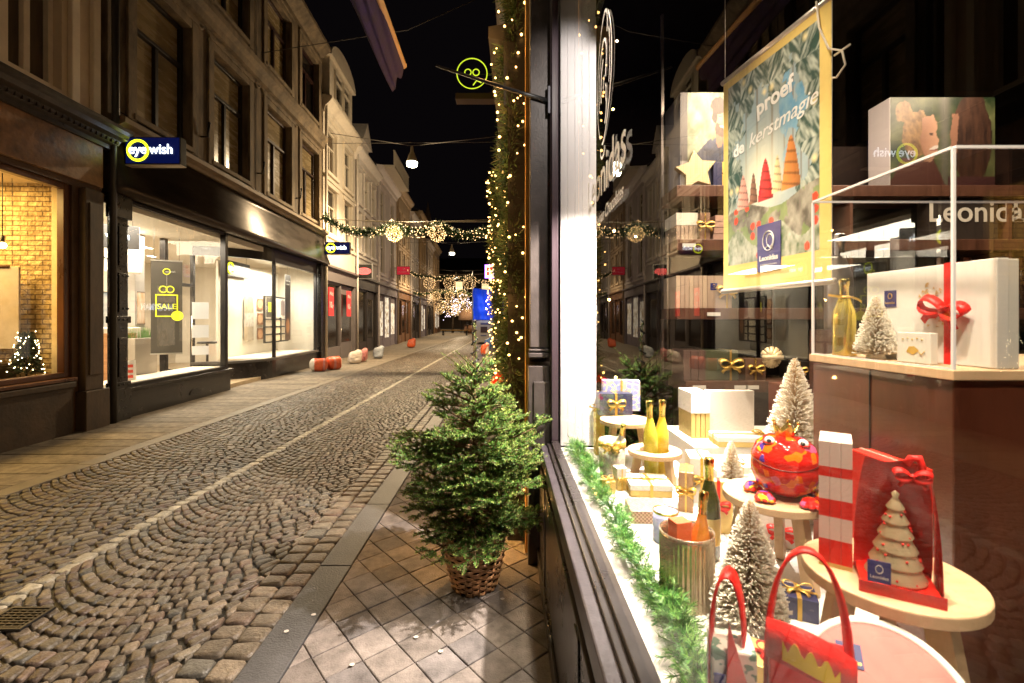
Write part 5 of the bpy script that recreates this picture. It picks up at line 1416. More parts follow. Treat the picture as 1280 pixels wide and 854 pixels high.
while zz < 1.24:
    f_ = (zz - .30) / 1.0
    R_ = (.27 + .16 * min(1, (zz - .36) / .2)) if zz < .60 else .43 * (1 - ((zz - .60) / .80) ** 1.35) + .02
    nbr = int(12 - 4 * f_)
    a0 = rt.uniform(0, 2 * pi)
    for k in range(nbr):
        a = a0 + 2 * pi * k / nbr + rt.uniform(-.2, .2)
        el = -.12 + .5 * f_ + rt.uniform(-.14, .14) + (-.18 if zz < .5 else 0)
        bough((0, 0, zz + rt.uniform(-.055, .055)), a, el + rt.uniform(-.22, .22), max(.09, R_ * rt.uniform(.70, 1.16)))
    zz += .070 + .03 * f_
for a, l, zb in ((2.7, .17, 1.30), (.5, .24, 1.27), (1.6, .12, 1.3), (2.9, .27, 1.25), (5.9, .22, 1.24), (3.6, .25, 1.22), (4.3, .14, 1.31), (5.4, .16, 1.29), (3.4, .2, 1.27)):
    d = Vector((cos(a) * .85, sin(a) * .85, .62)); sprig(nb_, (0, 0, zb), d, l, .012, 420)
nb_.build('foliage', NCOL, t_, kind='stuff')
b = MB(); b.tube([(0, 0, .2), (.004, 0, .8), (-.006, .003, 1.25), (.0, 0, H_)], [.022, .017, .008, .003], 8); b.build('trunk', NCOL[3], t_)
b = MB(); 
for q in ((0, 0, 1.2), ):
    sprig(b, (0, 0, 1.24), (0, 0, 1), .34, .014, 520)
b.build('leader', NCOL, t_)
# dark string of lights unlit round the leader
b = MB(); pts = [((.021 - k * .0003) * cos(k * .9), (.021 - k * .0003) * sin(k * .9), 1.24 + k * .0088) for k in range(42)]; b.tube(pts, .0036, 5)
for p in pts[::2]: b.octa((p[0] * 1.35, p[1] * 1.35, p[2]), .008)
b.build('light_cord', BLACKM, t_)

t2 = empty('wicker_basket', 'round brown woven wicker basket holding the fir tree', 'basket', TP)
wk = mat('wicker', (.52, .28, .13), .38, var=.55, vscale=16, bump=.2, bscale=90, coat=.2)
wk2 = mat('wicker_stake', (.28, .13, .055), .45, var=.4, vscale=16)
HB, RT, RB = .34, .195, .128
b = MB(); rows = 17; ns = 22
for i in range(rows):
    t = (i + .5) / rows; z = .012 + t * (HB - .02); r0 = RB + (RT - RB) * t + .006 * sin(pi * t)
    for sub in (0, 1):
        pts = []
        for k in range(ns * 4):
            a = 2 * pi * k / (ns * 4); wv = cos(a * ns / 2 + pi * (i % 2)) * .0085
            tilt = .016 * cos(a - .6) * t + .003 * sin(a * 5 + i)
            pts.append(((r0 + wv) * cos(a), (r0 + wv) * sin(a), z + tilt + sub * .0075))
        b.tube(pts, .0046, 5, close=True)
b.build('weave', wk, t2)
b = MB()
for k in range(ns):
    a = 2 * pi * (k + .5) / ns * 1.0
    b.tube([(RB * cos(a), RB * sin(a), 0), ((RB + RT) / 2 * cos(a) * 1.02, (RB + RT) / 2 * sin(a) * 1.02, HB * .5), (RT * cos(a), RT * sin(a), HB + .016 * cos(a - .6))], .0045, 5)
b.build('stakes', wk2, t2)
b = MB()
for ph in (0, pi):
    pts = []
    for k in range(96):
        a = 2 * pi * k / 96; pts.append(((RT + .008 * cos(a * 16 + ph)) * cos(a), (RT + .008 * cos(a * 16 + ph)) * sin(a), HB + .004 + .018 * cos(a - .6) + .008 * sin(a * 16 + ph)))
    b.tube(pts, .0075, 6, close=True)
b.build('rim', wk, t2)
b = MB(); b.lathe([(0, .29), (RT - .02, .30), (RB - .012, .01), (0, .01)], 24); b.build('soil', mat('soil', (.02, .013, .008), .95, var=.4, bump=.5), t2)
for a in (.4, ):
    b = MB(); pts = [Vector((RT * cos(a) + .004, RT * sin(a) + s_ * .05, HB + .01 + .07 * (1 - (s_) ** 2))) for s_ in [-1, -.7, -.3, 0, .3, .7, 1]]; b.tube(pts, .008, 6); b.build('handle', wk, t2)
# ================================================================ chocolate shop on the right
GX = lambda Y: .313 - .012 * Y
SH = empty('chocolate_shop', 'chocolate shop front on the right with black sill and a large christmas window', 'building', (.25, 1.5, 0))
o0 = Vector((-.25, -1.5, 0))
def sb(name, mats, b, bevel=0, **k):
    return b.build(name, mats, SH, bevel=bevel, loc=o0, **k)
blk = mat('black_gloss_paint', (.022, .018, .019), .28, var=.3, vscale=4, bump=.04)
greyl = mat('worn_ledge_paint', (.040, .034, .042), .38, var=.45, vscale=9, bump=.12, bscale=60)
YA, YB = -1.8, 3.03
def along(b, c0, c1, z0, z1, ya=YA, yb=YB, m=0):
    """long piece of the front: from offset c0 to c1 beside the glass line"""
    f = lambda c, Y: c - .012 * Y
    vs = [(f(c0, ya), ya, z0), (f(c1, ya), ya, z0), (f(c1, yb), yb, z0), (f(c0, yb), yb, z0), (f(c0, ya), ya, z1), (f(c1, ya), ya, z1), (f(c1, yb), yb, z1), (f(c0, yb), yb, z1)]
    b.add(vs, [(0, 3, 2, 1), (4, 5, 6, 7), (0, 1, 5, 4), (1, 2, 6, 5), (2, 3, 7, 6), (3, 0, 4, 7)], m)
b = MB(); along(b, .215, .33, 0, .665); along(b, .200, .215, 0, .12)
for y in (-1.0, .2, 1.4, 2.6): along(b, .208, .2149, .125, .66, y - .04, y + .04)
sb('bulkhead', blk, b, .004)
b = MB(); along(b, .2195, .30, .70, .79); along(b, .235, .33, .665, .6995); sb('sill', [greyl], b, .006)
b = MB(); along(b, .262, .306, .7905, .806); along(b, .286, .332, .8065, .826); sb('window_frame', blk, b, .003)
b = MB(); along(b, .280, .345, 4.2, 4.5); along(b, .2, .33, 4.5, 5.2); sb('fascia', blk, b, .01)
b = MB(); along(b, .283, .30, .826, 4.2, 2.985, 3.03); along(b, .29, .33, .826, 4.2, 2.97, 3.0); sb('jamb', mat('plum_jamb', (.05, .035, .045), .35), b, .003)
b = MB(); b.quad((GX(YA), YA, .815), (GX(2.98), 2.98, .815), (GX(2.98), 2.98, 4.2), (GX(YA), YA, 4.2)); sb('window_pane', glass_mat('shop_glass', 1.72), b)
# pillar
b = MB(); xl, xr = .118, .284
b.box(xl, xr, 3.03, 3.32, 1.42, 5.4); b.box(xl - .010, xr, 3.015, 3.34, 1.355, 1.385); b.box(xl - .006, xr, 3.02, 3.33, 1.395, 1.41); b.box(xl - .012, xr, 3.012, 3.34, 0, 1.30)
b.box(xl + .022, xr - .02, 3.003, 3.0115, .28, 1.2)
b.build('pillar', mat('pillar_paint', (.055, .045, .043), .42, var=.35, vscale=6, bump=.12, bscale=70), SH, bevel=.006, loc=o0)
b = MB(); along(b, .31, .34, 5.2, 9.5, YA, 3.3); b.box(.34, 6, -3, 3.3, 4.52, 9.5); sb('upper_wall', mat('shop_upper_wall', (.10, .07, .05), .7, var=.3), b)
# interior shell
inn = mat('shop_interior_dark', (.006, .004, .004), .95, var=.3, vscale=2, spec=.03)
b = MB(); b.box(.36, 5.5, -2.2, 5.3, 4.21, 4.3); b.box(5.5, 5.6, -2.2, 5.3, 0, 4.3); b.box(.36, 5.6, 5.3, 5.4, 0, 4.3); b.box(.36, 5.6, -2.3, -2.2, 0, 4.3); b.box(.40, .44, 3.3, 5.3, 0, 4.3)
sb('interior_wall', inn, b)
b = MB(); b.box(.44, 5.5, -2.2, 5.3, -.02, .03); sb('shop_floor', mat('shop_floor_dark', (.07, .045, .03), .4, var=.3), b)
pw = mat('white_boards', (.84, .82, .85), .42, var=.04, vscale=3)
b = MB()
for k in range(5): b.box(.312 + k * .046, .3577 + k * .046, 2.985, 3.02, .79, 4.2)
sb('side_panel', pw, b, .003)
snow = mat('snow_board', (.86, .85, .83), .7, var=.06, vscale=60, bump=.8, bscale=160)
b = MB(); along(b, .333, 1.045, .735, .780, YA, 1.0); along(b, .333, 1.045, .735, .780, 1.0005, 1.60); along(b, .333, 2.4, .735, .780, 1.6005, 2.983); sb('display_floor', snow, b)
b = MB(); along(b, .34, .36, .1, .734, YA, 2.98); sb('display_base', blk, b)
ZF = .7805
# ---------------------------------------------------------------- lights over the display
o = light('SPOT', (.62, 1.45, 3.35), 34, (1, .86, .66), .035, spot=50, blend=.8); aim(o, (1.2, 2.17, 2.3))  # unseen spot added to brighten the hanging poster, no head on the rail
o = light('SPOT', (.62, 2.05, 3.45), 46, (1, .90, .80), .035, spot=84, blend=.6); aim(o, (.42, 3.0, 2.75))  # added wash on the white side panel, no fixture modelled
t_ = empty('track_light', 'spot light rail above the christmas window', 'track light', (.55, 1.4, 3.55)); b = MB(); b.box(-.015, .015, -1.6, 1.7, 0, .03); b.build('rail', BLACKM, t_)
spots = []
for k, (x, y, tx, ty, pw_, an) in enumerate(((.50, .30, .80, .85, 140, 70), (.54, 1.0, .90, 1.35, 150, 66), (.56, 1.75, .90, 2.05, 120, 66), (.60, 2.4, .95, 2.65, 90, 66), (.8, -.4, .6, .0, 50, 62))):
    b = MB(); b.lathe([(0, -.02), (.035, -.02), (.035, -.12), (.03, -.125)], 16, (x - .55, y - 1.4, 0)); b.build('spot_head', BLACKM, t_)
    o = light('SPOT', (x, y, 3.40), pw_ * 1.08, (1, .83, .60), .035, spot=an, blend=.9); aim(o, (tx, ty, .8))
# lower lamp that throws the tree's shadow over the pavement
o = light('SPOT', (1.0, 2.42, 2.70), 640, (1, .86, .73), .03, spot=84, blend=.5); aim(o, (-.45, 2.6, .15))
o = light('SPOT', (.95, 1.0, 3.0), 110, (1, .84, .68), .04, spot=80, blend=.9); aim(o, (-.9, 1.9, 0))

# ---------------------------------------------------------------- materials for goods
GOLD = mat('gold_ribbon', (.95, .62, .16), .28, metal=.75, var=.1)
GOLDP = mat('gold_paper', (.80, .60, .22), .4, metal=.35)
REDR = mat('red_ribbon', (.75, .015, .012), .42, bump=.25, bscale=120, var=.12, vscale=20)
CREAM = mat('cream_card', (.80, .74, .62), .5); WCARD = mat('white_card', (.84, .82, .78), .45)
BROWNC = mat('brown_card', (.22, .12, .075), .5, var=.1); TAUPE = mat('taupe_card', (.46, .34, .25), .5); NAVY = mat('navy_card', (.018, .02, .07), .35)
LOGO = mat('label_navy', (.02, .022, .16), .35); WOOD = mat('pale_ply', (.62, .43, .26), .45, var=.12, vscale=5, stretch=(1, 6, 1)); REDC = mat('red_card', (.72, .02, .012), .34, bump=.12, bscale=200, var=.06)
SHELFM = mat('chestnut_shelf', (.095, .040, .024), .38, var=.35, vscale=4, stretch=(6, 1, 1)); STKR = mat('price_card', (.75, .72, .66), .5)
def pattern_mat(name, c1, c2, scale, kind='dots', rough=.4):
    if name in MATS: return MATS[name]
    m = bpy.data.materials.new(name); MATS[name] = m; t, N, Lk, bs = nt(m)
    tc = N.new('ShaderNodeTexCoord'); rp = N.new('ShaderNodeValToRGB'); rp.color_ramp.interpolation = 'CONSTANT'
    if kind == 'dots':
        v = N.new('ShaderNodeTexVoronoi'); v.inputs['Scale'].default_value = scale; v.inputs['Randomness'].default_value = .0; Lk.new(tc.outputs['Object'], v.inputs['Vector']); Lk.new(v.outputs['Distance'], rp.inputs['Fac']); th = .3
    elif kind == 'swirl':
        v = N.new('ShaderNodeTexVoronoi'); v.feature = 'DISTANCE_TO_EDGE'; v.inputs['Scale'].default_value = scale; Lk.new(tc.outputs['Object'], v.inputs['Vector']); Lk.new(v.outputs['Distance'], rp.inputs['Fac']); th = .06
    elif kind == 'check':
        v = N.new('ShaderNodeTexChecker'); v.inputs['Scale'].default_value = scale; Lk.new(tc.outputs['Object'], v.inputs['Vector']); Lk.new(v.outputs['Fac'], rp.inputs['Fac']); th = .5
    else:
        v = N.new('ShaderNodeTexNoise'); v.inputs['Scale'].default_value = scale; Lk.new(tc.outputs['Object'], v.inputs['Vector']); Lk.new(v.outputs['Fac'], rp.inputs['Fac']); th = .52
    rp.color_ramp.elements[0].color = (*c1, 1); rp.color_ramp.elements[1].color = (*c2, 1); rp.color_ramp.elements[1].position = th
    Lk.new(rp.outputs['Color'], bs.inputs['Base Color']); bs.inputs['Roughness'].default_value = rough
    return m
def bow(c, s, mt, parent, rot=(0, 0, 0), tails=True):
    b = MB(); M = Matrix.Translation(Vector(c)) @ (Matrix.Rotation(rot[2], 4, 'Z') @ Matrix.Rotation(rot[0], 4, 'X') @ Matrix.Rotation(rot[1], 4, 'Y'))
    for sg in (-1, 1):
        pts = []; wv = []
        for k in range(15):
            a = -pi + 2 * pi * k / 14
            r = s * (1 + cos(a)) * .5
            p = Vector((sg * (r * cos(a * .42) + .002), -s * .28 * sin(abs(a) * .5 + .3) * (r / s), r * sin(a * .42) * .9 + s * .1 * r / s))
            pts.append(M @ p); wv.append(M.to_3x3() @ Vector((sg * .05 * s, s * .16, s * .13)))
        b.strip(pts, wv)
        if tails:
            pts = []; wv = []
            for k in range(7):
                t = k / 6; pts.append(M @ Vector((sg * s * .75 * t, -s * .12 * sin(t * pi) - .002, -s * .75 * t - s * .1 * sin(t * 6)))); wv.append(M.to_3x3() @ Vector((s * .10, s * .03, s * .09 * sg)))
            b.strip(pts, wv)
    b.ico(M @ Vector((0, -s * .08, 0)), s * .17)
    return b.build('bow', mt, parent, solid=.0012)
def gift_box(lb, pos, dim, rz, mt, rib=None, bowat=None, bs_=None, name='gift_box', group=None, cat='gift box', lid=None, vert=.5, label_at=None):
    t_ = empty(name, lb, cat, pos, rz, group); dx, dy, dz = dim
    b = MB(); b.box(-dx / 2, dx / 2, -dy / 2, dy / 2, 0, dz); b.build('box_body', mt, t_, bevel=min(.002, dz * .1))
    if lid is not None:
        b = MB(); e = .0025; b.box(-dx / 2 - e, dx / 2 + e, -dy / 2 - e, dy / 2 + e, dz * .55, dz + e); b.build('lid', lid, t_, bevel=.002)
    if rib is not None:
        e = .0045 if lid is not None else .0018; w_ = min(.014, dx * .12); xv = -dx / 2 + dx * vert
        b = MB(); 
        for (a, c, d, f_, g, h) in ((xv - w_ / 2, xv + w_ / 2, -dy / 2 - e, dy / 2 + e, dz + e * .2, dz + e), (xv - w_ / 2, xv + w_ / 2, -dy / 2 - e, -dy / 2 - e * .2, 0, dz + e * .19), (xv - w_ / 2, xv + w_ / 2, dy / 2 + e * .2, dy / 2 + e, 0, dz + e * .19)): b.box(a, c, d, f_, g, h)
        if bowat == 'top' or bowat == 'cross':
            b.box(-dx / 2 - e, dx / 2 + e, -w_ / 2, w_ / 2, dz + e * 1.05, dz + e * 1.6); b.box(-dx / 2 - e, -dx / 2 - e * .2, -w_ / 2, w_ / 2, 0, dz + e); b.box(dx / 2 + e * .2, dx / 2 + e, -w_ / 2, w_ / 2, 0, dz + e)
        b.build('ribbon', rib, t_)
        s_ = bs_ or .04
        if bowat == 'front': bow((xv, -dy / 2 - .008, dz * .55), s_, rib, t_)
        elif bowat: bow((xv, 0, dz + .012), s_, rib, t_, (R(-60), 0, 0))
    if label_at:
        x, z, s_ = label_at
        b = MB(); b.box(x - s_, x + s_, -dy / 2 - .0016, -dy / 2 - .0004, z - s_, z + s_); o = b.build('brand_label', LOGO, t_)
        text('lettering', 'Leonidas', s_ * .42, GOLD, o, (x, -dy / 2 - .002, z - s_ * .45), (R(90), 0, 0), .0003)
        b = MB(); b.tube([(x + s_ * .3 * cos(a), -dy / 2 - .002, z + s_ * .25 + s_ * .38 * sin(a)) for a in [k * pi / 8 for k in range(16)]], s_ * .05, 4, close=True); b.build('emblem', GOLD, o)
    return t_
def flat(px, py, z): p = gp(px, py, z); return (p.x, p.y, z)

# ---------------------------------------------------------------- bottle brush trees
def brush_tree(lb, pos, h, r, n, base=True):
    t_ = empty('bottle_brush_tree', lb, 'ornamental tree', pos, 0, 'cream bottle brush trees'); rb = random.Random(int(h * 1000) + n)
    b = MB(); b.tube([(0, 0, .0), (0, 0, h)], .004, 6); b.build('trunk', mat('tan_wire', (.40, .26, .13), .6), t_)
    if base: b = MB(); b.lathe([(0, .014), (r * .42, .014), (r * .45, .0), (0, 0)], 20); b.build('foot', CREAM, t_)
    b = MB(); z0 = h * .07
    for k in range(n):
        t = 1 - (1 - (k + .5) / n) ** .62 if True else 0
        z = z0 + (h - z0) * t; a = k * 2.39996 + rb.uniform(-.3, .3); rad = r * (1 - t) ** .85 * rb.uniform(.86, 1.06) + .007
        up = rb.uniform(-.02, .35) + .25 * t
        e = Vector((cos(a) * rad, sin(a) * rad, z + rad * up)); s_ = Vector((cos(a) * rad * .1, sin(a) * rad * .1, z))
        mid = s_.lerp(e, .62); q1 = Vector((-sin(a), cos(a), 0)); q2 = Vector((0, 0, 1)); w0 = .0009 + .004 * r; w1 = w0 * 1.9
        ct = (.93, .89, .80); cb_ = (.58, .40, .20); cm = (.86, .76, .60)
        k_ = rb.uniform(.85, 1.05); o = len(b.v)
        vs = [s_ + q1 * w0 * .4, s_ - q1 * w0 * .2 + q2 * w0 * .4, s_ - q1 * w0 * .2 - q2 * w0 * .4, mid + q1 * w0, mid - q1 * w0 * .5 + q2 * w0 * .9, mid - q1 * w0 * .5 - q2 * w0 * .9, e + q1 * w1, e - q1 * w1 * .5 + q2 * w1 * .9, e - q1 * w1 * .5 - q2 * w1 * .9]
        cs = [cb_] * 3 + [tuple(x * k_ for x in cm)] * 3 + [ct] * 3
        if b.c is None: b.c = []
        b.v.extend([tuple(v) for v in vs]); b.c.extend(cs)
        for L in (0, 3):
            for j in range(3): b.f.append((o + L + j, o + L + (j + 1) % 3, o + L + 3 + (j + 1) % 3, o + L + 3 + j)); b.m.append(0); b.s.append(False)
        b.f.append((o + 6, o + 7, o + 8)); b.m.append(0); b.s.append(False)
    b.build('bristles', attr_mat('bristle', rough=.7, bump=0, var=.06), t_, kind='stuff')
    return t_
brush_tree('cream bottle brush tree in front of the gold ice bucket, beside the bottle', (.635, 1.24, ZF), .335, .092, 2600)
brush_tree('tallest cream bottle brush tree, behind the red frog figure', (1.17, 1.92, ZF), .66, .165, 3200)
brush_tree('small cream bottle brush tree half hidden behind the champagne bottle', (.955, 2.02, ZF), .29, .072, 1500)
brush_tree('tiny cream bottle brush tree inside the clear case', (1.098, 1.40, 1.4835), .185, .052, 1300)

# ---------------------------------------------------------------- round tables
def table(lb, pos, r, h, hole=False, th=.024, a0=.3, legs=3, lr=.016):
    t_ = empty('round_riser', lb, 'display stand', pos, 0, 'round wooden display stands')
    b = MB()
    if hole: b.lathe([(r * .55, h - th), (r, h - th), (r, h), (r * .55, h), (r * .55, h - th)], 40, smooth=False)
    else: b.lathe([(0, h - th), (r, h - th), (r, h), (0, h)], 48, smooth=False)
    b.build('table_top', WOOD, t_, bevel=.003)
    for k in range(legs):
        a = a0 + 2 * pi * k / legs; c, s_ = cos(a), sin(a); b = MB()
        M = Matrix.Translation(Vector((c * r * .72, s_ * r * .72, (h - th) / 2))) @ Matrix.Rotation(a, 4, 'Z') @ Matrix.Rotation(R(10), 4, 'Y')
        b.cbox((0, 0, 0), (lr * 2.4, lr * 1.6, h - th + .0), M=M.copy() @ Matrix.Rotation(R(-20), 4, 'Y')); b.build('leg', WOOD, t_, bevel=.002)
    return t_
T1 = (.742, .915); T2 = (.845, 1.50)
table('round wooden stand at the front right carrying the red box and the chocolate tree bag', (T1[0], T1[1], ZF), .146, .325, a0=.9, lr=.018)
table('round wooden stand carrying the red frog figure', (T2[0], T2[1], ZF), .150, .26, a0=-1.2, lr=.017)
p = gp(818, 562, .93); table('low ring shaped wooden stand under the two yellow bottles', (p.x, p.y, ZF), .135, .15, hole=True, a0=-1.0)
p4 = gp(782, 524, 1.03); table('round wooden stand at the back left carrying the navy gift boxes', (p4.x, p4.y, ZF), .145, .25, a0=-.6)

# ---------------------------------------------------------------- red frog money box
t_ = empty('frog_figure', 'glossy red patterned frog figure with big eyes and a small gold crown', 'figurine', (T2[0] + .025, T2[1] - .02, ZF + .2605), R(-26))
fm_ = bpy.data.materials.new('frog_glaze'); MATS['frog_glaze'] = fm_; t, N, Lk, bs = nt(fm_)
tc = N.new('ShaderNodeTexCoord'); vo = N.new('ShaderNodeTexVoronoi'); vo.inputs['Scale'].default_value = 44; Lk.new(tc.outputs['Object'], vo.inputs['Vector'])
rp = N.new('ShaderNodeValToRGB'); rp.color_ramp.interpolation = 'CONSTANT'; el = rp.color_ramp.elements; el[0].color = (.75, .02, .01, 1); el[1].position = .55; el[1].color = (.72, .03, .02, 1)
for ps, c in ((.28, (.85, .16, .01)), (.36, (.62, .012, .01)), (.60, (.95, .52, .03)), (.66, (.62, .015, .012)), (.76, (.70, .10, .25)), (.80, (.10, .04, .38)), (.85, (.62, .015, .01))):
    e = el.new(ps); e.color = (*c, 1)
Lk.new(vo.outputs['Color'], rp.inputs['Fac']); Lk.new(rp.outputs['Color'], bs.inputs['Base Color']); bs.inputs['Roughness'].default_value = .08; bs.inputs['Coat Weight'].default_value = .6
b = MB(); b.lathe([(.0, .006), (.05, .008), (.082, .035), (.098, .075), (.099, .10), (.0965, .113), (.0975, .118), (.097, .13), (.082, .165), (.055, .186), (.02, .194), (0, .195)], 40)
b.build('body', fm_, t_)
b = MB()
for x, y, rz in ((-.06, -.085, .3), (.06, -.085, -.3), (-.09, .0, .9), (.09, 0, -.9)):
    for k in (-1, 0, 1): b.sphere((x + k * .017, y - abs(k) * -.004 - .01, .010), .013, 12, 8, sc=(1, 1.7, .75))
    b.sphere((x, y + .012, .014), .024, 14, 8, sc=(1, 1.2, .6))
b.build('feet', fm_, t_)
eyw = mat('eye_white', (.85, .83, .8), .12, coat=.5)
for x in (-.045, .045):
    b = MB(); b.sphere((x, -.045, .178), .016, 16, 10); o = b.build('eye', eyw, t_); b = MB(); b.sphere((x - .002, -.0575, .181), .007, 12, 8); b.build('pupil', BLACKM, o)
    b = MB(); b.lathe([(.017, 0), (.020, .002), (.017, .005)], 16, (x, -.045, .173)); b.build('eyelid', REDC, o)
b = MB(); n = 10; ri = []
vs = []
for k in range(20):
    a = 2 * pi * k / 20; hz = .038 if k % 4 == 0 else (.014 if k % 4 == 2 else .024); vs += [(.026 * cos(a), .026 * sin(a), .192), ((.026 + hz * .3) * cos(a), (.026 + hz * .3) * sin(a), .192 + hz)]
b.add(vs, [(2 * k, (2 * k + 2) % 40, (2 * k + 3) % 40, 2 * k + 1) for k in range(20)])
for k in range(0, 20, 4): a = 2 * pi * k / 20; b.ico((.037 * cos(a), .037 * sin(a), .232), .005)
b.build('crown', mat('crown_gold', (.95, .65, .15), .2, metal=.9), t_, solid=.002)
b = MB(); b.tube([(.0985 * sin(a), -.0985 * cos(a), .116 - .012 * cos(a * 1.6)) for a in [(-1.2 + 2.4 * k / 14) for k in range(15)]], .0016, 5); b.build('mouth', mat('mouth_dark', (.15, .005, .005), .3), t_)

# ---------------------------------------------------------------- on the front stand
zt = ZF + .3255
t_ = empty('striped_boxes', 'pack of three slim boxes in red and white bands standing on the front stand', 'gift boxes', (.672, .965, zt), R(-35))
for k in range(3):
    b = MB(); x = -.027 + k * .0185
    for j, (z0, z1, m) in enumerate(((0, .008, 2), (.008, .055, 1), (.055, .10, 0), (.10, .135, 1), (.135, .18, 0), (.18, .20, 1), (.20, .25, 0))): b.box(x, x + .0180, -.05, .05, z0, z1, m)
    b.build('box_body', [mat('pinkish_card', (.80, .62, .56), .4), REDC, GOLDP], t_)
gift_box('tall glossy red box standing at the back of the front stand', (.800, .985, zt), (.05, .15, .20), R(2), REDC, mat('pale_red_band', (.75, .4, .35), .4), None, name='gift_box')
# chocolate tree in its bag
t_ = empty('chocolate_tree_bag', 'cellophane and red foil bag with a tiered white chocolate tree and a blue label', 'gift bag', (.712, .862, zt), R(-30)); t_.scale = (.76, .76, .80)
b = MB(); prof = []
for k in range(6):
    z = .022 + k * .031; r0 = .058 - k * .0085; prof += [(r0, z), (r0 + .003, z + .006), (r0 - .010, z + .028)]
prof = [(0, .022)] + prof + [(.008, .215), (0, .222)]
b.lathe(prof, 40); wc = mat('white_chocolate', (.86, .70, .44), .4, var=.05, vscale=20); o = b.build('chocolate_tree', wc, t_)
b = MB(); 
rq = random.Random(5)
for k in range(26):
    z = .03 + rq.random() * .15; r0 = .060 - (z - .022) * .27; a = rq.uniform(-pi, 0); b.ico((r0 * cos(a), r0 * sin(a), z), .0032)
b.build('sprinkles', REDC, o)
b = MB(); b.box(-.074, .074, -.064, .064, .001, .021); b.build('base_tray', REDC, t_, bevel=.003)
clear = glass_mat('cellophane', 1.45, rough=.06)
b = MB(); nx_, nz_ = 12, 14
def bag(sy, tw):
    vs = []
    for j in range(nz_ + 1):
        v = j / nz_
        for i in range(nx_ + 1):
            u_ = i / nx_ * 2 - 1; w_ = .078 * (1 - .25 * v ** 3); vs.append((u_ * w_, sy * (.067 * (1 - v ** 1.3) + .003) * (1 - .3 * u_ * u_) + .002 * sin(u_ * 9 + v * 11), .004 + v * .285 + .004 * sin(u_ * 5)))
    return vs, [(j * (nx_ + 1) + i, j * (nx_ + 1) + i + 1, (j + 1) * (nx_ + 1) + i + 1, (j + 1) * (nx_ + 1) + i) for j in range(nz_) for i in range(nx_)]
vs, fs = bag(-1, 0); b.add(vs, fs, 0, True); b.build('clear_front', clear, t_)
b = MB(); vs, fs = bag(1, 0); b.add(vs, fs, 0, True)
sd = []
for j in range(nz_ + 1):
    v = j / nz_; w_ = .079 * (1 - .25 * v ** 3); y_ = (.067 * (1 - v ** 1.3) + .003) * .7
    sd += [(w_, -y_ * 1.0, .004 + v * .285), (w_ + .002, y_, .004 + v * .285)]
b.add(sd, [(2 * j, 2 * j + 1, 2 * j + 3, 2 * j + 2) for j in range(nz_)], 0, True)
b.box(-.080, .080, -.069, -.066, .0, .026); b.build('red_foil', mat('red_foil', (.62, .012, .012), .24, coat=.4, bump=.9, bscale=16), t_)
b = MB(); b.box(-.064, -.020, -.074, -.072, .03, .078); o = b.build('brand_label', LOGO, t_); text('lettering', 'Leonidas', .010, WCARD, o, (-.042, -.0745, .042), (R(90), 0, 0), .0002)
b = MB(); b.tube([(-.042 + .007 * cos(k * pi / 6), -.0745, .060 + .009 * sin(k * pi / 6)) for k in range(12)], .0009, 4, close=True); b.build('emblem', WCARD, o)
b = MB(); b.tube([(.02, 0, .285), (.03, .0, .30), (.045, 0, .302), (.05, 0, .285), (.052, 0, .25)], [.008, .009, .009, .008, .006], 8); b.build('ribbon_tie', REDR, t_); bow((.03, -.012, .262), .035, REDR, t_)
gift_box('small red box with a gold ribbon standing behind the crown bag', (.545, .90, ZF), (.075, .075, .17), R(-20), REDC, GOLD, 'front', .035)
gift_box('low glossy gold box beside the foot of the front stand', (.60, 1.06, ZF), (.13, .10, .05), R(-30), GOLDP, REDR, 'top', .035)
gift_box('small navy box with gold bow under the frog stand', (.80, 1.30, ZF), (.09, .08, .06), R(-24), NAVY, GOLD, 'top', .035)
gift_box('white box with red ribbon between the frog stand and the tall brush tree', (1.00, 1.72, ZF), (.14, .12, .11), R(-30), WCARD, REDR, 'front', .045)
gift_box('thin gold box leaning out behind the champagne bottle', (.80, 1.80, ZF), (.10, .04, .20), R(-20), GOLDP, REDR, 'front', .04)
gift_box('small gold box on the floor left of the frosted bucket', (.455, 2.20, ZF), (.055, .05, .06), R(20), GOLDP, GOLD, 'top', .03)
# pink round tin leaning in the corner
t_ = empty('round_tin', 'round pink chocolate box with white rim and navy label, leaning in the near corner', 'gift box', (.60, .735, ZF), 0)
nrm = Vector((-.28, -.62, .73)).normalized(); q = nrm.to_track_quat('Z', 'Y'); M = q.to_matrix().to_4x4(); c0 = Vector((-.005, -.0, .212))
b = MB(); b.lathe([(0, -.035), (.120, -.035), (.122, -.008), (.122, .002), (.112, .004), (.110, .001)], 56, c0, M=M); b.build('tin_rim', WCARD, t_)
def tinc(x, y):
    return mixc((.50, .07, .07), (.62, .24, .21), fbm(x * 20 + 3, y * 20))
b = MB(); n = 48; 
b.add([c0 + M @ Vector((0, 0, .0015))], [], col=tinc(0, 0))
for j in range(1, 10):
    for k in range(n): x, y = .111 * j / 9 * cos(2 * pi * k / n), .111 * j / 9 * sin(2 * pi * k / n); b.add([c0 + M @ Vector((x, y, .0015))], [], col=tinc(x, y))
for k in range(n): b.f.append((0, 1 + k, 1 + (k + 1) % n)); b.m.append(0); b.s.append(True)
for j in range(8):
    for k in range(n): b.f.append((1 + j * n + k, 1 + (j + 1) * n + k, 1 + (j + 1) * n + (k + 1) % n, 1 + j * n + (k + 1) % n)); b.m.append(0); b.s.append(True)
b.build('tin_lid', attr_mat('print', rough=.35, bump=0, var=.03), t_)
up_ = Vector((0, 0, 1)); ly = (up_ - nrm * up_.dot(nrm)).normalized(); lx = ly.cross(nrm)
ML = Matrix((lx, ly, nrm)).transposed().to_4x4()
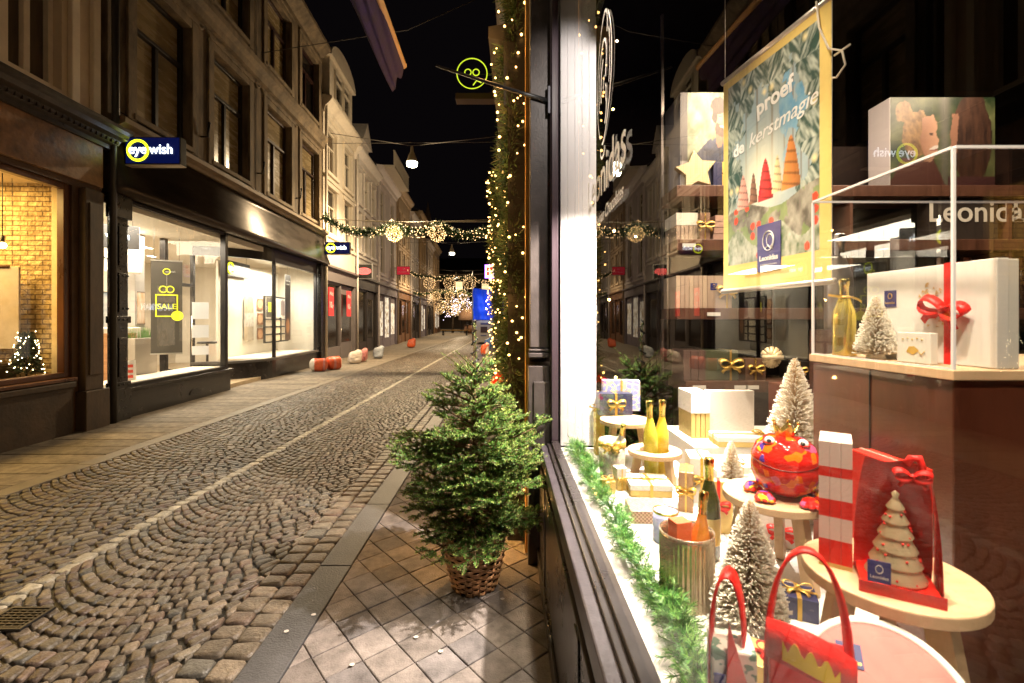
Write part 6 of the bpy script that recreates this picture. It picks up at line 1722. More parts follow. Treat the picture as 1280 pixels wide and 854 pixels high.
b = MB(); b.cbox(c0 + lx * -.042 + ly * .055 + nrm * .003, (.036, .036, .001), M=ML); o = b.build('brand_label', LOGO, t_)
tt = text('lettering', 'Leonidas', .0085, GOLD, o, c0 + lx * -.042 + ly * .045 + nrm * .0042, ML.to_euler(), .0002)
b = MB(); b.tube([c0 + lx * (-.042 + .007 * cos(k * pi / 6)) + ly * (.061 + .008 * sin(k * pi / 6)) + nrm * .004 for k in range(12)], .0008, 4, close=True); b.build('emblem', GOLD, o)
bow(c0 + lx * .03 - ly * .005 + nrm * .008, .05, REDR, t_, (R(-30), 0, 0))
b = MB(); b.box(-.07, .09, .03, .12, 0, .12); b.build('support', WCARD, t_, bevel=.003)
# near red bags
t_ = empty('crown_gift_bag', 'red bag with a tall arched handle and a yellow crown on its band', 'gift bag', (.468, .735, ZF), R(-28))
foil = mat('red_foil_sheet', (.70, .012, .012), .28, coat=.4, bump=.9, bscale=14)
b = MB(); b.prism([(-.055, -.035), (.055, -.035), (.055, .035), (-.055, .035)], 'z', 0, .30); b.build('bag_body', foil, t_, bevel=.004)
b = MB()
for i in range(9):
    z = .02 + i * .025; b.cbox((0, -.0365, z), (.085 - .01 * math.sin(i), .002, .018), rz=0)
b.build('window_print', mat('cocoa_print', (.10, .05, .03), .3, var=.8, vscale=30), t_)
b = MB(); pts = []
for k in range(21):
    a = pi * k / 20; pts.append((-.055 * cos(a) * (1 + .1 * sin(a)), .0, .20 + .255 * sin(a) ** .75))
b.strip(pts, [Vector((.004 * cos(pi * k / 20), .009, 0)) for k in range(21)]); b.build('handle', REDR, t_, solid=.005)
b = MB(); pts = []
vs = []
for k in range(25):
    u_ = k / 24; x = (u_ - .5) * .115; zt_ = .355 + .018 * sin(pi * u_) - .03 * u_; zb_ = .295 - .03 * u_ + .010 * sin(pi * u_); y = -.042 - .016 * sin(pi * u_); vs += [(x, y, zb_), (x, y, zt_)]
b.add(vs, [(2 * k, 2 * k + 2, 2 * k + 3, 2 * k + 1) for k in range(24)], 0, True); b.build('band', REDR, t_, solid=.002)
b = MB(); vs = []
for k in range(25):
    u_ = k / 24; x = (u_ - .5) * .10; ph = (u_ * 5) % 1; hh = .012 + .022 * abs(math.sin(pi * u_ * 5)); y = -.0445 - .016 * sin(pi * u_); z0_ = .302 - .03 * u_ + .010 * sin(pi * u_); vs += [(x, y, z0_), (x, y, z0_ + hh)]
b.add(vs, [(2 * k, 2 * k + 2, 2 * k + 3, 2 * k + 1) for k in range(24)]); b.build('crown_print', mat('crown_yellow', (.9, .58, .04), .4), t_, solid=.0012)
b = MB(); vs, fs = [], []
b.strip([(.02, -.05, .24), (.05, -.06, .2), (.07, -.062, .13), (.10, -.06, .06)], Vector((.012, .0, .012))); b.build('ribbon', REDR, t_, solid=.001)
t_ = empty('ribbon_gift_bag', 'clear sweets bag folded over with a broad red ribbon loop, left of the crown bag', 'gift bag', (.372, .80, ZF), R(-15))
b = MB(); pts = []
for k in range(17):
    a = pi * k / 16; pts.append((-.026 * cos(a), 0, .27 + .115 * sin(a)))
b.strip([(-.03, 0, 0)] + pts + [(.034, 0, 0)], Vector((.006, .020, 0))); b.build('handle', REDR, t_, solid=.004)
b = MB(); b.prism([(-.03, -.03), (.04, -.03), (.04, .03), (-.03, .03)], 'z', 0, .27); b.build('bag_body', pattern_mat('sweet_print', (.75, .72, .66), (.10, .22, .16), 36, 'noise'), t_, bevel=.004)
b = MB(); b.prism([(-.015, 0), (.045, .0), (.03, .2), (-.005, .32)], 'y', -.038, -.032); b.build('front_flap', foil, t_)
b = MB(); b.box(-.027, .0, -.034, -.0315, .15, .23); b.build('brand_label', LOGO, t_)

# ---------------------------------------------------------------- buckets, bottles, small boxes on the floor
def bottle(lb, pos, h, r, mb_, mc_, rot=(0, 0, 0), collar=None, foil_to=.62, name='wine_bottle', group=None):
    t_ = empty(name, lb, 'bottle', pos, 0, group); t_.rotation_euler = rot
    pr = [(0, .0), (r * .9, .0), (r, .004), (r, h * .50), (r * .93, h * .58), (r * .6, h * .70), (r * .40, h * .78), (r * .36, h * foil_to + 0) if False else (r * .37, h * .84), (r * .37, h * .90)]
    b = MB(); b.lathe(pr, 28); b.build('bottle_glass', mb_, t_)
    b = MB(); b.lathe([(r * .405, h * .76), (r * .41, h * .9), (r * .47, h * .91), (r * .48, h * .985), (r * .40, h), (0, h)], 24); b.build('foil_cap', mc_, t_)
    if collar:
        b = MB(); b.lathe([(r * 1.012, h * .16), (r * 1.012, h * .42)], 28); b.build('paper_label', collar, t_)
    return t_
ribm = mat('mercury_glass', (.80, .66, .48), .18, metal=.85, var=.15, vscale=20)
def ribbed_bucket(lb, pos, r, h, inner):
    t_ = empty('ice_bucket', lb, 'ice bucket', pos, 0); b = MB(); n = 144; vs = []; ks = [(1.0, 0), (1.0, h * .06), (1, h * .5), (1, h * .86), (1.02, h * .93), (1.03, h), (.98, h), (.97, h * .9), (.95, h * .05)]
    for i, (q, z) in enumerate(ks):
        for j in range(n):
            a = 2 * pi * j / n; w_ = 1 + (.030 * cos(a * 36) if i < 4 else 0); vs.append((r * q * w_ * cos(a), r * q * w_ * sin(a), z))
    b.add(vs, [(i * n + j, i * n + (j + 1) % n, (i + 1) * n + (j + 1) % n, (i + 1) * n + j) for i in range(len(ks) - 1) for j in range(n)], 0, True)
    b.build('bucket_wall', ribm, t_); b = MB(); b.lathe([(0, h * .05), (r * .95, h * .05)], 32); b.build('bucket_floor', inner, t_); return t_
p = flat(862, 752, ZF); ribbed_bucket('ribbed gold ice bucket with copper inside beside the green garland', (.512, 1.36, ZF), .075, .205, mat('copper_in', (.7, .25, .12), .3, metal=.6))
gift_box('small orange red box standing inside the gold ice bucket', (.490, 1.355, ZF + .0115), (.05, .045, .225), R(15), mat('orange_red_card', (.80, .16, .06), .35), None, name='sweet_box')
bottle('gold foiled small bottle leaning in the gold ice bucket', (.533, 1.345, ZF + .016), .30, .028, mat('amber_bottle', (.75, .28, .05), .12, metal=.5), mat('gold_foil', (.95, .72, .22), .18, metal=1, bump=.3, bscale=60), (R(-6), R(7), 0))
bottle('dark champagne bottle with gold foil neck standing behind the ice bucket', (.680, 1.60, ZF), .345, .036, mat('dark_olive_bottle', (.03, .035, .008), .06, coat=.6), MATS['gold_foil'], (0, 0, 0), collar=mat('gold_label', (.8, .62, .25), .3, metal=.7))
p = flat(832, 676, ZF); t_ = empty('candle_cup', 'blue grey glass candle cup on the white floor left of the ice bucket', 'candle cup', p)
b = MB(); b.lathe([(0, .006), (.040, .006), (.0435, .0), (.0455, .01), (.0455, .112), (.043, .112), (.043, .014), (0, .014)], 36); b.build('cup', mat('slate_blue_glass', (.30, .32, .50), .15, var=.1, coat=.4), t_)
b = MB(); b.lathe([(.0458, .107), (.0465, .112), (.0445, .1165), (.0428, .112)], 36); b.build('gold_rim', MATS['gold_foil'], t_)
b = MB(); b.lathe([(0, .07), (.0425, .07)], 24); b.build('wax', CREAM, t_)
p = flat(816, 655, ZF); gift_box('brown flat box with a small diamond pattern lying behind the blue cup', (p[0], p[1] + .07, ZF), (.165, .14, .05), R(-3), pattern_mat('diamond_brown', (.50, .36, .24), (.22, .12, .07), 130, 'check'))
p = flat(816, 622, ZF); gift_box('low white box with gold ribbon in front of the ring stand', (p[0], p[1] + .08, ZF), (.19, .16, .055), R(-4), GOLDP, GOLD, 'top', .035, lid=WCARD)
p = flat(776, 613, ZF); gift_box('small upright white and gold box beside the garland', (p[0], p[1] + .02, ZF), (.045, .05, .105), R(10), GOLDP, GOLD, 'front', .02, lid=WCARD)
p = flat(861, 637, ZF); gift_box('upright bronze box with gold bow between the cup and the brush trees', (p[0], p[1] + .03, ZF), (.06, .13, .17), R(-22), mat('bronze_card', (.30, .18, .09), .3, metal=.4), GOLD, 'front', .04)
# champagne flute
p = flat(868, 642, ZF); t_ = empty('champagne_flute', 'clear champagne flute in front of the bronze box', 'glass', (p[0] + .04, p[1] - .08, ZF)); b = MB(); b.lathe([(0, .001), (.026, .001), (.026, .003), (.004, .008), (.003, .07), (.010, .09), (.020, .12), (.021, .17), (.0175, .20)], 28); b.build('flute', glass_mat('flute_glass', 1.5), t_)
b = MB(); b.lathe([(0, .088), (.010, .092), (.018, .12), (.0195, .15), (0, .15)], 24); b.build('sparkling_wine', mat('sparkling', (.85, .6, .2), .1, emit=(1, .7, .3), estr=.05), t_)
# silver bucket with wrapped bottle
p = flat(765, 597, ZF); t_ = empty('silver_bucket', 'frosted silver glass bucket tied with a gold ribbon, at the back beside the garland', 'ice bucket', p)
b = MB(); b.lathe([(0, .004), (.058, .0), (.062, .01), (.070, .20), (.067, .20), (.059, .014), (0, .014)], 40); b.build('bucket_wall', mat('frost_silver', (.72, .68, .60), .25, metal=.6, var=.3, vscale=14), t_)
b = MB(); b.lathe([(.0700, .165), (.0712, .165), (.0716, .195), (.0704, .195)], 40); b.build('ribbon', GOLD, t_); bow((-.02, -.078, .185), .05, GOLD, t_)
bottle('small silver white bottle leaning in the frosted bucket', (p[0] + .0, p[1], ZF + .02), .27, .030, mat('silver_bottle', (.75, .74, .72), .2, metal=.7), MATS['gold_foil'], (R(5), R(12), 0))
p = flat(748, 566, ZF); t_ = gift_box('tall slim gold wrapped gift with a bow at the far end of the garland', (p[0], p[1] - .02, ZF), (.055, .055, .27), R(5), mat('gold_wrap', (.85, .58, .16), .3, metal=.5, bump=.2, bscale=20), GOLD, 'top', .055)
# yellow bottles on the ring stand
pr = gp(818, 562, .93)
YB_ = mat('limoncello_bottle', (.62, .55, .06), .12, coat=.5, var=.1)
for k, (dx, dy, rz_, lb) in enumerate(((-.018, -.015, -1.5, 'left yellow green bottle leaning on its twin on the ring stand'), (.035, .01, 1.2, 'right yellow bottle with the gold cap, on the ring stand'))):
    bottle(lb, (pr.x + dx, pr.y + dy, ZF + .006), .40, .037, [YB_, mat('golden_bottle', (.72, .50, .05), .12, coat=.5)][k], MATS['gold_foil'], (0, R(rz_ * 1.2), 0))
# navy boxes
p = gp(771, 519, 1.031); gift_box('dark navy gift box with gold bow, front of the back left stand', (p.x - .01, p.y + .03, 1.0315), (.20, .09, .13), R(4), NAVY, GOLD, 'front', .055, label_at=(.03, .03, .018))
gift_box('pale blue gift box with gold swirls behind the navy one', (p.x + .06, p.y + .16, 1.0315), (.23, .07, .19), R(-3), pattern_mat('swirl_blue', (.75, .6, .3), (.22, .24, .5), 26, 'swirl'), GOLD, 'front', .05)
# white plinths and boxes at the back
PX = lambda px, Y: (px - HX) * Y / F
t_ = empty('white_plinth', 'low white plinth under the white boxes at the back of the window', 'plinth', (1.13, 2.66, ZF)); b = MB(); b.box(-.17, .75, -.22, .28, 0, .15); b.build('block', WCARD, t_, bevel=.004)
t_ = empty('white_plinth', 'white block step in front of the plinth, beside the ring stand', 'plinth', (1.02, 2.22, ZF)); b = MB(); b.box(-.08, .20, -.16, .16, 0, .13); b.build('block', WCARD, t_, bevel=.004)
for k in range(4): gift_box(['leftmost slim white box with gold edge in the upright row at the back', 'second slim white box with gold edge in the upright row at the back', 'third slim white box with gold edge in the upright row at the back', 'fourth slim white box with gold edge beside the large white lid'][k], (1.025 + k * .027, 2.72, ZF + .1505), (.024, .20, .255), 0, GOLDP, lid=WCARD, group='slim white boxes in a row')
gift_box('large square white box standing upright at the end of the white row', (1.262, 2.70, ZF + .1505), (.27, .05, .26), R(0), mat('linen_card', (.74, .68, .62), .6), None)
gift_box('flat white box with gold sides and bow lying on the plinth', (1.27, 2.50, ZF + .1505), (.36, .14, .05), R(-3), GOLDP, GOLD, 'top', .05, lid=WCARD, vert=.72)
gift_box('small flat white box with gold ribbon on the block step', (1.02, 2.12, ZF + .1305), (.10, .10, .03), R(10), WCARD, GOLD, 'top', .04)
gift_box('white box with a vertical gold band standing beside the ring stand', (.862, 2.14, ZF), (.10, .14, .20), R(-12), WCARD, GOLD, 'front', .04)

# ---------------------------------------------------------------- garland along the glass
t_ = empty('window_garland', 'bright green artificial fir garland lying along the inside of the shop glass', 'garland', (.40, 1.8, ZF)); rg = random.Random(15)
gpth = [(.386, 2.93), (.388, 2.6), (.39, 2.15), (.404, 1.67), (.412, 1.33), (.418, 1.05), (.405, .85), (.39, .6)]
P_ = []
for i in range(len(gpth) - 1):
    for k in range(8):
        t = k / 8; x = gpth[i][0] + (gpth[i + 1][0] - gpth[i][0]) * t; y = gpth[i][1] + (gpth[i + 1][1] - gpth[i][1]) * t
        P_.append(Vector((x - .40 + .012 * sin(y * 11), y - 1.8, .04 + .008 * sin(y * 17))))
f = MB(); f.tube(P_, .008, 5, 3); cols = [mat('pvc_green', (.075, .29, .05), .4, spec=.6, var=.2, vscale=20), mat('pvc_light', (.22, .46, .10), .4, spec=.6), mat('pvc_deep', (.025, .12, .03), .45), mat('pvc_wire', (.05, .09, .03), .6)]
for k in range(620):
    u_ = rg.random() * (len(P_) - 1); i = int(u_); p = P_[i].lerp(P_[i + 1], u_ - i); ax = (P_[i + 1] - P_[i]).normalized()
    a = rg.uniform(-.35, pi + .35); v = Vector((cos(a), 0, sin(a) * .95 + .05)); v = (v + ax * rg.uniform(-.8, .8)).normalized(); l = rg.uniform(.035, .072)
    q1 = v.orthogonal().normalized(); e = p + v * l
    if e.z < .004: e.z = .006
    f.tube([p, e], .0011, 3, 3)
    cnt = 42
    for j in range(cnt):
        t = (j + .5) / cnt; b0 = p.lerp(e, t); an = rg.uniform(0, 2 * pi); q = (q1 * cos(an) + v.cross(q1) * sin(an)); nd = (q + v * rg.uniform(.5, .9)).normalized(); ln = .024 * rg.uniform(.75, 1.1)
        w2 = nd.cross(v).normalized() * .0009; tip = b0 + nd * ln
        if tip.z < .002: tip.z = .002
        f.add([b0 - w2, b0 + w2, tip + w2 * .6, tip - w2 * .6], [(0, 1, 2, 3)], 1 if t > .6 and rg.random() < .5 else (2 if rg.random() < .3 else 0))
f.build('foliage', cols, t_, kind='stuff')
# ---------------------------------------------------------------- clear case on its brown counter
CX0, CY0, CY1, CX1 = 1.03, 1.083, 1.594, 1.95
t_ = empty('brown_counter', 'tall brown veneered counter with a pale wooden board carrying the clear case', 'counter', (CX0, CY0, .03))
b = MB(); b.box(.004, CX1 - CX0, .004, CY1 - CY0, 0, 1.428); b.build('cabinet', mat('red_brown_veneer', (.095, .027, .014), .32, var=.45, vscale=3, stretch=(1, 1, .35), bump=.06, bscale=40, coat=.15), t_, bevel=.003)
b = MB(); b.box(-.004, CX1 - CX0 + .01, -.004, CY1 - CY0 + .01, 1.4285, 1.4525); b.build('board', WOOD, t_, bevel=.002)
ZB = 1.4830
b = MB(); b.box(.0005, .0039, .255, .2575, 0, 1.425); b.box(.0005, .0039, .004, .5, .60, .6025); b.build('panel_joint', BLACKM, t_)
t_ = empty('clear_case', 'clear acrylic display case on the brown counter', 'display case', (CX0, CY0, ZB)); L_, W_, H_c = CX1 - CX0, CY1 - CY0, 2.005 - ZB
ac = glass_mat('acrylic', 1.42, tint=(.97, .97, .96))
b = MB(); b.quad((.004, .004, 0), (.004, W_, 0), (.004, W_, H_c), (.004, .004, H_c)); b.quad((.004, .004, 0), (L_, .004, 0), (L_, .004, H_c), (.004, .004, H_c)); b.quad((.004, W_, 0), (L_, W_, 0), (L_, W_, H_c), (.004, W_, H_c)); b.quad((.004, .004, H_c), (L_, .004, H_c), (L_, W_, H_c), (.004, W_, H_c))
b.build('panel', ac, t_)
b = MB(); e = .0032
for (x, y) in ((.004, .004), (.004, W_)): b.box(x - e, x + e, y - e, y + e, 0, H_c - e)
for z in (H_c,):
    b.box(.004 + e, L_, .004 - e, .004 + e, z - e, z + e); b.box(.004 + e, L_, W_ - e, W_ + e, z - e, z + e); b.box(.004 - e, .004 + e, .004 + e, W_ - e, z - e, z + e)
b.box(.004 - e * .6, .004 + e * .6, .004 + e, W_ - e, 0, .004)
b.build('polished_edge', mat('acrylic_edge', (.72, .70, .70), .2, emit=(1, .9, .85), estr=.06), t_)
bottle('gold bottle with ribbon tied round its neck in the clear case', (1.078, 1.505, ZB + .0005), .25, .033, mat('gold_bottle', (.80, .62, .10), .16, metal=.75, var=.15, vscale=12), MATS['gold_foil'])
t_ = bpy.data.objects[[o.name for o in bpy.data.objects if o.name.startswith('wine_bottle')][-1]]; t_ = [o for o in bpy.data.objects if o.get('label') == 'gold bottle with ribbon tied round its neck in the clear case'][0]
b = MB(); b.tube([(.0165 * cos(a), .0165 * sin(a), .19) for a in [k * pi / 8 for k in range(16)]], .004, 6, close=True); b.strip([(-.015, -.012, .19), (-.04, -.02, .192), (-.066, -.02, .196)], Vector((0, 0, .004))); b.strip([(.015, -.012, .19), (.03, -.02, .182), (.04, -.022, .174)], Vector((0, 0, .004))); b.build('ribbon', GOLD, t_)
# big white box, front nearly parallel to the shop glass
t_ = empty('white_gift_box', 'large white chocolate box with red ribbon and navy label in the clear case', 'gift box', (1.145, 1.293, ZB + .0005), -pi / 2 + .03)
b = MB(); b.box(-.192, .192, 0, .055, 0, .262); b.build('box_body', WCARD, t_, bevel=.002)
b = MB(); b.box(-.194, .194, -.002, .028, -.0, .264); b.build('lid', mat('white_gloss_card', (.86, .84, .82), .3, var=.03, vscale=14), t_, bevel=.002)
b = MB(); b.box(.065, .085, -.0045, -.0022, 0, .266); b.box(.065, .085, -.0045, .056, .2645, .267); b.build('ribbon', REDR, t_); bow((.075, -.016, .145), .062, REDR, t_, (0, R(14), 0))
b = MB(); b.box(-.125, -.083, -.0035, -.0023, .155, .205); o = b.build('brand_label', LOGO, t_); text('lettering', 'Leonidas', .0095, GOLD, o, (-.104, -.0045, .168), (R(90), 0, 0), .0002)
b = MB(); b.tube([(-.104 + .007 * cos(k * pi / 6), -.0042, .188 + .008 * sin(k * pi / 6)) for k in range(12)], .0009, 4, close=True); b.build('emblem', GOLD, o)
b = MB(); rq = random.Random(3)
for k in range(60):
    a = rq.uniform(0, 2 * pi); r_ = rq.uniform(.02, .065); x, z = .03 + r_ * cos(a) * .7, .155 + r_ * sin(a)
    if not .06 < x < .09: b.add([(x, -.0035, z), (x + rq.uniform(.004, .012), -.0035, z + rq.uniform(-.004, .006)), (x + .002, -.0035, z + rq.uniform(.004, .010))], [(0, 1, 2)])
b.build('gold_leaf_print', mat('leaf_print', (.70, .48, .22), .4), t_)
t_ = empty('gift_card_box', 'small white card box with a gold bird print in front of the large white box', 'gift box', (1.085, 1.255, ZB + .0005), -pi / 2 + .05)
b = MB(); b.box(-.05, .05, 0, .02, 0, .082); b.build('box_body', WCARD, t_, bevel=.0015)
b = MB(); b.add([(-.02, -.001, .03), (.0, -.001, .022), (.018, -.001, .034), (.004, -.001, .046), (-.012, -.001, .044)], [(0, 1, 2, 3, 4)]); b.tube([(.018, -.0015, .03), (.026, -.0015, .024), (.034, -.0015, .034)], .001, 4)
for k in range(5): b.ico((-.03 + k * .014, -.001, .064 + .003 * (k % 2)), .0022)
b.build('print', mat('gold_print', (.7, .45, .08), .35, metal=.3), t_)
# silver bottle outline behind
bottle('pale frosted bottle standing on the shelf behind the gold bottle', (1.64, 2.33, 1.551), .48, .062, mat('frosted_pale', (.34, .30, .28), .3, metal=.3), mat('silver_foil', (.5, .48, .5), .25, metal=1))
t_ = empty('side_pedestal', 'slim dark pedestal behind the clear case', 'pedestal', (1.64, 2.33, ZF)); b = MB(); b.box(-.09, .09, -.09, .09, 0, .77); b.build('block', SHELFM, t_, bevel=.003)

# ---------------------------------------------------------------- shelf unit
SX, SY = 1.137, 3.2
t_ = empty('shelf_unit', 'tall chestnut shelf unit at the back of the shop carrying rows of boxes', 'shelf unit', (SX, SY, .03))
SZ = {1: 2.53, 2: 2.157, 3: 1.682, 4: 1.178}
for k, (z, x0) in {1: (2.53, 0), 2: (2.157, 0), 3: (1.682, 0), 4: (1.178, .06)}.items():
    b = MB(); b.box(x0, 3.4, 0, .36, z - .03 - .078, z - .03); b.build('shelf', SHELFM, t_, bevel=.003)
b = MB(); b.box(-.02, 3.4, .361, .39, 0, 2.9); b.build('back_panel', mat('dark_back_panel', (.010, .006, .005), .8, var=.3, spec=.1), t_)
b = MB(); b.box(.10, 3.4, .03, .36, 0, 1.07); b.build('cabinet', mat('dark_cabinet', (.06, .035, .024), .4, var=.3), t_)
for x in (1.2, 2.3, 3.38):
    b = MB(); b.box(x, x + .022, .01, .36, 1.1481, 2.3919); b.build('divider', SHELFM, t_)
b = MB(); b.box(-.0, .02, .33, .36, 1.149, 3.9); b.build('steel_upright', mat('steel_post', (.25, .22, .2), .3, metal=.9), t_)
b = MB()
for (px, z) in ((861, 2.157), (892, 1.682), (874, 1.178), (926, 1.178), (940, 1.178)): x = PX(px, SY) - SX; b.box(x - .045, x + .045, -.006, -.001, z - .03 - .055, z - .03 - .03)
b.build('price_card', STKR, t_)
light('AREA', (.6, -.45, 3.3), 34, (1, .78, .55), .8, (R(18), 0, 0), t_)
light('AREA', (1.9, -.45, 3.3), 20, (1, .78, .55), .8, (R(18), 0, 0), t_)
def on(px, k, dy=.12): return (PX(px, SY + dy), SY + dy, SZ[k] + .0005)
# star box
t_ = empty('star_box', 'gold star shaped box with a white dotted pattern on the top shelf', 'gift box', on(869, 1, .1), R(-6)); b = MB(); pts = []
for k in range(10): a = pi / 2 + 2 * pi * k / 10 + .12; r_ = .145 if k % 2 == 0 else .078; pts.append((r_ * cos(a), .125 + r_ * sin(a)))
b.prism(pts[::-1], 'y', -.03, .03); b.build('box_body', pattern_mat('star_gold', (.85, .82, .7), (.50, .38, .16), 62, 'dots'), t_, bevel=.003)
gift_box('dark navy box with gold ribbon right of the star box', on(900, 1, .14), (.14, .10, .19), R(0), NAVY, GOLD, 'cross', .03)
# second shelf: slim boxes
for k in range(5): gift_box(['outermost slim cream box in the upright row of the second shelf', 'second slim cream box in the upright row of the second shelf', 'third slim cream box in the upright row of the second shelf', 'fourth slim cream box in the upright row of the second shelf', 'slim cream box touching the bow box on the second shelf'][k], (1.165 + k * .030, SY + .17, SZ[2] + .0005), (.026, .24, .19), 0, TAUPE, lid=CREAM, group='slim cream boxes on the second shelf')
gift_box('brown box with a gold bow ending the row on the second shelf', (1.345, SY + .12, SZ[2] + .0005), (.07, .18, .19), 0, BROWNC, GOLD, 'front', .06)
for k in range(4): gift_box(['lowest box of the pinkish brown pile on the second shelf', 'second box from below in the pinkish brown pile', 'third box from below in the pinkish brown pile', 'topmost box of the pinkish brown pile on the second shelf'][k], (1.49, SY + .13, SZ[2] + .0005 + k * .043), (.17, .2, .041), R(k * 2 - 2), mat('dusty_pink', (.42, .26, .2), .5), None, group='pinkish brown pile of boxes')
for k in range(7): gift_box(['first slim box from the left in the long row on the third shelf', 'second slim box from the left in the long row on the third shelf', 'third slim box from the left in the long row on the third shelf', 'fourth slim box from the left in the long row on the third shelf', 'fifth slim box from the left in the long row on the third shelf', 'sixth slim box from the left in the long row on the third shelf', 'seventh slim box, next to the bow box, on the third shelf'][k], (1.155 + k * .031, SY + .16, SZ[3] + .0005), (.029, .27, .225), 0, TAUPE if k % 3 else mat('tan_card', (.55, .42, .3), .5), None, group='long row of slim boxes on the third shelf')
gift_box('tan box with navy label and gold bow ending the row on the third shelf', (1.445, SY + .12, SZ[3] + .0005), (.17, .18, .225), 0, TAUPE, GOLD, 'front', .075, vert=.8, label_at=(-.04, .15, .024))
pm1 = pattern_mat('tartan_brown', (.32, .2, .16), (.10, .06, .05), 55, 'dots'); pm2 = pattern_mat('tartan_green', (.40, .33, .18), (.08, .09, .05), 60, 'dots')
for k in range(3): gift_box(['left patterned brown box on the lowest shelf', 'middle patterned brown box on the lowest shelf', 'right patterned brown box beside the bow box on the lowest shelf'][k], (1.215 + k * .052, SY + .14, SZ[4] + .0005), (.049, .24, .21), 0, pm1, None, group='patterned boxes on the lowest shelf')
gift_box('green and gold patterned box with a large gold bow on the lowest shelf', (1.455, SY + .12, SZ[4] + .0005), (.24, .18, .21), 0, pm2, GOLD, 'front', .085, vert=.78)
gift_box('small dark wrapped box with gold bow right of the patterned box', (1.70, SY + .12, SZ[4] + .0005), (.15, .14, .15), R(5), BROWNC, GOLD, 'front', .06)
gift_box('small black box with gold bow far right on the lowest shelf', (2.02, SY + .12, SZ[4] + .0005), (.14, .14, .13), R(-5), mat('black_card', (.02, .015, .012), .4), GOLD, 'front', .05)
# gold paper star hanging by the big brush tree
t_ = empty('ribbon_star', 'pale gold ribbon star hanging above the tallest brush tree', 'ornament', dp(966, 447, 3.0)); b = MB()
for k in range(6): a = k * pi / 6 * 1.0; b.strip([(-.07 * cos(a), .004 * k, -.07 * sin(a)), (0, -.02 + .004 * k, 0), (.07 * cos(a), .004 * k, .07 * sin(a))], Vector((-.014 * sin(a), 0, .014 * cos(a))))
b.build('star', mat('pale_gold', (.8, .62, .35), .35, metal=.3), t_, solid=.0015); b = MB(); b.tube([(0, 0, 0), (0, 0, 2.0)], .001, 3); b.build('thread', STKR, t_)
gift_box('terracotta stack of sweets tins between the clear case and the shelves', (1.62, 2.70, ZF + .1505), (.16, .16, .30), R(10), mat('dark_rust', (.16, .05, .03), .4), None, name='sweet_tin')

# portraits over the shelves (printed boxes of unknown people)
def man(u_, v):
    j = (fbm(u_ * 15, v * 15, 3) - .45) * .06; U, V = u_ + j * .6, v + j
    def E(x, y, a, b_): return math.hypot((U - x) / a, (V - y) / b_)
    c = mixc((.14, .20, .08), (.72, .70, .52), fbm(u_ * 7 + 9, v * 8) * 1.7 - .35)
    if u_ < .12: c = (.05, .04, .045)
    if v < .3 and u_ < .34: c = mixc((.55, .52, .5), (.35, .33, .32), fbm(u_ * 9, v * 4))
    sh = .52 - .9 * max(0, abs(U - .64) - .13) ** 1.25
    if V < sh and abs(U - .64) < .50:
        c = mixc((.015, .02, .05), (.075, .10, .21), fbm(u_ * 8 + sin(v * 18), v * 13) * 1.7 - .4)
        if abs(U - .64 - (.5 - v) * .1) < .008: c = (.01, .012, .03)
    if abs(U - .655) < .065 and .44 < V < .60 and abs(U - .655) < (V - .40) * .7: c = (.40, .20, .12)
    if E(.675, .715, .115, .155) < 1: c = mixc((.66, .38, .25), (.30, .14, .08), (U - .62) * 5 if U > .68 else (.66 - U) * 4)
    if E(.685, .625, .105, .085) < 1 and not E(.70, .66, .05, .022) < 1 and V < .68: c = mixc((.16, .085, .05), (.07, .035, .02), fbm(u_ * 40, v * 40))
    if E(.705, .652, .040, .014) < 1: c = (.85, .78, .72)
    if E(.735, .70, .022, .035) < 1: c = (.60, .33, .22)
    for ex in (.665, .745):
        if E(ex, .752, .022, .009) < 1: c = (.05, .03, .02)
        if E(ex, .785, .030, .009) < 1: c = (.07, .04, .02)
    if E(.655, .865, .145, .085) < 1 or E(.575, .78, .045, .11) < 1: c = mixc((.10, .055, .03), (.025, .015, .01), fbm(u_ * 28 + v * 10, v * 22))
    return tuple(q * .55 for q in c)
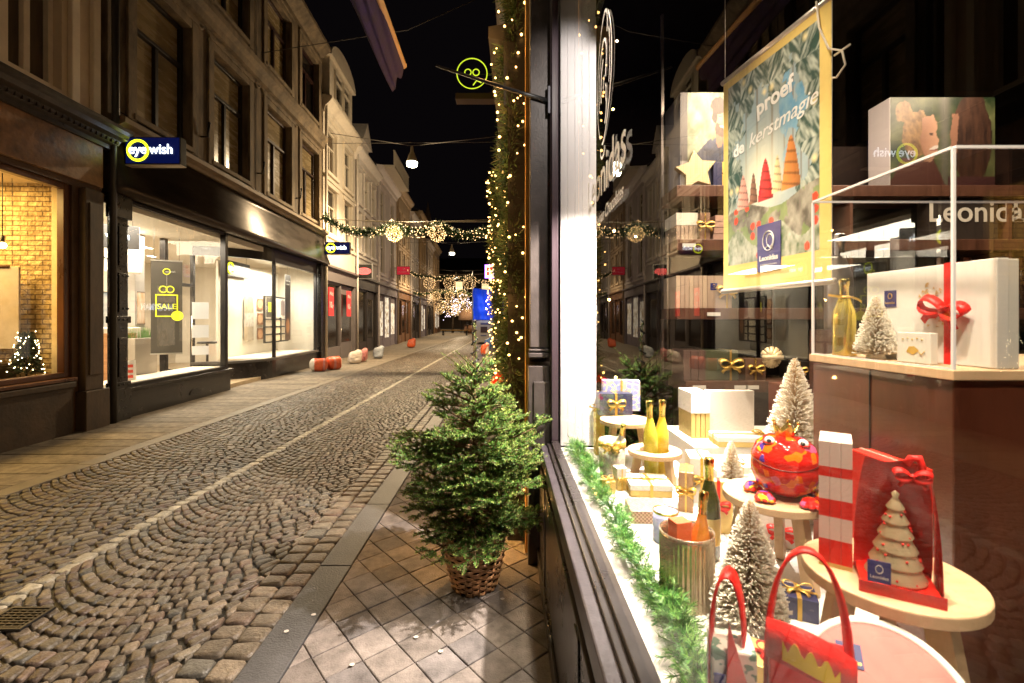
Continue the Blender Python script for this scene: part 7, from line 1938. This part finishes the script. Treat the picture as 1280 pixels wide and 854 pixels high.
def woman(u_, v):
    j = (fbm(u_ * 13, v * 13, 3) - .45) * .09; U, V = u_ + j * .5, v + j
    c = mixc((.015, .035, .012), (.20, .22, .09), fbm(u_ * 6, v * 5) * 1.7 - .45)
    c = mixc(c, (.20, .19, .17), .75 * math.exp(-((u_ - .52) / .05) ** 2))
    def E(x, y, a, b_): return math.hypot((U - x) / a, (V - y) / b_)
    h = mixc((.42, .25, .11), (.12, .06, .03), fbm(u_ * 30 + v * 14, v * 16 - u_ * 9) * 1.6 - .3)
    if E(.13, .84, .085, .12) < 1: c = h
    if E(.26, .60, .145, .26) < 1: c = h
    if v < .34 and abs(U - .26) < .17 + (.3 - v) * .4: c = (.13, .05, .04)
    # laughing face in profile, nose to the right
    nose = .445 + .028 * math.exp(-((V - .55) / .045) ** 2) - .9 * max(0, .40 - V) ** 1.2 - .5 * max(0, V - .66) ** 1.3
    if .30 < V < .80 and .29 + .1 * abs(V - .52) < U < nose: c = mixc((.62, .36, .24), (.28, .13, .08), (nose - U) * 5 + abs(V - .52) * .6)
    if E(.415, .445, .035, .022) < 1: c = (.75, .68, .62)
    if E(.415, .425, .038, .010) < 1: c = (.25, .05, .05)
    if E(.40, .615, .022, .010) < 1: c = (.08, .04, .03)
    # second woman from behind, long dark hair
    if E(.78, .55, .19, .50) < 1: c = mixc((.11, .05, .03), (.02, .01, .008), fbm(u_ * 34, v * 5) * 1.5 - .2)
    if .585 - .02 * math.exp(-((V - .60) / .05) ** 2) < U < .645 and .40 < V < .82: c = (.34, .17, .11)
    if v < .14 and u_ > .55: c = (.10, .04, .04)
    return tuple(q * .38 for q in c)
for (px0, px1, py0, py1, Y, fn, side, lb) in ((850, 925, 116, 203, 3.32, man, .42, 'white sided photo cube with a smiling bearded man in a dark shirt above the shelves'), (1112, 1243, 122, 262, 3.32, woman, .30, 'photo cube with two laughing women, one with a hair bun, above the clear case')):
    p = dp(px0, py1, Y); q = dp(px1, py0, Y); w_, h_ = q.x - p.x, q.z - p.z
    zb = SZ[1] + .0005
    t_ = empty('photo_cube', lb, 'picture', ((p.x + q.x) / 2, Y, zb)); h_ = q.z - zb
    b = MB(); b.box(-w_ / 2, w_ / 2, .001, side - .1, 0, h_); b.build('box_body', mat('dim_white', (.40, .37, .38), .5), t_, bevel=.003)
    art('photo', w_ - .002, h_ - .002, 130, 110, fn, t_, loc=(0, -.003, .001))

# paper carrier bags with the shop's name
for k, (px, lb) in enumerate(((1196, 'dark carrier bag with large pale lettering behind the clear case'), (1300, 'dark carrier bag with pale lettering at the right edge, behind the case'))):
    t_ = empty('carrier_bag', lb, 'bag', on(px, 2, .08), 0, 'dark carrier bags'); b = MB(); b.box(-.24, .24, -.05, .05, 0, .36 if k else .33); b.build('bag_body', mat('cocoa_paper', (.028, .02, .016), .5, var=.2), t_, bevel=.003)
    text('lettering', 'Leonidas', .21, mat('pale_letters', (.55, .52, .46), .5), t_, (.12, -.053, .19), (R(90), 0, 0), .001, bold=.01)
for k in range(4): bottle(['dark bottle with a rosy cap standing below the carrier bags', 'second dark bottle with a rosy cap below the bags', 'third dark bottle with a rosy cap below the bags', 'dark bottle nearest the right edge below the bags'][k], (PX(1175 + k * 34, SY + .1), SY + .1, SZ[3] + .0005), .36, .045, mat('plum_bottle', (.02, .008, .01), .1), mat('rosy_cap', (.35, .12, .09), .35, metal=.4), group='dark bottles below the bags')

# ---------------------------------------------------------------- hanging poster
PL, PR_ = Vector((1.142, 2.5, 0)), Vector((1.262, 1.83, 0)); wP = (PR_ - PL).length; aP = math.atan2(PR_.y - PL.y, PR_.x - PL.x); hP = 1.10; zP = 1.765
t_ = empty('hanging_poster', 'large hanging poster with yellow border, forest scene and a row of cone shaped chocolates', 'poster', ((PL + PR_) / 2) + Vector((0, 0, zP)), aP)
CN = [(.20, .30, .075, .17, (.80, .40, .33)), (.33, .31, .05, .15, (.25, .12, .08)), (.47, .305, .085, .20, (.66, .03, .04)), (.60, .325, .055, .17, (.85, .66, .36)), (.74, .325, .092, .235, (.62, .23, .06))]
def poster(u_, v):
    if u_ < .06 or u_ > .915 or v < .11 or v > .965:
        return (.82, .62, .20)
    x = (u_ - .06) / .855; y = (v - .11) / .855
    g = .8 * math.exp(-((x - .42) ** 2 / .05 + (y - .42) ** 2 / .035))
    c = mixc((.16, .26, .28), (.45, .56, .62), fbm(x * 5, y * 3))
    tr = abs(sin(x * 31 + sin(x * 7) * 2))
    if tr < .22 and y > .33: c = mixc(c, (.17, .15, .13), .75)
    if x > .55 and .45 < y < .9 and fbm(x * 6 + 4, y * 6) > .52: c = mixc((.04, .25, .48), (.3, .5, .6), fbm(x * 20, y * 20))
    c = mixc(c, (.92, .88, .66), g * 1.1)
    # fir boughs
    e = min(x, 1 - x) * 1.6 + .10 * sin(y * 22 + x * 6); topd = (1 - y) * 1.4 + .08 * sin(x * 19)
    n_ = fbm(x * 14 + y * 5, y * 26 - x * 9)
    st_ = fbm((x + y) * 40, (x - y) * 9, 3) if (math.floor(x * 6) + math.floor(y * 8)) % 2 else fbm((x + y) * 9, (x - y) * 40, 3)
    if min(e, topd) < .26 + .3 * (n_ - .5): c = mixc((.02, .07, .06), (.62, .68, .60), (st_ - .32) * 2.4)
    bi, bj = math.floor(x * 12), math.floor(y * 16)
    if min(e, topd) < .30 and hsh(bi, bj) > .86:
        dd_ = math.hypot(x * 12 - bi - .5, y * 16 - bj - .5)
        if dd_ < .42: c = mixc((.98, .85, .45), c, dd_ / .42)
    # rock and moss at the foot
    if y < .28 + .03 * sin(x * 8):
        n2 = fbm(x * 16, y * 18); c = mixc((.10, .09, .07), (.52, .50, .42), n2 * 1.6 - .4)
        if fbm(x * 9 + 7, y * 11) > .56: c = mixc((.10, .17, .05), (.35, .42, .2), n2)
        if y < .13 + .05 * sin(x * 13): c = mixc((.08, .14, .06), (.70, .70, .62), fbm(x * 26, y * 24) * 1.5 - .3)
        bi, bj = math.floor(x * 14), math.floor(y * 19)
        if hsh(bi, bj, 3) > .84 and math.hypot(x * 14 - bi - .5, y * 19 - bj - .5) < .38: c = (.75, .07, .03)
    # chocolates
    for (cx, cyy, hw, hh, cc) in CN:
        dx = (x - cx) / hw; dy = (y - cyy) / hh
        if -.05 < dy < 1 and abs(dx) < (1 - max(0, dy)) ** .62 * 1.0 + .02:
            st = (dy * 4.6 + dx * .35) % 1; k_ = 1.0 if st > .24 else .45
            c = tuple(q * k_ * (1.15 - .45 * (dx + .5)) for q in cc); c = tuple(min(.95, max(0, q)) for q in c)
    return c
art('printed_sheet', wP, hP, 150, 235, poster, t_, loc=(0, 0, 0))
wl = mat('poster_lettering', (.9, .9, .88), .4)
text('lettering', 'proef', .105, wl, t_, (.03, -.0035, .86), (R(90), R(-5), 0), .0008, bold=.025)
text('lettering', 'de', .085, wl, t_, (-.215, -.0035, .705), (R(90), R(-5), 0), .0008, bold=.03); text('lettering', 'kerstmagie', .095, wl, t_, (.065, -.0035, .735), (R(90), R(-6), 0), .0008, bold=.004, shear=.35)
b = MB(); b.box(-.075, .075, -.006, -.0028, .065, .285); o = b.build('brand_label', LOGO, t_); text('lettering', 'Leonidas', .034, wl, o, (0, -.007, .125), (R(90), 0, 0), .0006, bold=.03); text('lettering', 'Fresh Belgian Chocolates', .0105, wl, o, (0, -.007, .095), (R(90), 0, 0), .0004)
b = MB()
for (rx, rz_, t0) in ((.036, .045, 0), (.020, .030, .01)): b.tube([(rx * cos(k * pi / 10) + t0, -.008, .205 + rz_ * sin(k * pi / 10)) for k in range(20)], .0022, 5, close=True)
b.tube([(-.02, -.008, .17), (0, -.008, .185), (.012, -.008, .17), (.03, -.008, .165)], .002, 5); b.build('emblem', wl, o)
text('lettering', 'leonidas.com/kerst-collectie', .026, mat('pale_ochre_print', (.75, .50, .12), .5), t_, (-.02, -.0035, .055), (R(90), 0, 0), .0004)
sil = mat('poster_rail', (.70, .62, .55), .3, metal=.5)
for z in (-.012, hP + .012): b = MB(); b.tube([(-wP / 2 - .012, 0, z), (wP / 2 + .012, 0, z)], .013, 12); b.build('rail', sil, t_)
b = MB(); b.tube([(-wP / 2 + .01, 0, hP + .02), (-wP / 2 + .01, 0, hP + 1.3)], .0016, 5); b.tube([(wP / 2 - .06, 0, hP + .02), (wP / 2 - .06, 0, hP + 1.3)], .0016, 5)
b.build('hanging_wire', STKR, t_)
b = MB(); x0 = wP / 2
b.tube([(x0 - .06, -.015, hP + .03), (x0 - .04, -.02, hP - .09), (x0 + .005, -.02, hP - .2), (x0 + .055, -.01, hP - .235), (x0 + .06, 0, hP - .29), (x0 + .02, 0, hP - .32), (x0 + .0, 0, hP - .31)], .004, 8); b.tube([(x0 + .02, -.01, hP - .235), (x0 + .09, -.01, hP - .232)], .004, 8)
b.build('cord', mat('cream_cord', (.7, .62, .5), .6), t_)

# ---------------------------------------------------------------- lettering and emblem on the shop glass
vin = mat('white_vinyl', (.86, .86, .86), .5)
t, N, Lk, bs = nt(vin); tl_ = N.new('ShaderNodeBsdfTranslucent'); tl_.inputs['Color'].default_value = (.85, .85, .85, 1); mx = N.new('ShaderNodeMixShader'); mx.inputs['Fac'].default_value = .45
Lk.new(bs.outputs['BSDF'], mx.inputs[1]); Lk.new(tl_.outputs['BSDF'], mx.inputs[2]); Lk.new(mx.outputs['Shader'], N['Material Output'].inputs['Surface'])
t_ = empty('glass_lettering', 'white lettering and helmeted head emblem stuck on the shop glass', 'window lettering', (GX(1.5) - .0009, 1.5, 2.065), -pi / 2 + .012 - .024)
# local x runs towards the viewer (decreasing Y), -y faces the street
text('lettering', 'Leonidas', .178, vin, t_, (-.0, 0, .0), (R(90), 0, 0), .0002, bold=.006, sx=1.02)
text('lettering', 'Fresh Belgian Chocolates', .056, vin, t_, (.0, 0, -.125), (R(90), 0, 0), .0002, shear=.3, bold=.004)
b = MB(); z0 = .115
def loop(pts, r_=.0042): flat_line(b, [(x, z0 + z) for x, z in smooth2(pts, False)], r_ * 2)
# crest, helmet, face and beard as single lines inside an oval shape
loop([(-.03, .0), (-.075, .05), (-.10, .12), (-.105, .20), (-.085, .29), (-.045, .36), (.01, .40), (.06, .39), (.075, .34), (.06, .29)])
loop([(.06, .39), (.115, .33), (.14, .25), (.135, .16), (.10, .08), (.05, .02), (0, -.01), (-.03, .0)])
loop([(-.06, .08), (-.075, .17), (-.06, .26), (-.01, .32), (.04, .31), (.06, .26), (.05, .21), (.03, .17)])
loop([(.03, .17), (.055, .15), (.045, .12), (.06, .10), (.05, .06), (.01, .03)]); loop([(-.03, .10), (-.04, .18), (-.02, .25), (.02, .27)]); loop([(.0, .14), (.005, .19), (.03, .21)], .003)
loop([(.085, .34), (.11, .27), (.11, .18), (.085, .11)], .003); loop([(-.03, .0), (-.05, -.03), (-.02, -.055), (.02, -.045), (.03, -.01)])
b.build('emblem', vin, t_)
